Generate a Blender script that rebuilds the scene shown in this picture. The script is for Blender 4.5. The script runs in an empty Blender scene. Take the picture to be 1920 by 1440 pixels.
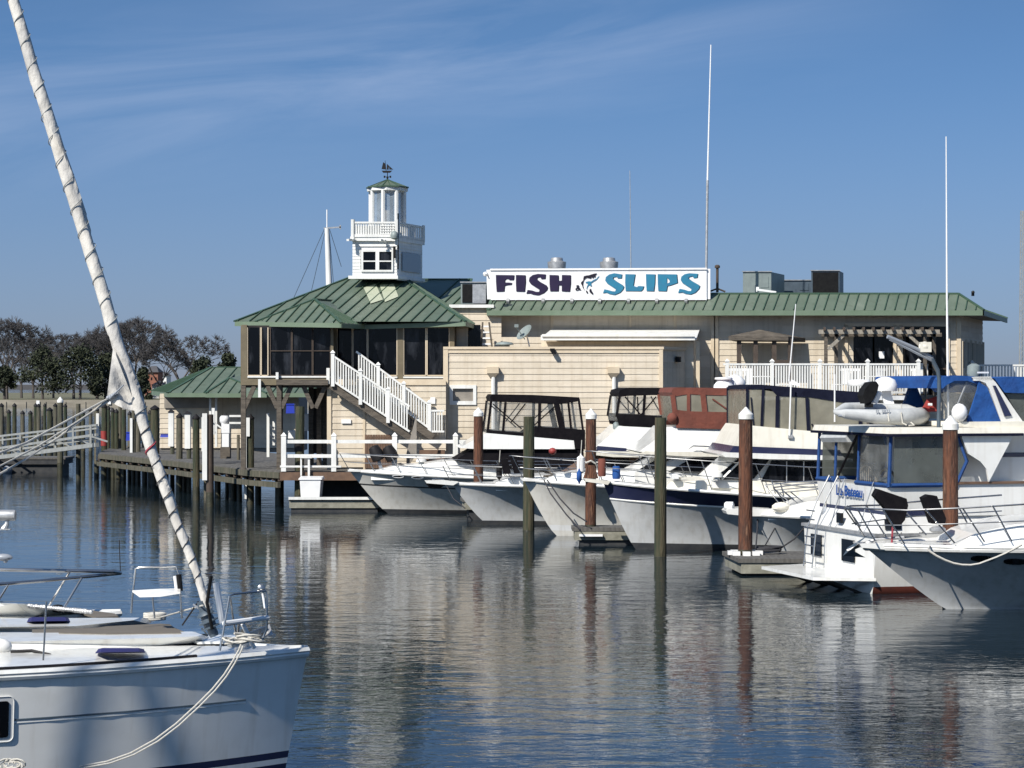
import bpy, bmesh, math, random
from mathutils import Vector, Matrix
from math import radians, sin, cos, tan, pi
random.seed(7)
scene = bpy.context.scene
# ------------------------------------------------------------------ camera, world, sun, exposure
F, YH, H = 4200.0, 722.0, 4.6          # focal length in photo pixels, horizon row, eye height
cam_d = bpy.data.cameras.new("camera"); cam = bpy.data.objects.new("camera", cam_d)
scene.collection.objects.link(cam); scene.camera = cam
cam.location = (0, 0, H); cam.rotation_euler = (radians(90), 0, 0)
cam_d.sensor_width = 36.0; cam_d.lens = F / 1920 * 36.0
cam_d.shift_y = (YH - 720) / 1920.0
cam_d.clip_start = 0.5; cam_d.clip_end = 9000
SUN_AZ, SUN_EL = radians(37), radians(42)     # the sun stands behind the camera's left shoulder
sd = Vector((-sin(SUN_AZ) * cos(SUN_EL), -cos(SUN_AZ) * cos(SUN_EL), sin(SUN_EL)))   # direction TO the sun
sun_l = bpy.data.lights.new("sun", 'SUN'); sun_l.energy = 4.8; sun_l.angle = radians(0.5); sun_l.color = (1, .955, .88)
sun = bpy.data.objects.new("sun", sun_l); scene.collection.objects.link(sun)
sun.rotation_euler = (-sd).to_track_quat('-Z', 'Y').to_euler(); sun.location = sd * 60
world = bpy.data.worlds.new("World"); scene.world = world; world.use_nodes = True
wn, wl = world.node_tree.nodes, world.node_tree.links
wn.clear()
def N(nodes, t, **kw):
    n = nodes.new(t)
    for k, v in kw.items():
        if k.startswith('i_'): n.inputs[k[2:]].default_value = v
        else: setattr(n, k, v)
    return n
out = N(wn, 'ShaderNodeOutputWorld'); bg = N(wn, 'ShaderNodeBackground')
bg.inputs['Strength'].default_value = 0.080
sky = N(wn, 'ShaderNodeTexSky', sky_type='NISHITA', sun_disc=False, sun_elevation=SUN_EL)
sky.sun_rotation = math.atan2(sd.x, sd.y)
sky.air_density = 1.1; sky.dust_density = 0.6; sky.ozone_density = 2.2
tc = N(wn, 'ShaderNodeTexCoord')
sep = N(wn, 'ShaderNodeSeparateXYZ'); wl.new(tc.outputs['Generated'], sep.inputs[0])
def math_n(op, a, b=None, c=None, clamp=False):
    n = wn.new('ShaderNodeMath'); n.operation = op; n.use_clamp = clamp
    for i, v in enumerate((a, b, c)):
        if v is None: continue
        if isinstance(v, (int, float)): n.inputs[i].default_value = v
        else: wl.new(v, n.inputs[i])
    return n.outputs[0]
# lift the looked-up direction so the low sky keeps the clear blue it has in the photograph
zl = math_n('ADD', math_n('MULTIPLY', sep.outputs[2], 1.9), 0.115)
cmb = N(wn, 'ShaderNodeCombineXYZ'); wl.new(sep.outputs[0], cmb.inputs[0]); wl.new(sep.outputs[1], cmb.inputs[1]); wl.new(zl, cmb.inputs[2])
nrm = N(wn, 'ShaderNodeVectorMath', operation='NORMALIZE'); wl.new(cmb.outputs[0], nrm.inputs[0])
wl.new(nrm.outputs[0], sky.inputs[0])
# low haze of the horizon air
hz = math_n('POWER', math_n('SUBTRACT', 1.0, math_n('MULTIPLY', math_n('ABSOLUTE', sep.outputs[2]), 6.5), None, True), 1.7)
mixh = N(wn, 'ShaderNodeMix', data_type='RGBA', blend_type='MIX')
wl.new(math_n('MULTIPLY', hz, 0.93), mixh.inputs['Factor']); tint = N(wn, 'ShaderNodeMix', data_type='RGBA', blend_type='MULTIPLY'); tint.inputs['Factor'].default_value = 1; tint.inputs['B'].default_value = (.73, .96, 1.15, 1); wl.new(sky.outputs[0], tint.inputs['A']); wl.new(tint.outputs['Result'], mixh.inputs['A'])
mixh.inputs['B'].default_value = (2.45, 2.68, 3.3, 1)
# thin cirrus: noise in azimuth / elevation, stretched along a slightly rising line
az = math_n('DIVIDE', sep.outputs[0], math_n('MAXIMUM', sep.outputs[1], 0.05)); el = math_n('DIVIDE', sep.outputs[2], math_n('MAXIMUM', sep.outputs[1], 0.05))
el2 = math_n('SUBTRACT', el, math_n('MULTIPLY', az, 0.13))
cv = N(wn, 'ShaderNodeCombineXYZ'); wl.new(math_n('MULTIPLY', az, 5.0), cv.inputs[0]); wl.new(math_n('MULTIPLY', el2, 34.0), cv.inputs[1]); cv.inputs[2].default_value = 3.3
n1 = N(wn, 'ShaderNodeTexNoise', i_Scale=1.0, i_Detail=7.0, i_Roughness=0.58, i_Distortion=0.55); wl.new(cv.outputs[0], n1.inputs['Vector'])
cl = math_n('MULTIPLY', math_n('SUBTRACT', n1.outputs[0], 0.40), 3.0, None, True)
band = math_n('SUBTRACT', 1.0, math_n('ABSOLUTE', math_n('DIVIDE', math_n('SUBTRACT', el2, 0.152), 0.050)), None, True)
side = math_n('SUBTRACT', 1.0, math_n('MULTIPLY', math_n('ADD', az, 0.0), 5.0), None, True)
cm = math_n('MULTIPLY', math_n('MULTIPLY', cl, band), math_n('MULTIPLY', side, 0.28))
mixc = N(wn, 'ShaderNodeMix', data_type='RGBA'); wl.new(cm, mixc.inputs['Factor']); wl.new(mixh.outputs['Result'], mixc.inputs['A'])
mixc.inputs['B'].default_value = (6.2, 6.9, 8.6, 1)
wl.new(mixc.outputs['Result'], bg.inputs['Color']); wl.new(bg.outputs[0], out.inputs[0])
scene.view_settings.view_transform = 'Standard'; scene.view_settings.look = 'None'
scene.view_settings.exposure = 0.42; scene.view_settings.gamma = 1.0
scene.cycles.max_bounces = 8; scene.cycles.transparent_max_bounces = 24
scene.cycles.caustics_reflective = False; scene.cycles.caustics_refractive = False
# ------------------------------------------------------------------ helpers
def P(px, py, D): return Vector(((px - 960) * D / F, D, H - (py - YH) * D / F))
def X(px, D): return (px - 960) * D / F
def Z(py, D): return H - (py - YH) * D / F
def WD(py): return F * H / (py - YH)          # distance of a waterline seen on this row
def proj(p): return (960 + F * p[0] / p[1], YH - F * (p[2] - H) / p[1])
WM = {}                                        # world matrices by object
class MB:
    def __init__(s, M=None): s.v = []; s.f = []; s.m = []; s.M = M
    def add(s, p):
        p = Vector(p)
        if s.M: p = s.M @ p
        s.v.append(p); return len(s.v) - 1
    def face(s, pts, m=0):
        s.f.append([s.add(p) for p in pts]); s.m.append(m)
    def faces(s, vs, fs, m=0):
        b = len(s.v)
        for p in vs: s.add(p)
        for f in fs: s.f.append([b + i for i in f]); s.m.append(m)
    def box(s, a, b, m=0):
        (x0, y0, z0), (x1, y1, z1) = a, b
        s.faces([(x0,y0,z0),(x1,y0,z0),(x1,y1,z0),(x0,y1,z0),(x0,y0,z1),(x1,y0,z1),(x1,y1,z1),(x0,y1,z1)],
                [(0,3,2,1),(4,5,6,7),(0,1,5,4),(1,2,6,5),(2,3,7,6),(3,0,4,7)], m)
    def px(s, x0, y0, x1, y1, D, t=.1, m=0):   # upright slab whose front face fills the given pixels at distance D
        s.box((X(x0, D), D, Z(y1, D)), (X(x1, D), D + t, Z(y0, D)), m)
    def prism(s, pts, vec, m=0):
        n = len(pts); vec = Vector(vec); pts = [Vector(p) for p in pts]
        s.faces(pts + [p + vec for p in pts], [tuple(range(n))[::-1], tuple(range(n, 2*n))] + [(i, (i+1) % n, n + (i+1) % n, n + i) for i in range(n)], m)
    def loft(s, A, B, m=0, caps=True):
        n = len(A)
        fs = [(i, (i+1) % n, n + (i+1) % n, n + i) for i in range(n)]
        if caps: fs = [tuple(range(n))[::-1], tuple(range(n, 2*n))] + fs
        s.faces(list(A) + list(B), fs, m)
    def tube(s, pts, r, n=6, m=0, cap=True):
        pts = [Vector(p) for p in pts]; k = len(pts)
        rs = r if isinstance(r, (list, tuple)) else [r] * k
        base = len(s.v); up0 = None
        for i, p in enumerate(pts):
            d = (pts[min(i+1, k-1)] - pts[max(i-1, 0)])
            if d.length < 1e-9: d = Vector((0, 0, 1))
            d.normalize()
            if up0 is None: up0 = Vector((0, 0, 1)) if abs(d.z) < .9 else Vector((1, 0, 0))
            a = d.cross(up0)
            if a.length < 1e-4: up0 = Vector((0, 1, 0)); a = d.cross(up0)
            a.normalize(); b = d.cross(a).normalized(); up0 = -b if b.dot(up0) < 0 else b
            for j in range(n):
                t = 2 * pi * j / n; s.add(p + (a * cos(t) + b * sin(t)) * rs[i])
        for i in range(k - 1):
            for j in range(n):
                s.f.append([base + i*n + j, base + i*n + (j+1) % n, base + (i+1)*n + (j+1) % n, base + (i+1)*n + j]); s.m.append(m)
        if cap:
            s.f.append([base + j for j in range(n)][::-1]); s.m.append(m)
            s.f.append([base + (k-1)*n + j for j in range(n)]); s.m.append(m)
    def bar(s, p, q, w, h=None, m=0):
        p, q = Vector(p), Vector(q); d = (q - p).normalized(); h = h or w
        up = Vector((0, 0, 1)) if abs(d.z) < .95 else Vector((0, 1, 0))
        a = d.cross(up).normalized() * w / 2; b = a.cross(d).normalized() * h / 2
        s.loft([p - a - b, p + a - b, p + a + b, p - a + b], [q - a - b, q + a - b, q + a + b, q - a + b], m)
    def lathe(s, c, prof, n=16, m=0, axis=(0, 0, 1)):
        c = Vector(c); ax = Vector(axis).normalized()
        a = ax.orthogonal().normalized(); b = ax.cross(a); base = len(s.v); k = len(prof)
        for r, z in prof:
            for j in range(n):
                t = 2 * pi * j / n; s.add(c + ax * z + (a * cos(t) + b * sin(t)) * max(r, 1e-4))
        for i in range(k - 1):
            for j in range(n):
                s.f.append([base + i*n + j, base + i*n + (j+1) % n, base + (i+1)*n + (j+1) % n, base + (i+1)*n + j]); s.m.append(m)
        s.f.append([base + j for j in range(n)][::-1]); s.m.append(m)
        s.f.append([base + (k-1)*n + j for j in range(n)]); s.m.append(m)
    def ball(s, c, r, n=12, m=0, sc=(1, 1, 1)):
        c = Vector(c); rows = max(4, n // 2)
        base = len(s.v)
        for i in range(rows + 1):
            ph = pi * i / rows
            for j in range(n):
                t = 2 * pi * j / n
                s.add(c + Vector((r*sc[0]*max(sin(ph), .01)*cos(t), r*sc[1]*max(sin(ph), .01)*sin(t), -r*sc[2]*cos(ph))))
        for i in range(rows):
            for j in range(n):
                s.f.append([base + i*n + j, base + i*n + (j+1) % n, base + (i+1)*n + (j+1) % n, base + (i+1)*n + j]); s.m.append(m)
    def split(s, name, mats, parent, smooth=False):
        """every loose piece becomes an object of its own"""
        par = list(range(len(s.v)))
        def fd(i):
            while par[i] != i: par[i] = par[par[i]]; i = par[i]
            return i
        for f in s.f:
            a = fd(f[0])
            for j in f[1:]: par[fd(j)] = a
        grp = {}
        for f, m in zip(s.f, s.m): grp.setdefault(fd(f[0]), []).append((f, m))
        outl = []
        for g in grp.values():
            k = MB(); ix = {}
            for f, m in g:
                for j in f:
                    if j not in ix: ix[j] = len(k.v); k.v.append(s.v[j])
                k.f.append([ix[j] for j in f]); k.m.append(m)
            outl.append(k.build(name, mats, parent, smooth))
        return outl
    def build(s, name, mats, parent=None, smooth=False, origin=None, label=None):
        if not isinstance(mats, (list, tuple)): mats = [mats]
        if parent is None:
            xs = [p.x for p in s.v]; ys = [p.y for p in s.v]; zs = [p.z for p in s.v]
            o = origin or Vector(((min(xs)+max(xs))/2, (min(ys)+max(ys))/2, min(zs))); M = Matrix.Translation(o)
        else: M = WM[parent]
        I = M.inverted()
        me = bpy.data.meshes.new(name); me.from_pydata([I @ p for p in s.v], [], s.f)
        for mt in mats: me.materials.append(mt)
        me.polygons.foreach_set('material_index', s.m)
        bm = bmesh.new(); bm.from_mesh(me); bmesh.ops.recalc_face_normals(bm, faces=bm.faces); bm.to_mesh(me); bm.free()
        if smooth:
            me.polygons.foreach_set('use_smooth', [True] * len(me.polygons)); me.set_sharp_from_angle(angle=radians(38))
        me.update()
        o = bpy.data.objects.new(name, me); scene.collection.objects.link(o)
        if parent is None: o.matrix_world = M
        else: o.parent = parent
        WM[o] = M
        if label: o['label'] = label
        return o
def tag(o, label, cat, group=None, kind=None):
    o['label'] = label
    if cat: o['category'] = cat
    if group: o['group'] = group
    if kind: o['kind'] = kind
    return o
def thing(name, label, cat, loc=(0, 0, 0), rz=0, group=None):
    o = bpy.data.objects.new(name, None); scene.collection.objects.link(o); o.empty_display_size = .3
    o.location = loc; o.rotation_euler = (0, 0, rz)
    WM[o] = Matrix.Translation(Vector(loc)) @ Matrix.Rotation(rz, 4, 'Z')
    return tag(o, label, cat, group)
def struct(o): o['kind'] = 'structure'; return o
def dup(root, loc, rz=None, label=None, group=None, sc=None):
    def cp(o, par):
        c = o.copy(); scene.collection.objects.link(c); c.parent = par
        for ch in kids.get(o, ()): cp(ch, c)
        return c
    kids = {}
    for o in scene.collection.objects:
        if o.parent: kids.setdefault(o.parent, []).append(o)
    r = cp(root, None); r.location = loc
    if rz is not None: r.rotation_euler = (0, 0, rz)
    if sc: r.scale = sc
    if label: r['label'] = label
    if group: r['group'] = group
    return r
# ------------------------------------------------------------------ materials
def mat(name, c, c2=None, scale=3.0, rough=.55, metal=0, bump=0, bscale=30, stretch=(1, 1, 1), spec=.5, coat=0, lo=.35, hi=.65, rvar=0, c3=None, streak=0, grime=0):
    m = bpy.data.materials.new(name); m.use_nodes = True
    nd, lk = m.node_tree.nodes, m.node_tree.links; b = nd['Principled BSDF']
    b.inputs['Base Color'].default_value = (*c, 1); b.inputs['Roughness'].default_value = rough
    b.inputs['Metallic'].default_value = metal; b.inputs['Specular IOR Level'].default_value = spec
    b.inputs['Coat Weight'].default_value = coat
    t = nd.new('ShaderNodeTexCoord'); mp = nd.new('ShaderNodeMapping'); mp.inputs['Scale'].default_value = stretch
    lk.new(t.outputs['Object'], mp.inputs[0])
    if c2:
        n = nd.new('ShaderNodeTexNoise'); n.inputs['Scale'].default_value = scale; n.inputs['Detail'].default_value = 6; n.inputs['Roughness'].default_value = .6
        lk.new(mp.outputs[0], n.inputs['Vector'])
        r = nd.new('ShaderNodeValToRGB'); r.color_ramp.elements[0].position = lo; r.color_ramp.elements[1].position = hi
        r.color_ramp.elements[0].color = (*c, 1); r.color_ramp.elements[1].color = (*c2, 1)
        if c3: e = r.color_ramp.elements.new(hi + (1 - hi) * .4); e.color = (*c3, 1)
        lk.new(n.outputs[0], r.inputs[0]); lk.new(r.outputs[0], b.inputs['Base Color'])
    if streak or grime:
        src = b.inputs['Base Color'].links[0].from_socket if b.inputs['Base Color'].is_linked else None
        for amt, st, sc_, tone in ((streak, (7, 7, .22), 1.0, (.62, .56, .48)), (grime, (1, 1, 1), 3.5, (.55, .5, .42))):
            if not amt: continue
            ms = nd.new('ShaderNodeMapping'); ms.inputs['Scale'].default_value = st; lk.new(t.outputs['Object'], ms.inputs[0])
            ns = nd.new('ShaderNodeTexNoise'); ns.inputs['Scale'].default_value = sc_; ns.inputs['Detail'].default_value = 7; lk.new(ms.outputs[0], ns.inputs['Vector'])
            rs = nd.new('ShaderNodeMapRange'); rs.inputs[1].default_value = .5; rs.inputs[2].default_value = .75; rs.inputs[4].default_value = amt; lk.new(ns.outputs[0], rs.inputs[0])
            mx = nd.new('ShaderNodeMix'); mx.data_type = 'RGBA'; mx.blend_type = 'MULTIPLY'; lk.new(rs.outputs[0], mx.inputs['Factor'])
            if src: lk.new(src, mx.inputs['A'])
            else: mx.inputs['A'].default_value = (*c, 1)
            mx.inputs['B'].default_value = (*tone, 1); src = mx.outputs['Result']; lk.new(src, b.inputs['Base Color'])
    if bump:
        n2 = nd.new('ShaderNodeTexNoise'); n2.inputs['Scale'].default_value = bscale; n2.inputs['Detail'].default_value = 4
        lk.new(mp.outputs[0], n2.inputs['Vector'])
        bp = nd.new('ShaderNodeBump'); bp.inputs['Strength'].default_value = 1; bp.inputs['Distance'].default_value = bump
        lk.new(n2.outputs[0], bp.inputs['Height']); lk.new(bp.outputs[0], b.inputs['Normal'])
    return m
def vinyl(name, c, alpha, rough=.12):
    m = bpy.data.materials.new(name); m.use_nodes = True
    nd, lk = m.node_tree.nodes, m.node_tree.links; b = nd['Principled BSDF']; o = nd['Material Output']
    b.inputs['Base Color'].default_value = (*c, 1); b.inputs['Roughness'].default_value = rough
    tr = nd.new('ShaderNodeBsdfTransparent'); mx = nd.new('ShaderNodeMixShader')
    t = nd.new('ShaderNodeTexCoord'); n = nd.new('ShaderNodeTexNoise'); n.inputs['Scale'].default_value = 2.2; n.inputs['Detail'].default_value = 3
    lk.new(t.outputs['Object'], n.inputs['Vector'])
    mr = nd.new('ShaderNodeMapRange'); mr.inputs[1].default_value = .3; mr.inputs[2].default_value = .7
    mr.inputs[3].default_value = max(0, alpha - .15); mr.inputs[4].default_value = min(1, alpha + .15)
    bp = nd.new('ShaderNodeBump'); bp.inputs['Distance'].default_value = .03; lk.new(n.outputs[0], bp.inputs['Height']); lk.new(bp.outputs[0], b.inputs['Normal'])
    lk.new(n.outputs[0], mr.inputs[0]); lk.new(mr.outputs[0], mx.inputs[0]); lk.new(tr.outputs[0], mx.inputs[1]); lk.new(b.outputs[0], mx.inputs[2])
    lk.new(mx.outputs[0], o.inputs[0]); return m
M = dict(
 siding=mat('siding_paint', (.60, .525, .415), (.55, .48, .375), 1.3, .75, streak=.45, grime=.2, stretch=(.6, .6, 2.5), bump=.004, bscale=18),
 trim=mat('cream_trim', (.62, .52, .38), (.55, .45, .32), 2, .6),
 white=mat('white_paint', (.74, .74, .71), (.64, .64, .61), 2.5, .5, streak=.3, stretch=(1, 1, .5)),
 wsiding=mat('white_siding', (.76, .76, .74), (.69, .69, .67), 2, .55, streak=.35),
 roof=mat('green_metal_roof', (.100, .130, .094), (.125, .156, .116), .7, .42, stretch=(1, 1, 1), spec=.4, c3=(.15, .18, .135), grime=.35),
 rooft=mat('green_seam', (.04, .08, .05), (.055, .095, .06), 2, .45),
 fascia=mat('green_fascia', (.12, .17, .11), (.15, .2, .14), 1.5, .5),
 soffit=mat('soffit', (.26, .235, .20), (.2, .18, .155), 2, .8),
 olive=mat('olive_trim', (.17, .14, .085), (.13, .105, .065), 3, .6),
 glass=mat('dark_glass', (.003, .0035, .005), (.028, .031, .038), 1.3, .06, spec=.22, bump=.0012, bscale=1.2, stretch=(1.8, 1, .5), lo=.5, hi=.68),
 glassl=mat('lantern_glass', (.09, .13, .18), None, 1, .05, spec=.8),
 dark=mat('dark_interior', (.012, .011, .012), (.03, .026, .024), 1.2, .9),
 metal=mat('galvanised', (.52, .52, .51), (.36, .36, .36), 6, .4, .55, bump=.003, bscale=20),
 steel=mat('stainless', (.42, .42, .41), (.33, .33, .33), 4, .25, .9),
 grey=mat('grey_metal_paint', (.22, .26, .25), (.17, .2, .2), 3, .5),
 greyd=mat('grey_dark_paint', (.07, .095, .12), (.05, .07, .09), 3, .5),
 black=mat('black_grille', (.006, .006, .007), (.012, .012, .012), 8, .7, spec=.15),
 woodp=mat('bleached_timber', (.33, .30, .25), (.2, .18, .15), 3, .85, stretch=(6, 1, 1), bump=.006, bscale=14),
 wood=mat('weathered_wood', (.125, .105, .082), (.06, .05, .04), 3, .85, stretch=(1, 1, 6), bump=.008, bscale=14),
 woodh=mat('grey_plank', (.12, .115, .105), (.066, .062, .056), 2.5, .85, stretch=(6, .7, 1), bump=.006, bscale=12),
 woodd=mat('dark_stained_timber', (.045, .032, .026), (.075, .055, .04), 3, .8),
 brownw=mat('brown_step', (.16, .095, .06), (.10, .06, .04), 3, .8),
 pileg=mat('green_treated_pile', (.020, .034, .018), (.095, .075, .042), 1.5, .9, stretch=(3.5, 3.5, .30), bump=.04, bscale=9, c3=(.018, .03, .018), grime=.6),
 pilegg=mat('grey_pile', (.125, .11, .082), (.05, .055, .035), 2.2, .9, stretch=(3.5, 3.5, .3), bump=.03, bscale=9, grime=.6),
 pileb=mat('brown_pile', (.125, .046, .021), (.050, .020, .011), 3.4, .75, stretch=(3, 3, .45), bump=.04, bscale=9, c3=(.27, .14, .08), lo=.40, hi=.56, grime=.6),
 pilew=mat('wet_pile', (.028, .03, .018), (.05, .045, .025), 4, .5, bump=.02, bscale=14),
 cap=mat('white_pile_cap', (.80, .80, .77), (.66, .66, .62), 4, .35, streak=.4, grime=.4),
 capb=mat('black_pile_cap', (.012, .011, .012), None, 1, .6, spec=.25),
 red=mat('red_paint', (.30, .035, .03), (.22, .03, .025), 4, .6),
 signw=mat('sign_white', (.80, .80, .80), (.75, .75, .75), 1.5, .4, streak=.25),
 signp=mat('sign_purple', (.016, .009, .035), (.022, .012, .04), 3, .4),
 signk=mat('sign_dark_edge', (.012, .008, .016), None, 1, .4),
 signt=mat('sign_teal', (.025, .19, .30), (.035, .16, .27), 3, .4),
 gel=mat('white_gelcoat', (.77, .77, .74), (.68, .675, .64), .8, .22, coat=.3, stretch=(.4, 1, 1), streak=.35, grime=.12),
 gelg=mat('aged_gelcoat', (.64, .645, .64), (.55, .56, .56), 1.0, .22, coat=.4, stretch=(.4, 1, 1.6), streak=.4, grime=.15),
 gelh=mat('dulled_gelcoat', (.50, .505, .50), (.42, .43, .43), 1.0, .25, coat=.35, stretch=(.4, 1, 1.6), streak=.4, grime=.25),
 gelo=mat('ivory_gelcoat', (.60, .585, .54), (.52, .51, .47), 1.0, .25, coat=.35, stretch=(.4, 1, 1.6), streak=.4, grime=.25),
 cream=mat('cream_gelcoat', (.74, .71, .62), (.67, .64, .55), 1, .35, streak=.4, grime=.2),
 navy=mat('navy_gelcoat', (.018, .022, .06), (.03, .034, .075), 1.5, .25, coat=.3),
 boot=mat('dark_bottom_paint', (.018, .02, .024), (.04, .04, .04), 4, .7),
 bootr=mat('red_bottom_paint', (.16, .035, .02), (.09, .025, .018), 5, .7),
 cblack=mat('black_canvas', (.004, .0035, .0055), (.009, .008, .0095), 5, .9, spec=.12, bump=.03, bscale=3),
 cred=mat('rust_canvas', (.17, .048, .03), (.12, .036, .024), 2.5, .85, bump=.04, bscale=3),
 cnavy=mat('navy_canvas', (.004, .005, .015), (.008, .010, .024), 4, .85, spec=.15, bump=.03, bscale=3),
 cblue=mat('blue_canvas', (.007, .072, .27), (.006, .05, .20), 2.2, .8, bump=.07, bscale=2.6),
 cframe=mat('blue_canvas_edge', (.007, .05, .185), (.006, .038, .14), 3, .8, bump=.03, bscale=5),
 vlant=vinyl('lantern_pane', (.30, .36, .42), .5, .08),
 vclear=vinyl('clear_vinyl', (.30, .31, .30), .26),
 vsmoke=vinyl('smoked_vinyl', (.26, .245, .19), .80, .22),
 vgrey=vinyl('grey_vinyl', (.10, .11, .10), .84, .25),
 rope=mat('white_rope', (.55, .53, .48), (.4, .38, .33), 60, .9),
 roped=mat('dark_rope', (.03, .03, .035), None, 1, .9),
 ropep=mat('red_rope', (.28, .04, .06), None, 1, .9),
 fender=mat('grey_fender', (.25, .27, .30), None, 1, .4),
 plast=mat('white_plastic', (.80, .80, .79), (.73, .73, .72), 3, .3),
 cond=mat('float_concrete', (.27, .26, .21), (.17, .165, .13), 2.5, .9, bump=.01, bscale=12),
 ribt=mat('inflatable_grey', (.50, .51, .50), (.40, .41, .41), 4, .5, bump=.01, bscale=4),
 sailc=mat('furled_sail_cloth', (.66, .63, .57), (.47, .455, .43), 3.2, .75, bump=.035, bscale=7, stretch=(1, 1, .5), grime=.4),
 sailb=mat('sail_cover_edge', (.06, .07, .10), None, 1, .8),
 teak=mat('weathered_teak', (.155, .135, .11), (.11, .095, .075), 3, .8, stretch=(.6, 12, 1)),
 alu=mat('weathered_aluminium', (.30, .31, .30), (.22, .23, .22), 4, .6),
 hatchn=mat('navy_hatch_cover', (.018, .016, .11), (.013, .012, .08), 3, .7),
 grass=mat('winter_grass', (.15, .14, .085), (.10, .10, .055), .05, .95),
 wall=mat('sea_wall', (.30, .27, .215), (.19, .17, .135), .35, .9, stretch=(.3, 1, 2), bump=.03, bscale=1.0),
 bark=mat('bare_bark', (.09, .078, .07), (.06, .052, .048), .6, .95),
 twig=mat('bare_twigs', (.066, .062, .062), (.048, .046, .047), .15, .95),
 leafd=mat('evergreen_leaf', (.016, .024, .011), (.034, .040, .017), .35, .9),
 brick=mat('brick', (.26, .11, .07), (.2, .085, .06), 1.5, .85),
 droof=mat('grey_shingle', (.06, .06, .065), (.085, .083, .085), 2, .9),
 bluep=mat('blue_plastic', (.015, .035, .35), None, 1, .4),
 asphalt=mat('yard_ground', (.10, .095, .085), (.07, .066, .06), .8, .95),
)

def tint(name, base, f):
    m = M[base].copy(); m.name = name; nt = m.node_tree; b = nt.nodes['Principled BSDF']; l = b.inputs['Base Color'].links[0].from_socket
    x = nt.nodes.new('ShaderNodeMix'); x.data_type = 'RGBA'; x.blend_type = 'MULTIPLY'; x.inputs['Factor'].default_value = 1; x.inputs['B'].default_value = (*f, 1)
    nt.links.new(l, x.inputs['A']); nt.links.new(x.outputs['Result'], b.inputs['Base Color']); return m
SID = [M['siding'], tint('siding_paint_faded', 'siding', (1.05, 1.05, 1.06)), tint('siding_paint_soiled', 'siding', (.93, .925, .91))]
WSID = [M['wsiding'], M['wsiding'], tint('white_siding_soiled', 'wsiding', (.94, .94, .93))]
ROOF = [M['roof'], M['rooft'], tint('green_roof_sheet_faded', 'roof', (1.10, 1.08, 1.10)), tint('green_roof_sheet_dull', 'roof', (.90, .92, .9))]
# ------------------------------------------------------------------ water and ground
def water_mat():
    m = bpy.data.materials.new('harbour_water'); m.use_nodes = True
    nd, lk = m.node_tree.nodes, m.node_tree.links; b = nd['Principled BSDF']
    b.inputs['Base Color'].default_value = (.010, .018, .024, 1); b.inputs['Roughness'].default_value = .015
    b.inputs['IOR'].default_value = 1.333
    t = nd.new('ShaderNodeTexCoord')
    def noise(sc, det, rough, stretch, w=0, dist=0):
        mp = nd.new('ShaderNodeMapping'); mp.inputs['Scale'].default_value = stretch; mp.inputs['Rotation'].default_value = (0, 0, w)
        lk.new(t.outputs['Object'], mp.inputs[0])
        n = nd.new('ShaderNodeTexNoise'); n.inputs['Scale'].default_value = sc; n.inputs['Detail'].default_value = det; n.inputs['Roughness'].default_value = rough
        n.inputs['Distortion'].default_value = dist
        lk.new(mp.outputs[0], n.inputs['Vector']); return n.outputs[0]
    def mth(op, a, bb, cl=False):
        n = nd.new('ShaderNodeMath'); n.operation = op; n.use_clamp = cl
        for i, v in enumerate((a, bb)):
            if isinstance(v, (int, float)): n.inputs[i].default_value = v
            else: lk.new(v, n.inputs[i])
        return n.outputs[0]
    swell = mth('MULTIPLY', noise(.42, 2, .5, (.8, 1, 1), .15), .013)
    rip = noise(1.5, 3, .5, (.62, 1, 1), -.12, .3)
    fine = noise(6.0, 3, .6, (.6, 1, 1), .1, .4)
    patch = mth('MULTIPLY', mth('SUBTRACT', noise(.045, 3, .55, (.45, 1, 1)), .36), 3.2, True)
    amp = mth('ADD', mth('MULTIPLY', patch, .75), .35)
    h = mth('ADD', swell, mth('MULTIPLY', amp, mth('ADD', mth('MULTIPLY', rip, .024), mth('MULTIPLY', fine, .0060))))
    bp = nd.new('ShaderNodeBump'); bp.inputs['Strength'].default_value = 1; bp.inputs['Distance'].default_value = 1
    lk.new(h, bp.inputs['Height']); lk.new(bp.outputs[0], b.inputs['Normal'])
    return m
w = MB(); w.face([(-4000, -300, 0), (4000, -300, 0), (4000, 8000, 0), (-4000, 8000, 0)])
struct(w.build('water', water_mat()))
g = MB()
g.prism([(-900, 476, -1), (40, 476, -1), (40, 900, -1), (-900, 900, -1)], (0, 0, 2.5))
struct(g.build('far_shore', M['grass']))
g = MB(); g.prism([(-3000, 2500, -1), (3000, 2500, -1), (3000, 2700, -1), (-3000, 2700, -1)], (0, 0, 6))
struct(g.build('distant_land', M['droof']))
g = MB(); g.prism([(X(640, 84), 84.3, -1), (60, 84.3, -1), (80, 170, -1), (-6, 170, -1), (X(640, 92), 92, -1)], (0, 0, 2.2))
struct(g.build('shore_ground', M['asphalt']))
sw = MB(); sw.prism([(-900, 474.5, -.5), (40, 474.5, -.5), (40, 475.8, -.5), (-900, 475.8, -.5)], (0, 0, 1.95))
for i in range(0, 90): sw.box((-330 + i*4.2, 474.3, -.4), (-329.7 + i*4.2, 474.6, 1.1))
tag(sw.build('sea_wall', M['wall']), 'long low brown sea wall along the far shore under the trees', 'sea wall')
for px_ in (71, 205):
    s_ = MB(); s_.px(px_ - 3, 751, px_ + 3, 758, 474.2, .05)
    tag(s_.build('wall_sign', M['plast']), 'small white notice board on far sea wall ' + ('left of the brown pile' if px_ == 71 else 'right of the sail clew'), 'sign', 'white notices on the far sea wall')

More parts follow.
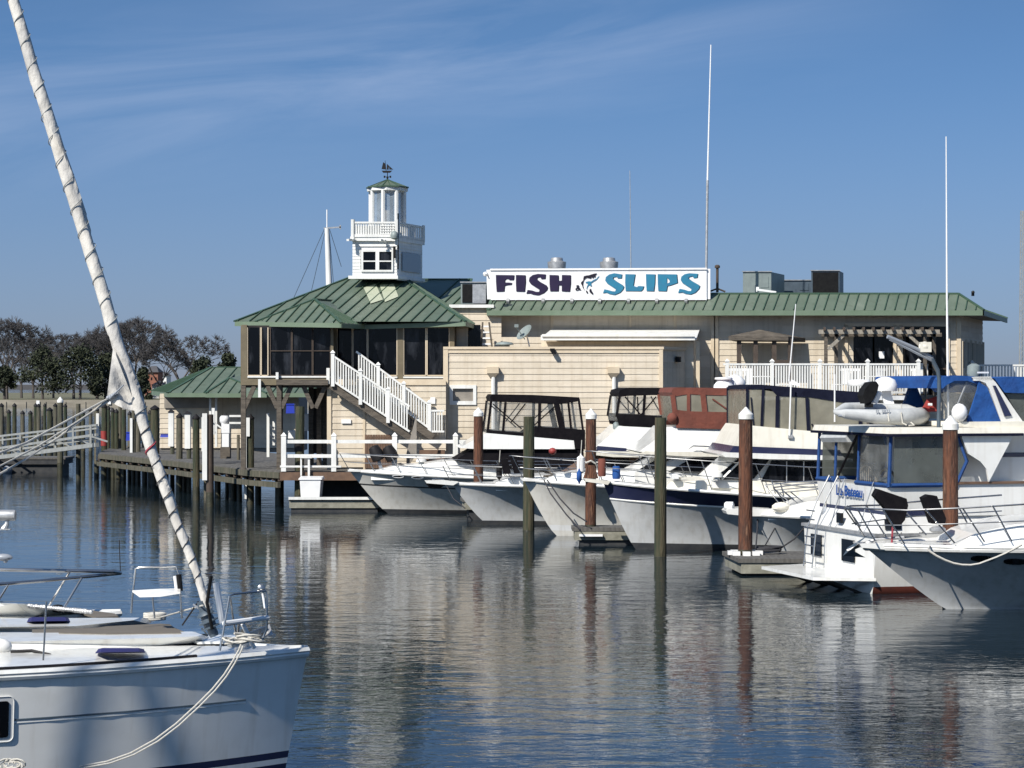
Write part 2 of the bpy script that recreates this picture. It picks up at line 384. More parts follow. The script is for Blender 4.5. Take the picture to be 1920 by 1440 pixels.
# ------------------------------------------------------------------ far trees
def bare_tree_mesh(seed, hgt, spread, lean=0):
    rd = random.Random(seed); T = MB(); C = MB()
    def rec(p, d, L, r, lvl):
        q = p + d * L
        (T if lvl < 3 else C).tube([p, q], [r, r * .68], 5 if lvl < 2 else 3, cap=False)
        if lvl >= 7: return
        if lvl == 6:
            for _ in range(5):
                e = Vector((rd.gauss(0,1), rd.gauss(0,1), rd.gauss(.2,.7))).normalized(); C.tube([q, q + (d + e).normalized() * L * .9], [.035, .02], 3, cap=False)
        k = 3 if lvl in (0, 1, 5, 6) else 2 + (rd.random() < .6)
        for i in range(k):
            a = rd.uniform(.18, .62) * (1.15 if lvl == 0 else 1); th = 2*pi*(i + rd.random()*.6) / k
            ax = d.orthogonal().normalized(); ax = Matrix.Rotation(th, 3, d) @ ax
            nd_ = (Matrix.Rotation(a, 3, ax) @ d); nd_ = (nd_ + Vector((0, 0, .10 if lvl < 3 else -.02))).normalized()
            nd_.x *= spread; nd_.normalize()
            rec(q, nd_, L * rd.uniform(.68, .88), max(r * .62, .035), lvl + 1)
    rec(Vector((0, 0, -.3)), Vector((lean, 0, 1)).normalized(), hgt * .2, hgt * .02, 0)
    zt = max(p.z for p in C.v); s = hgt / zt
    for m_ in (T, C): m_.v = [p * s for p in m_.v]
    return T, C
def place_tree(T, C, px_, Dt, name, label, group, mats, flip=1, sc=1):
    loc = Vector((X(px_, Dt), Dt, 1.45))
    r = thing(name, label, 'tree', loc, 0, group)
    for nm, m_, mt in (('trunk', T, mats[0]), ('crown', C, mats[1])):
        k = MB(); k.v = [Vector((p.x * flip, p.y, p.z)) * sc + loc for p in m_.v]; k.f = m_.f; k.m = m_.m
        k.build(nm, mt, r)
    return r
bt = {k: bare_tree_mesh(k[0], k[1] * 1.08, k[2]) for k in ((3, 17, 1.35), (11, 16, 1.2), (5, 13.5, 1.3), (8, 15, 1.3))}
BT = [((3, 17, 1.35), 12, 492, 1, 'leftmost bare winter tree on the far shore, wide pale crown'),
      ((8, 15, 1.3), 62, 520, -1, 'thin bare tree behind the far evergreens at left'),
      ((11, 16, 1.2), 138, 505, 1, 'bushy brown bare tree behind the middle evergreens'),
      ((8, 15, 1.3), 182, 498, 1, 'brown bare tree just left of the furled sail'),
      ((3, 17, 1.35), 252, 500, -1, 'tallest bare winter tree, right of the furled sail'),
      ((11, 16, 1.2), 226, 515, -1, 'bare tree half hidden behind the furled sail'),
      ((5, 13.5, 1.3), 300, 515, -1, 'bare tree between the tallest bare tree and the rounded one'),
      ((8, 15, 1.3), 100, 530, 1, 'bare tree between the two left evergreens, set back'),
      ((11, 16, 1.2), 40, 535, -1, 'dense bare tree set back behind the leftmost trees'),
      ((5, 13.5, 1.3), 338, 496, 1, 'rounded bare tree standing left of the far evergreen and green hut')]
for k, px_, Dt, fl, lb in BT:
    place_tree(*bt[k], px_, Dt, 'bare_tree', lb, 'bare trees on the far shore', (M['bark'], M['twig']), fl, {12: 1.02, 62: .84, 138: .93, 182: .93, 252: 1.04, 226: 1.0, 300: .86, 100: .74, 40: .92, 338: 1.0}[px_])
def evergreen(px_, Dt, topy, wpx, lb, seed, basey=735):
    rd = random.Random(seed); base = Vector((X(px_, Dt), Dt, 1.45)); hz_ = Z(topy, Dt) - 1.45; rw = wpx * 1.22 * Dt / F / 2
    r = thing('evergreen_tree', lb, 'tree', base, 0, 'dark evergreens on the far shore')
    T = MB(); T.tube([base, base + Vector((rd.uniform(-.3, .3), 0, hz_ * .7))], [.35, .12], 6)
    for i in range(7):
        z0 = hz_ * rd.uniform(.15, .5); a = rd.uniform(0, 6.28)
        T.tube([base + Vector((0, 0, z0)), base + Vector((cos(a)*rw*.6, sin(a)*rw*.6, z0 + hz_*.2))], [.12, .05], 4)
    T.build('trunk', M['bark'], r)
    C = MB(); zl = max(.0, (Z(basey, Dt) - 1.45))
    clumps = []
    for i in range(38):
        t = rd.random() ** .8; a = rd.uniform(0, 6.28); rr = rw * (1 - .75 * t ** 1.8) * rd.uniform(.35, .95)
        clumps.append((Vector((cos(a)*rr, sin(a)*rr*.8, zl + (hz_ - zl) * t * .93)), rw * rd.uniform(.2, .36)))
    for c, cr in clumps:
        for j in range(85):
            d = Vector((rd.gauss(0, 1), rd.gauss(0, 1), rd.gauss(0, .75))).normalized() * cr * rd.uniform(.55, 1.12)
            p = base + c + d; s_ = rd.uniform(.14, .34)
            a = Vector((rd.gauss(0, 1), rd.gauss(0, 1), rd.gauss(0, 1))).normalized(); b_ = a.orthogonal().normalized()
            C.face([p - a*s_, p + b_*s_*.8, p + a*s_, p - b_*s_*.8])
    C.build('crown', M['leafd'], r)
for a in ((80, 484, 652, 78, 'broad dark evergreen on the far shore under the leftmost bare trees', 1, 728),
          (150, 482, 655, 92, 'wide dark evergreen between the brown pile and the furled sail', 2, 728),
          (8, 486, 690, 44, 'small dark evergreen at the left edge of the far shore', 5, 725),
          (198, 487, 664, 60, 'dark evergreen directly behind the furled sail', 3, 740),
          (268, 481, 688, 30, 'narrow very dark evergreen just right of the sail, left of the far houses', 4, 752),
          (378, 486, 672, 62, 'low dark evergreen above the green hut roof', 6, 750),
          (428, 487, 661, 48, 'round evergreen against the sky beside the glass pavilion', 7, 750)):
    evergreen(*a)
def house(x0, x1, y0, yr, y1, Dt, wallm, lb, stories=2):
    r = thing('far_house', lb, 'house', P((x0+x1)/2, y1, Dt), 0, 'houses on the far shore')
    b = MB(); b.px(x0, y0, x1, y1, Dt, 8); b.build('wall', wallm, r)
    rf = MB(); xa, xb = X(x0 - 2, Dt), X(x1 + 2, Dt); za, zb = Z(y0, Dt), Z(yr, Dt)
    rf.loft([(xa, Dt - .5, za), (xa, Dt + 8.5, za), (xa + 1.2, Dt + 4, zb)], [(xb, Dt - .5, za), (xb, Dt + 8.5, za), (xb - 1.2, Dt + 4, zb)]); rf.build('roof', M['droof'], r)
    for s in range(stories):
        for i in range(3):
            wn_ = MB(); cx = x0 + (x1-x0)*(i+.5)/3; cy = y0 + (y1-y0)*(s+.45)/stories
            wn_.px(cx-1.3, cy-2.6, cx+1.3, cy+2.6, Dt - .06, .05); wn_.build('window', M['glass'], r)
    return r
house(272, 296, 698, 686, 752, 560, M['brick'], 'brick house with grey roof on the far shore, seen right of the furled sail')
house(285, 304, 722, 714, 752, 520, M['white'], 'low white house with dark roof in front of the brick house', 1)
house(296, 312, 704, 697, 735, 600, M['wsiding'], 'small white house behind the bare tree near the green hut', 1)

# ------------------------------------------------------------------ restaurant
_rb = random.Random(21)
def clap(mb, a, b, z0, z1, pitch=.235, out=.024, m=0):
    """lapped boards from ground point a to b; the outer face is on the camera side"""
    a = Vector((a[0], a[1], 0)); b = Vector((b[0], b[1], 0)); d = (b - a).normalized(); n = Vector((d.y, -d.x, 0))
    k = max(1, round((z1 - z0) / pitch)); h = (z1 - z0) / k
    for i in range(k):
        z = z0 + i * h
        L_ = (b - a).length; u0 = 0.0
        while u0 < L_ - 1e-4:                    # boards of 3 to 5 m butted end to end, 4 mm gaps
            u1 = u0 + _rb.uniform(2.2, 4.6)
            if L_ - u1 < .9: u1 = L_
            p = a + d*u0; q = a + d*(u1 - (.004 if u1 < L_ else 0)); o1 = out + _rb.uniform(-.003, .003)
            mb.faces([p + n*o1 + Vector((0,0,z)), q + n*o1 + Vector((0,0,z)), q + n*.004 + Vector((0,0,z+h)), p + n*.004 + Vector((0,0,z+h)), p + Vector((0,0,z)), q + Vector((0,0,z))],
                 [(0,1,2,3), (4,5,1,0), (4,0,3), (5,2,1)], _rb.choice((0, 0, 0, 1, 2)))
            u0 = u1
def clapx(mb, x0, y0, x1, y1, D, **k): clap(mb, (X(x0, D), D), (X(x1, D), D), Z(y1, D), Z(y0, D), **k)
def seam_roof(mb, poly, sp=.42, dirh=(.25, 1), rib=.055, m0=0, m1=1, off=.2):
    """sheet metal roof face; poly[0]->poly[1] is the eave"""
    poly = [Vector(p) for p in poly]; A, B = poly[0], poly[1]; e = (B - A).normalized()
    n = (B - A).cross(poly[2] - A).normalized()
    if n.z < 0: n = -n
    mb.face(poly, m0)
    d = Vector((dirh[0], dirh[1], 0)); d.z = -(n.x*d.x + n.y*d.y) / n.z; d.normalize()
    w_ = d.cross(n).normalized() * .018
    L = (B - A).length; s = sp * off
    while s < L:
        o = A + e * s; best = None
        for i in range(1, len(poly)):
            p, q = poly[i], poly[(i+1) % len(poly)]
            # solve o + d t = p + (q-p) u  in the plane
            r = q - p; den = d.cross(r).dot(n)
            if abs(den) < 1e-8: continue
            t = (p - o).cross(r).dot(n) / den; u = (p - o).cross(d).dot(n) / den
            if -1e-6 <= u <= 1 + 1e-6 and t > .05 and (best is None or t < best): best = t
        if best:
            q = o + d * best
            mb.loft([o - w_, o + w_, o + w_ + n*rib, o - w_ + n*rib], [q - w_, q + w_, q + w_ + n*rib, q - w_ + n*rib], m1)
        s += sp
    s = sp * off
    while s + sp < L:                          # some sheets between the seams have faded or dulled, laid 4 mm proud
        if _rb.random() < .38:
            tops = []
            for o in (A + e * (s + .03), A + e * (s + sp - .03)):
                best = None
                for i in range(1, len(poly)):
                    p, q = poly[i], poly[(i+1) % len(poly)]; r = q - p; den = d.cross(r).dot(n)
                    if abs(den) < 1e-8: continue
                    t = (p - o).cross(r).dot(n) / den; u = (p - o).cross(d).dot(n) / den
                    if -1e-6 <= u <= 1 + 1e-6 and t > .05 and (best is None or t < best): best = t
                tops.append((o, best))
            (o0, t0_), (o1, t1_) = tops
            if t0_ and t1_: mb.face([o0 + n*.004, o1 + n*.004, o1 + d*t1_ + n*.004, o0 + d*t0_ + n*.004], _rb.choice((2, 3)))
        s += sp
    for i in range(1, len(poly)):     # hip and ridge caps
        p, q = poly[i], poly[(i+1) % len(poly)]
        mb.bar(p + n*.02, q + n*.02, .11, .05, m1)
bld = thing('restaurant_building', 'beige clapboard waterfront restaurant with green metal roof and white lighthouse cupola', 'building', (0, 88, 1.4))
zd = 1.42
# -- main hall
wl_ = MB()
Dm = 89.5
clapx(wl_, 925, 588, 1600, 700, Dm); clapx(wl_, 1590, 588, 1800, 612, Dm)
clap(wl_, (X(925, Dm), Dm), (X(1590, Dm), Dm), zd, Z(700, Dm))
clapx(wl_, 1780, 612, 1800, 760, Dm); clapx(wl_, 1677, 612, 1690, 760, Dm)
clap(wl_, (X(1590, Dm), Dm), (X(1800, Dm), Dm), 3.2, 4.2)
ra = Vector((X(1800, Dm), Dm, 0)); rb = Vector((X(1842, 97), 97, 0))
clap(wl_, ra, rb, Z(640, Dm) , Z(588, Dm)); clap(wl_, ra, rb, 3.0, Z(690, Dm))
for u_ in (0, .2, .4, .6, .8, .965):
    p = ra.lerp(rb, u_); wl_.box((p.x - .05, p.y, 3), (p.x + .12, p.y + .3, Z(635, Dm)))
clap(wl_, (X(925, Dm)-.02, Dm + 7), (X(925, Dm), Dm), zd, Z(590, Dm))
wl_.build('wall', SID, bld)
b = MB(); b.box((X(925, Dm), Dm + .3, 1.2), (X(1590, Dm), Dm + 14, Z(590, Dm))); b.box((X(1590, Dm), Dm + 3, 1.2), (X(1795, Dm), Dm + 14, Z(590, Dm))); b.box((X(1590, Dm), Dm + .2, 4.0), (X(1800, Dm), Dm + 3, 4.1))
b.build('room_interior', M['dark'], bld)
t = MB()
for x_ in (1337, 1343, 1798): t.px(x_ - 4, 588, x_ + 4, 760, Dm - .08, .08)
for x_ in (1035, 1266): t.px(x_ - 2.5, 588, x_ + 2.5, 620, Dm - .06, .06)
t.px(1180, 588, 1184, 614, Dm - .06, .06)
for x_ in (1587, 1678, 1690, 1778): t.px(x_ - 3, 610, x_ + 3, 760, Dm - .08, .1)
t.px(1584, 606, 1782, 612, Dm - .08, .1)
t.split('corner_trim', M['trim'], bld)
for x0, x1 in ((1594, 1637), (1639, 1674), (1696, 1735), (1738, 1775)):
    f_ = MB(); f_.px(x0 - 2, 612, x1 + 2, 760, Dm + .10, .05)
    f_ = f_.build('window', M['glass'], bld)
    g_ = MB(); D_ = Dm + .04
    for xx in (x0 - 2, x1): g_.px(xx, 612, xx + 2.5, 760, D_, .05)
    g_.px(x0, 690, x1, 693, D_, .05); g_.build('frame', M['woodd'], f_)
nt = MB(); nt.px(1648, 659, 1658, 672, Dm + .0, .02); nt.build('window_notice', M['plast'], bld)
sg = MB(); sg.face([ra + Vector((.03, .2, Z(690, Dm))), rb + Vector((-.05, 0, Z(690, Dm))), rb + Vector((-.05, 0, Z(640, Dm))), ra + Vector((.03, .2, Z(640, Dm)))]); sg.build('side_window', M['glass'], bld)
# mansard
De, Dt_ = 88.62, 89.95
ze, zt = Z(582, De), Z(551, Dt_)
eL = Vector((X(915, De), De, ze)); eR = Vector((X(1845, De), De, ze)); tL = Vector((X(926, Dt_), Dt_, zt)); tR = Vector((X(1797, Dt_), Dt_, zt))
rf = MB()
seam_roof(rf, [eL, eR, tR, tL], .40, (.30, 1))
bR = Vector((X(1889, 98), 98, Z(597, 98) )); tB = Vector((tR.x + 1.6, 99, zt - .02))
seam_roof(rf, [eR, bR, tB, tR], .5, (-1, .3), off=.6)
lB = Vector((eL.x + .3, 96, ze)); seam_roof(rf, [lB, eL, tL, Vector((tL.x + .3, 96, zt))], .5, (1, .1))
rf.face([tL, tR, tB, Vector((tL.x + .3, 99, zt))], 0)
rf.bar(tL, tR, .12, .10, 1)
rf.build('roof', ROOF, bld)
fz = MB(); fh = Vector((0, 0, -.20))
for p, q in ((eL, eR), (eR, bR), (lB, eL)):
    n_ = Vector((0, .05, 0)) if p is eL else Vector((.0, .05, 0))
    fz.prism([p, q, q + fh, p + fh], n_ if p is eL else Vector((-.05, 0, 0)))
fz.build('fascia', M['fascia'], bld)
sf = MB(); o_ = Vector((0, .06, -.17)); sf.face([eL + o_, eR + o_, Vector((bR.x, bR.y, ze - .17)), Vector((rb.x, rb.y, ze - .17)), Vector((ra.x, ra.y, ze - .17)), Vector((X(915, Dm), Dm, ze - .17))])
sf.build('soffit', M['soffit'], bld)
# -- middle block with the white lean-to roof
Dmid = 87.6
wb = MB(); clapx(wb, 1015, 640, 1300, 880, Dmid); clap(wb, (X(1300, Dmid), Dmid), (X(1300, Dmid) + .35, Dm), zd, Z(630, Dmid))
clapx(wb, 925, 632, 1020, 700, 88.7)
wb.build('wall', SID, bld)
wb = MB(); wb.box((X(1018, Dmid), Dmid + .05, 1.3), (X(1298, Dmid), Dm + .2, Z(641, Dmid))); wb.build('block_core', M['soffit'], bld)
aw = MB(); D0 = 86.9
a0 = Vector((X(1014, D0), D0, Z(634, D0))); a1 = Vector((X(1306, D0), D0, Z(634, D0))); b0 = Vector((X(1034, 89.4), 89.4, Z(617, 89.4))); b1 = Vector((X(1312, 89.4), 89.4, Z(617, 89.4)))
aw.loft([a0, a1, b1, b0], [p + Vector((0, 0, -.05)) for p in (a0, a1, b1, b0)])
aw.px(1014, 628.5, 1303, 638, D0 - .05, .09); aw.px(1016, 626.5, 1303, 631, D0 - .12, .05)
aw.build('lean_to_roof', M['white'], bld)
# -- front block
Df = 85.0
wb = MB(); xl, xr = X(834, Df), X(1240, Df); zf = Z(655, Df)
wx0, wx1, wz0, wz1 = X(845, Df), X(891, Df), Z(756, Df), Z(725, Df)
clap(wb, (xl, Df), (xr, Df), zd, wz0); clap(wb, (xl, Df), (xr, Df), wz1, zf)
clap(wb, (xl, Df), (wx0, Df), wz0, wz1); clap(wb, (wx1, Df), (xr, Df), wz0, wz1)
ks = Vector((.42, 1, 0)); e1 = Vector((xr, Df, 0)) + ks * 2.55
clap(wb, (xr, Df), (e1.x, e1.y), zd, zf)
wb.build('wall', SID, bld)
wb = MB(); wb.prism([(xl + .02, Df + .05, 1.3), (xr - .05, Df + .05, 1.3), (e1.x - .1, e1.y, 1.3), (xl + .02, e1.y, 1.3)], (0, 0, zf - 1.3)); wb.build('block_core', M['soffit'], bld)
tr = MB()
tr.prism([(xl - .05, Df - .09, zf), (xr + .09, Df - .09, zf), (e1.x + .1, e1.y, zf), (xl - .05, e1.y, zf)], (0, 0, .10))
tr.px(831, 650, 840, 885, Df - .075, .07); tr.px(1236, 655, 1243, 885, Df - .075, .07); tr.px(840, 657, 1236, 662, Df - .06, .05)
tr.px(1305, 640, 1312, 885, Dmid - .05, .05)
tr.split('corner_trim', M['trim'], bld)
w_ = MB(); w_.px(849, 729, 887, 752, Df + .06, .04); w_ = w_.build('window', M['glass'], bld)
f_ = MB()
for a in ((843, 722, 893, 728.5), (843, 752, 893, 759), (843, 728.5, 849, 752), (887, 728.5, 893, 752)): f_.px(*a, Df - .07, .14)
f_.build('frame', M['white'], w_)
for x_ in (925, 1151):                       # roof drain boxes and downpipes
    d = MB(); x0 = X(x_ - 12 if x_ > 1000 else x_ - 12, Df)
    d.loft([(X(x_-12, Df), Df - .28, Z(700, Df)), (X(x_+10, Df), Df - .28, Z(700, Df)), (X(x_+10, Df), Df - .02, Z(700, Df)), (X(x_-12, Df), Df - .02, Z(700, Df))],
           [(X(x_-12, Df), Df - .30, Z(688, Df)), (X(x_+10, Df), Df - .30, Z(688, Df)), (X(x_+10, Df), Df - .02, Z(688, Df)), (X(x_-12, Df), Df - .02, Z(688, Df))])
    d.loft([(X(x_-4, Df), Df - .16, Z(708, Df)), (X(x_+3, Df), Df - .16, Z(708, Df)), (X(x_+3, Df), Df - .02, Z(708, Df)), (X(x_-4, Df), Df - .02, Z(708, Df))],
           [(X(x_-11, Df), Df - .27, Z(700.5, Df)), (X(x_+9, Df), Df - .27, Z(700.5, Df)), (X(x_+9, Df), Df - .02, Z(700.5, Df)), (X(x_-11, Df), Df - .02, Z(700.5, Df))])
    d = d.build('drain_box', M['trim'], bld)
    q = MB(); q.tube([(X(x_, Df), Df - .11, Z(706, Df)), (X(x_, Df), Df - .11, 1.5)], .075, 8); q.build('downpipe', M['white'], d, True)
fl = MB(); c = P(1037, 655, Df); fl.box(c + Vector((-.12, -.22, -.05)), c + Vector((.06, -.02, .03))); fl.box(c + Vector((-.05, -.3, -.18)), c + Vector((.10, -.12, -.06)))
fl.build('floodlight', M['black'], bld)
vt = MB(); e_ = Vector((xr, Df, 0)) + ks * 1.6; vt.box((e_.x - .02, e_.y - .3, Z(678, Df)), (e_.x + .18, e_.y + .12, Z(668, Df))); vt.build('wall_vent', M['black'], bld)
# -- rear wing roof right of the cupola and the small clapboard return beside the pavilion
wb = MB(); clapx(wb, 846, 577, 940, 660, 88.9); clap(wb, (X(846, 88.9), 95), (X(846, 88.9), 88.9), zd, Z(577, 88.9)); wb.build('wall', SID, bld)
k = MB(); k.px(877, 609, 901, 652, 88.62, .12); k.build('side_window', M['glass'], bld)
k = MB(); k.px(856, 608, 877, 652, 87.6, .5); k.build('recess_panel', M['siding'], bld)
wb = MB(); wb.px(842, 571, 926, 577, 88.7, .3); wb.build('gutter', M['white'], bld)
rr = MB(); seam_roof(rr, [P(800, 577, 90), P(868, 577, 90), P(884, 524, 93.5), P(770, 524, 93.5)], .42, (.33, 1)); rr.build('roof', ROOF, bld)
# -- pavilion with glass upper storey
Dp, Db = 85.5, 84.2
pr = MB()
za = Z(606, 84.9); zr = Z(521, 90.5)
kx = .28
A = Vector((X(440, 84.9), 84.9, Z(603, 84.9))); B = Vector((X(873, 84.9), 84.9, Z(603, 84.9))); R1 = P(655, 521, 90.5); R2 = P(752, 521, 90.5)
seam_roof(pr, [A, B, R2, R1], .47, (kx, 1))
Bb = Vector((X(899, 91), 91, B.z)); Ab = Vector((A.x + .8, 91, A.z))
R3 = R2 + Vector((.35, .45, -.1)); R4 = R1 + Vector((.35, .45, -.1))
seam_roof(pr, [B, Bb, R3, R2], .47, (-1, .3)); seam_roof(pr, [Ab, A, R1, R4], .47, (1, .2)); seam_roof(pr, [Bb, Ab, R4, R3], .47, (0, -1)); pr.face([R1, R2, R3, R4], 0)
bay_a = Vector((X(500, 83.2), 83.2, Z(606, 83.2))); bay_b = Vector((X(640, 83.2), 83.2, Z(606, 83.2))); ap = P(590, 561.5, 86.2); ap2 = ap + Vector((.9, 2.6, 0))
tL2 = P(478, 604, 84.9)
seam_roof(pr, [tL2, bay_b, ap], .42, (kx, 1)); 
bret = bay_b + Vector((.72, 2.2, .0)); seam_roof(pr, [bay_b, bret, ap2 + Vector((.3, .6, 0)), ap], .42, (-1, .25), off=.7)
pr.build('roof', ROOF, bld)
for q4 in ([P(682, 540, 89.05), P(704, 532, 89.6), P(718, 561, 87.5), P(695, 569, 87.0)], [P(712, 536, 89.4), P(738, 532, 89.6), P(747, 556, 87.9), P(722, 566, 87.2)]):
    nn = (B - A).cross(R2 - A).normalized()
    # sun glint painted as a pale patch, lying 30 mm above the roof plane
    pts = [p + nn * ((A - p).dot(nn) + .03) for p in q4]
    k = MB(); k.prism(pts, nn * .01); k.build('painted_glint_patch', mat('painted_glint', (.42, .44, .33), (.36, .39, .28), 2, .5), bld)
fz = MB(); fh = Vector((0, 0, -.17))
A_ = A; fz.prism([A, P(478, 603, 84.9), P(478, 603, 84.9) + fh, A + fh], (0, .06, 0))
bl = Vector((X(470, 83.2), 83.2, bay_b.z))
fz.prism([A, bay_b, bay_b + fh, A + fh], (0, .06, 0)); fz.prism([bay_b, bret, bret + fh, bay_b + fh], (-.06, 0, 0))
fz.prism([bret, B, B + fh, bret + fh], (0, .06, 0)); fz.prism([B, Bb, Bb + fh, B + fh], (-.06, 0, 0))
fz.build('fascia', M['fascia'], bld)
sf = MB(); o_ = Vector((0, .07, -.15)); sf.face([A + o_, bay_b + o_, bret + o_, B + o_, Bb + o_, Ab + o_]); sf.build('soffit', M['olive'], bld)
# upper storey: posts, glass, mullions
zt_, zb_ = Z(610, Db), Z(706, Db)
lf = Vector((X(455, Db), Db, 0)); br_ = Vector((X(622, Db), Db, 0)); rt = Vector((X(850, Dp), Dp, 0))
po = MB()
def post(x0, x1, y0, y1, D, t=.2, mb=None, m=0): (mb or po).px(x0, y0, x1, y1, D, t, m)
post(453, 463, 609, 722, Db); post(620, 625, 609, 722, Db - .05, .1); post(745, 756, 609, 712, Dp); post(843, 852, 609, 705, Dp); post(625, 632, 609, 712, Dp)
po.px(453, 705, 622, 722, Db - .02, .3); po.px(463, 609, 850, 615, Dp - .05, .2); po.px(640, 705, 838, 714, Dp - .03, .25)
po.prism([(lf.x + .02, Db + 9, Z(722, Db)), (lf.x - .1, Db + .21, Z(722, Db)), (lf.x - .1, Db + .21, zt_), (lf.x + .02, Db + 9, zt_)], (.06, 0, 0))
po.split('window_post', M['olive'], bld)
panes = [(464, 488, Db), (490, 502, Db), (507, 546, Db), (548, 585, Db), (587, 619, Db), (632, 660, Dp), (662, 688, Dp), (690, 744, Dp), (757, 798, Dp), (801, 842, Dp)]
for i, (x0, x1, D_) in enumerate(panes):
    k = MB(); k.px(x0, 614, x1, 704, D_ + .08, .02); k = k.build('window', M['glass'], bld)
    fr = MB()
    for xx in (x0 - 1.2, x1 - .6): fr.px(xx, 614, xx + 1.9, 704, D_ + .02, .06)
    fr.px(x0, 703, x1, 705.5, D_ + .02, .06)
    if i in (2, 3, 4): fr.px(x0, 657, x1, 658.6, D_ + .03, .05)
    fr.build('frame', M['woodd'] if i in (2, 3, 4) else M['trim'], k)
sill = MB(); sill.px(464, 705, 517, 708, Db - .06, .05); sill.px(524, 705, 620, 708, Db - .06, .05); sill.px(722, 706, 745, 709, Dp - .08, .05); sill.px(756, 706, 838, 709, Dp - .08, .05); sill.split('sill', M['white'], bld)
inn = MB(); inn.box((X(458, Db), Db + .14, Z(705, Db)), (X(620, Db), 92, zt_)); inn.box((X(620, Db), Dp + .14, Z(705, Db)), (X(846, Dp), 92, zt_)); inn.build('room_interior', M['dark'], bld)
# lower storey clapboard room and open undercroft
Dw = 84.4
wb = MB(); clapx(wb, 615, 722, 836, 876, Dw); clap(wb, (X(615, Dw) + .2, 92), (X(615, Dw), Dw), zd, Z(722, Dw)); wb.build('wall', SID, bld)
wb = MB(); wb.box((X(617, Dw), Dw + .05, 1.3), (X(836, Dw), 91, Z(715, Dw))); wb.build('block_core', M['soffit'], bld)
tr = MB(); tr.px(613, 718, 621, 880, Dw - .07, .07); tr.px(681, 760, 685, 880, Dw - .06, .06); tr.px(621, 711, 836, 722, Dw - .06, .12)
k = MB(); k.px(586, 728, 611, 850, 89.5, .1); k.build('undercroft_shade', M['dark'], bld); tr.split('corner_trim', M['trim'], bld)  # dark sheet paints the deep shade at the back of the undercroft
un = MB()
un.px(455, 722, 622, 727, Db + .1, 7.5)
for x_, D_ in ((456, Db), (523, Db), (525, 88), (583, 88), (598, 86.5), (609, 88)): un.px(x_ - 4.5, 722, x_ + 4.5, 722 + (H - zd) * F / D_, D_, .2)
for x_, s_ in ((459, 1), (520, -1), (528, 1), (587, -1), (592, 1)): un.bar(P(x_, 765, Db + .1), P(x_ + s_ * 18, 724, Db + .1), .16)
un.px(518, 712, 615, 722, Db - .25, .2)
un.split('undercroft_post', M['wood'], bld)
pl = MB(); pl.px(484, 711, 489, 745, Db - .2, .12); pl.px(517, 698, 522, 711, Db - .2, .12); pl.px(612, 690, 618, 720, Db - .2, .12); pl.split('post_bracket', M['white'], bld)
for x0, y0, x1, y1, lb in ((807, 745, 816, 757, 'white notice on wall beside the stair'), (640, 786, 658, 794, 'small white plate low on wall')):
    k = MB(); k.px(x0, y0, x1, y1, Dw - .08, .03); k.build('wall_notice', M['plast'], bld)
gt = MB()
for i in range(11): gt.px(684 + i*4.9, 815, 688.3 + i*4.9, 878, Dw - .12, .05)
gt.build('door', M['brownw'], bld)
# stair
st = thing('outdoor_stair', 'white railed timber stair climbing the beige wall beside the glass pavilion', 'stair', P(700, 870, 84))
def railing(parent, p0, p1, n, h, posts=(), r=.025, rr=.045, m=None, low=.1):
    """baluster rail from p0 to p1 (foot line)"""
    m = m or M['white']; p0, p1 = Vector(p0), Vector(p1); up = Vector((0, 0, h)); lo = Vector((0, 0, low))
    k = MB(); k.bar(p0 + up, p1 + up, .10, .07); k.bar(p0 + lo, p1 + lo, .07, .07); k.split('rail', m, parent)
    k = MB()
    for i in range(1, n):
        a = p0.lerp(p1, i / n); k.box((a.x - r, a.y - r, a.z + low), (a.x + r, a.y + r, a.z + h - .02))
    k.build('slats', m, parent)
    for u in posts:
        a = p0.lerp(p1, u); q = MB(); q.box((a.x - .065, a.y - .065, a.z - .15), (a.x + .065, a.y + .065, a.z + h + .1))
        q.box((a.x - .09, a.y - .09, a.z + h + .1), (a.x + .09, a.y + .09, a.z + h + .13)); q.loft([(a.x - .08, a.y - .08, a.z+h+.13), (a.x + .08, a.y - .08, a.z+h+.13), (a.x + .08, a.y + .08, a.z+h+.13), (a.x - .08, a.y + .08, a.z+h+.13)],
               [(a.x - .01, a.y - .01, a.z+h+.21), (a.x + .01, a.y - .01, a.z+h+.21), (a.x + .01, a.y + .01, a.z+h+.21), (a.x - .01, a.y + .01, a.z+h+.21)])
        q.build('rail_post', m, parent)
Ds = 83.75
railing(st, P(624, 717, Ds), P(768, 812, Ds), 29, Z(667, Ds) - Z(717, Ds), (0, .36, .72), low=.06)
railing(st, P(668, 705, 84.15), P(805, 806, 84.15), 28, .92, (.3, .65, 1), low=.06)
railing(st, P(805, 812, 84.15), P(833, 812, 84.15), 6, .84, (), low=.06)
k = MB(); k.bar(P(620, 722, Ds + .1), P(772, 822, Ds + .1), .08, .26); k.bar(P(668, 722, 84.1), P(812, 820, 84.1), .08, .26); k.build('stringer', M['wood'], st)
k = MB()
for i in range(16): a = P(626 + i*9.3, 722 + i*6.2, Ds + .15); k.box((a.x - .02, a.y, a.z - .16), (a.x + .26, a.y + .5, a.z - .12))
k.build('tread', M['brownw'], st)
k = MB(); k.prism([P(762, 850, 83.0), P(781, 775, 83.0), P(781, 852, 83.0), P(762, 880, 83.0)], (0, .08, 0)); k.build('side_board', M['soffit'], st)
k = MB()
for i in range(6): k.box((X(775 + 5*(5-i), 83.6), 83.4 + .0 + i*.25, zd + i*.19), (X(833, 83.6), 85.2, zd + .17 + i*.19))
k.build('lower_step', M['brownw'], st)
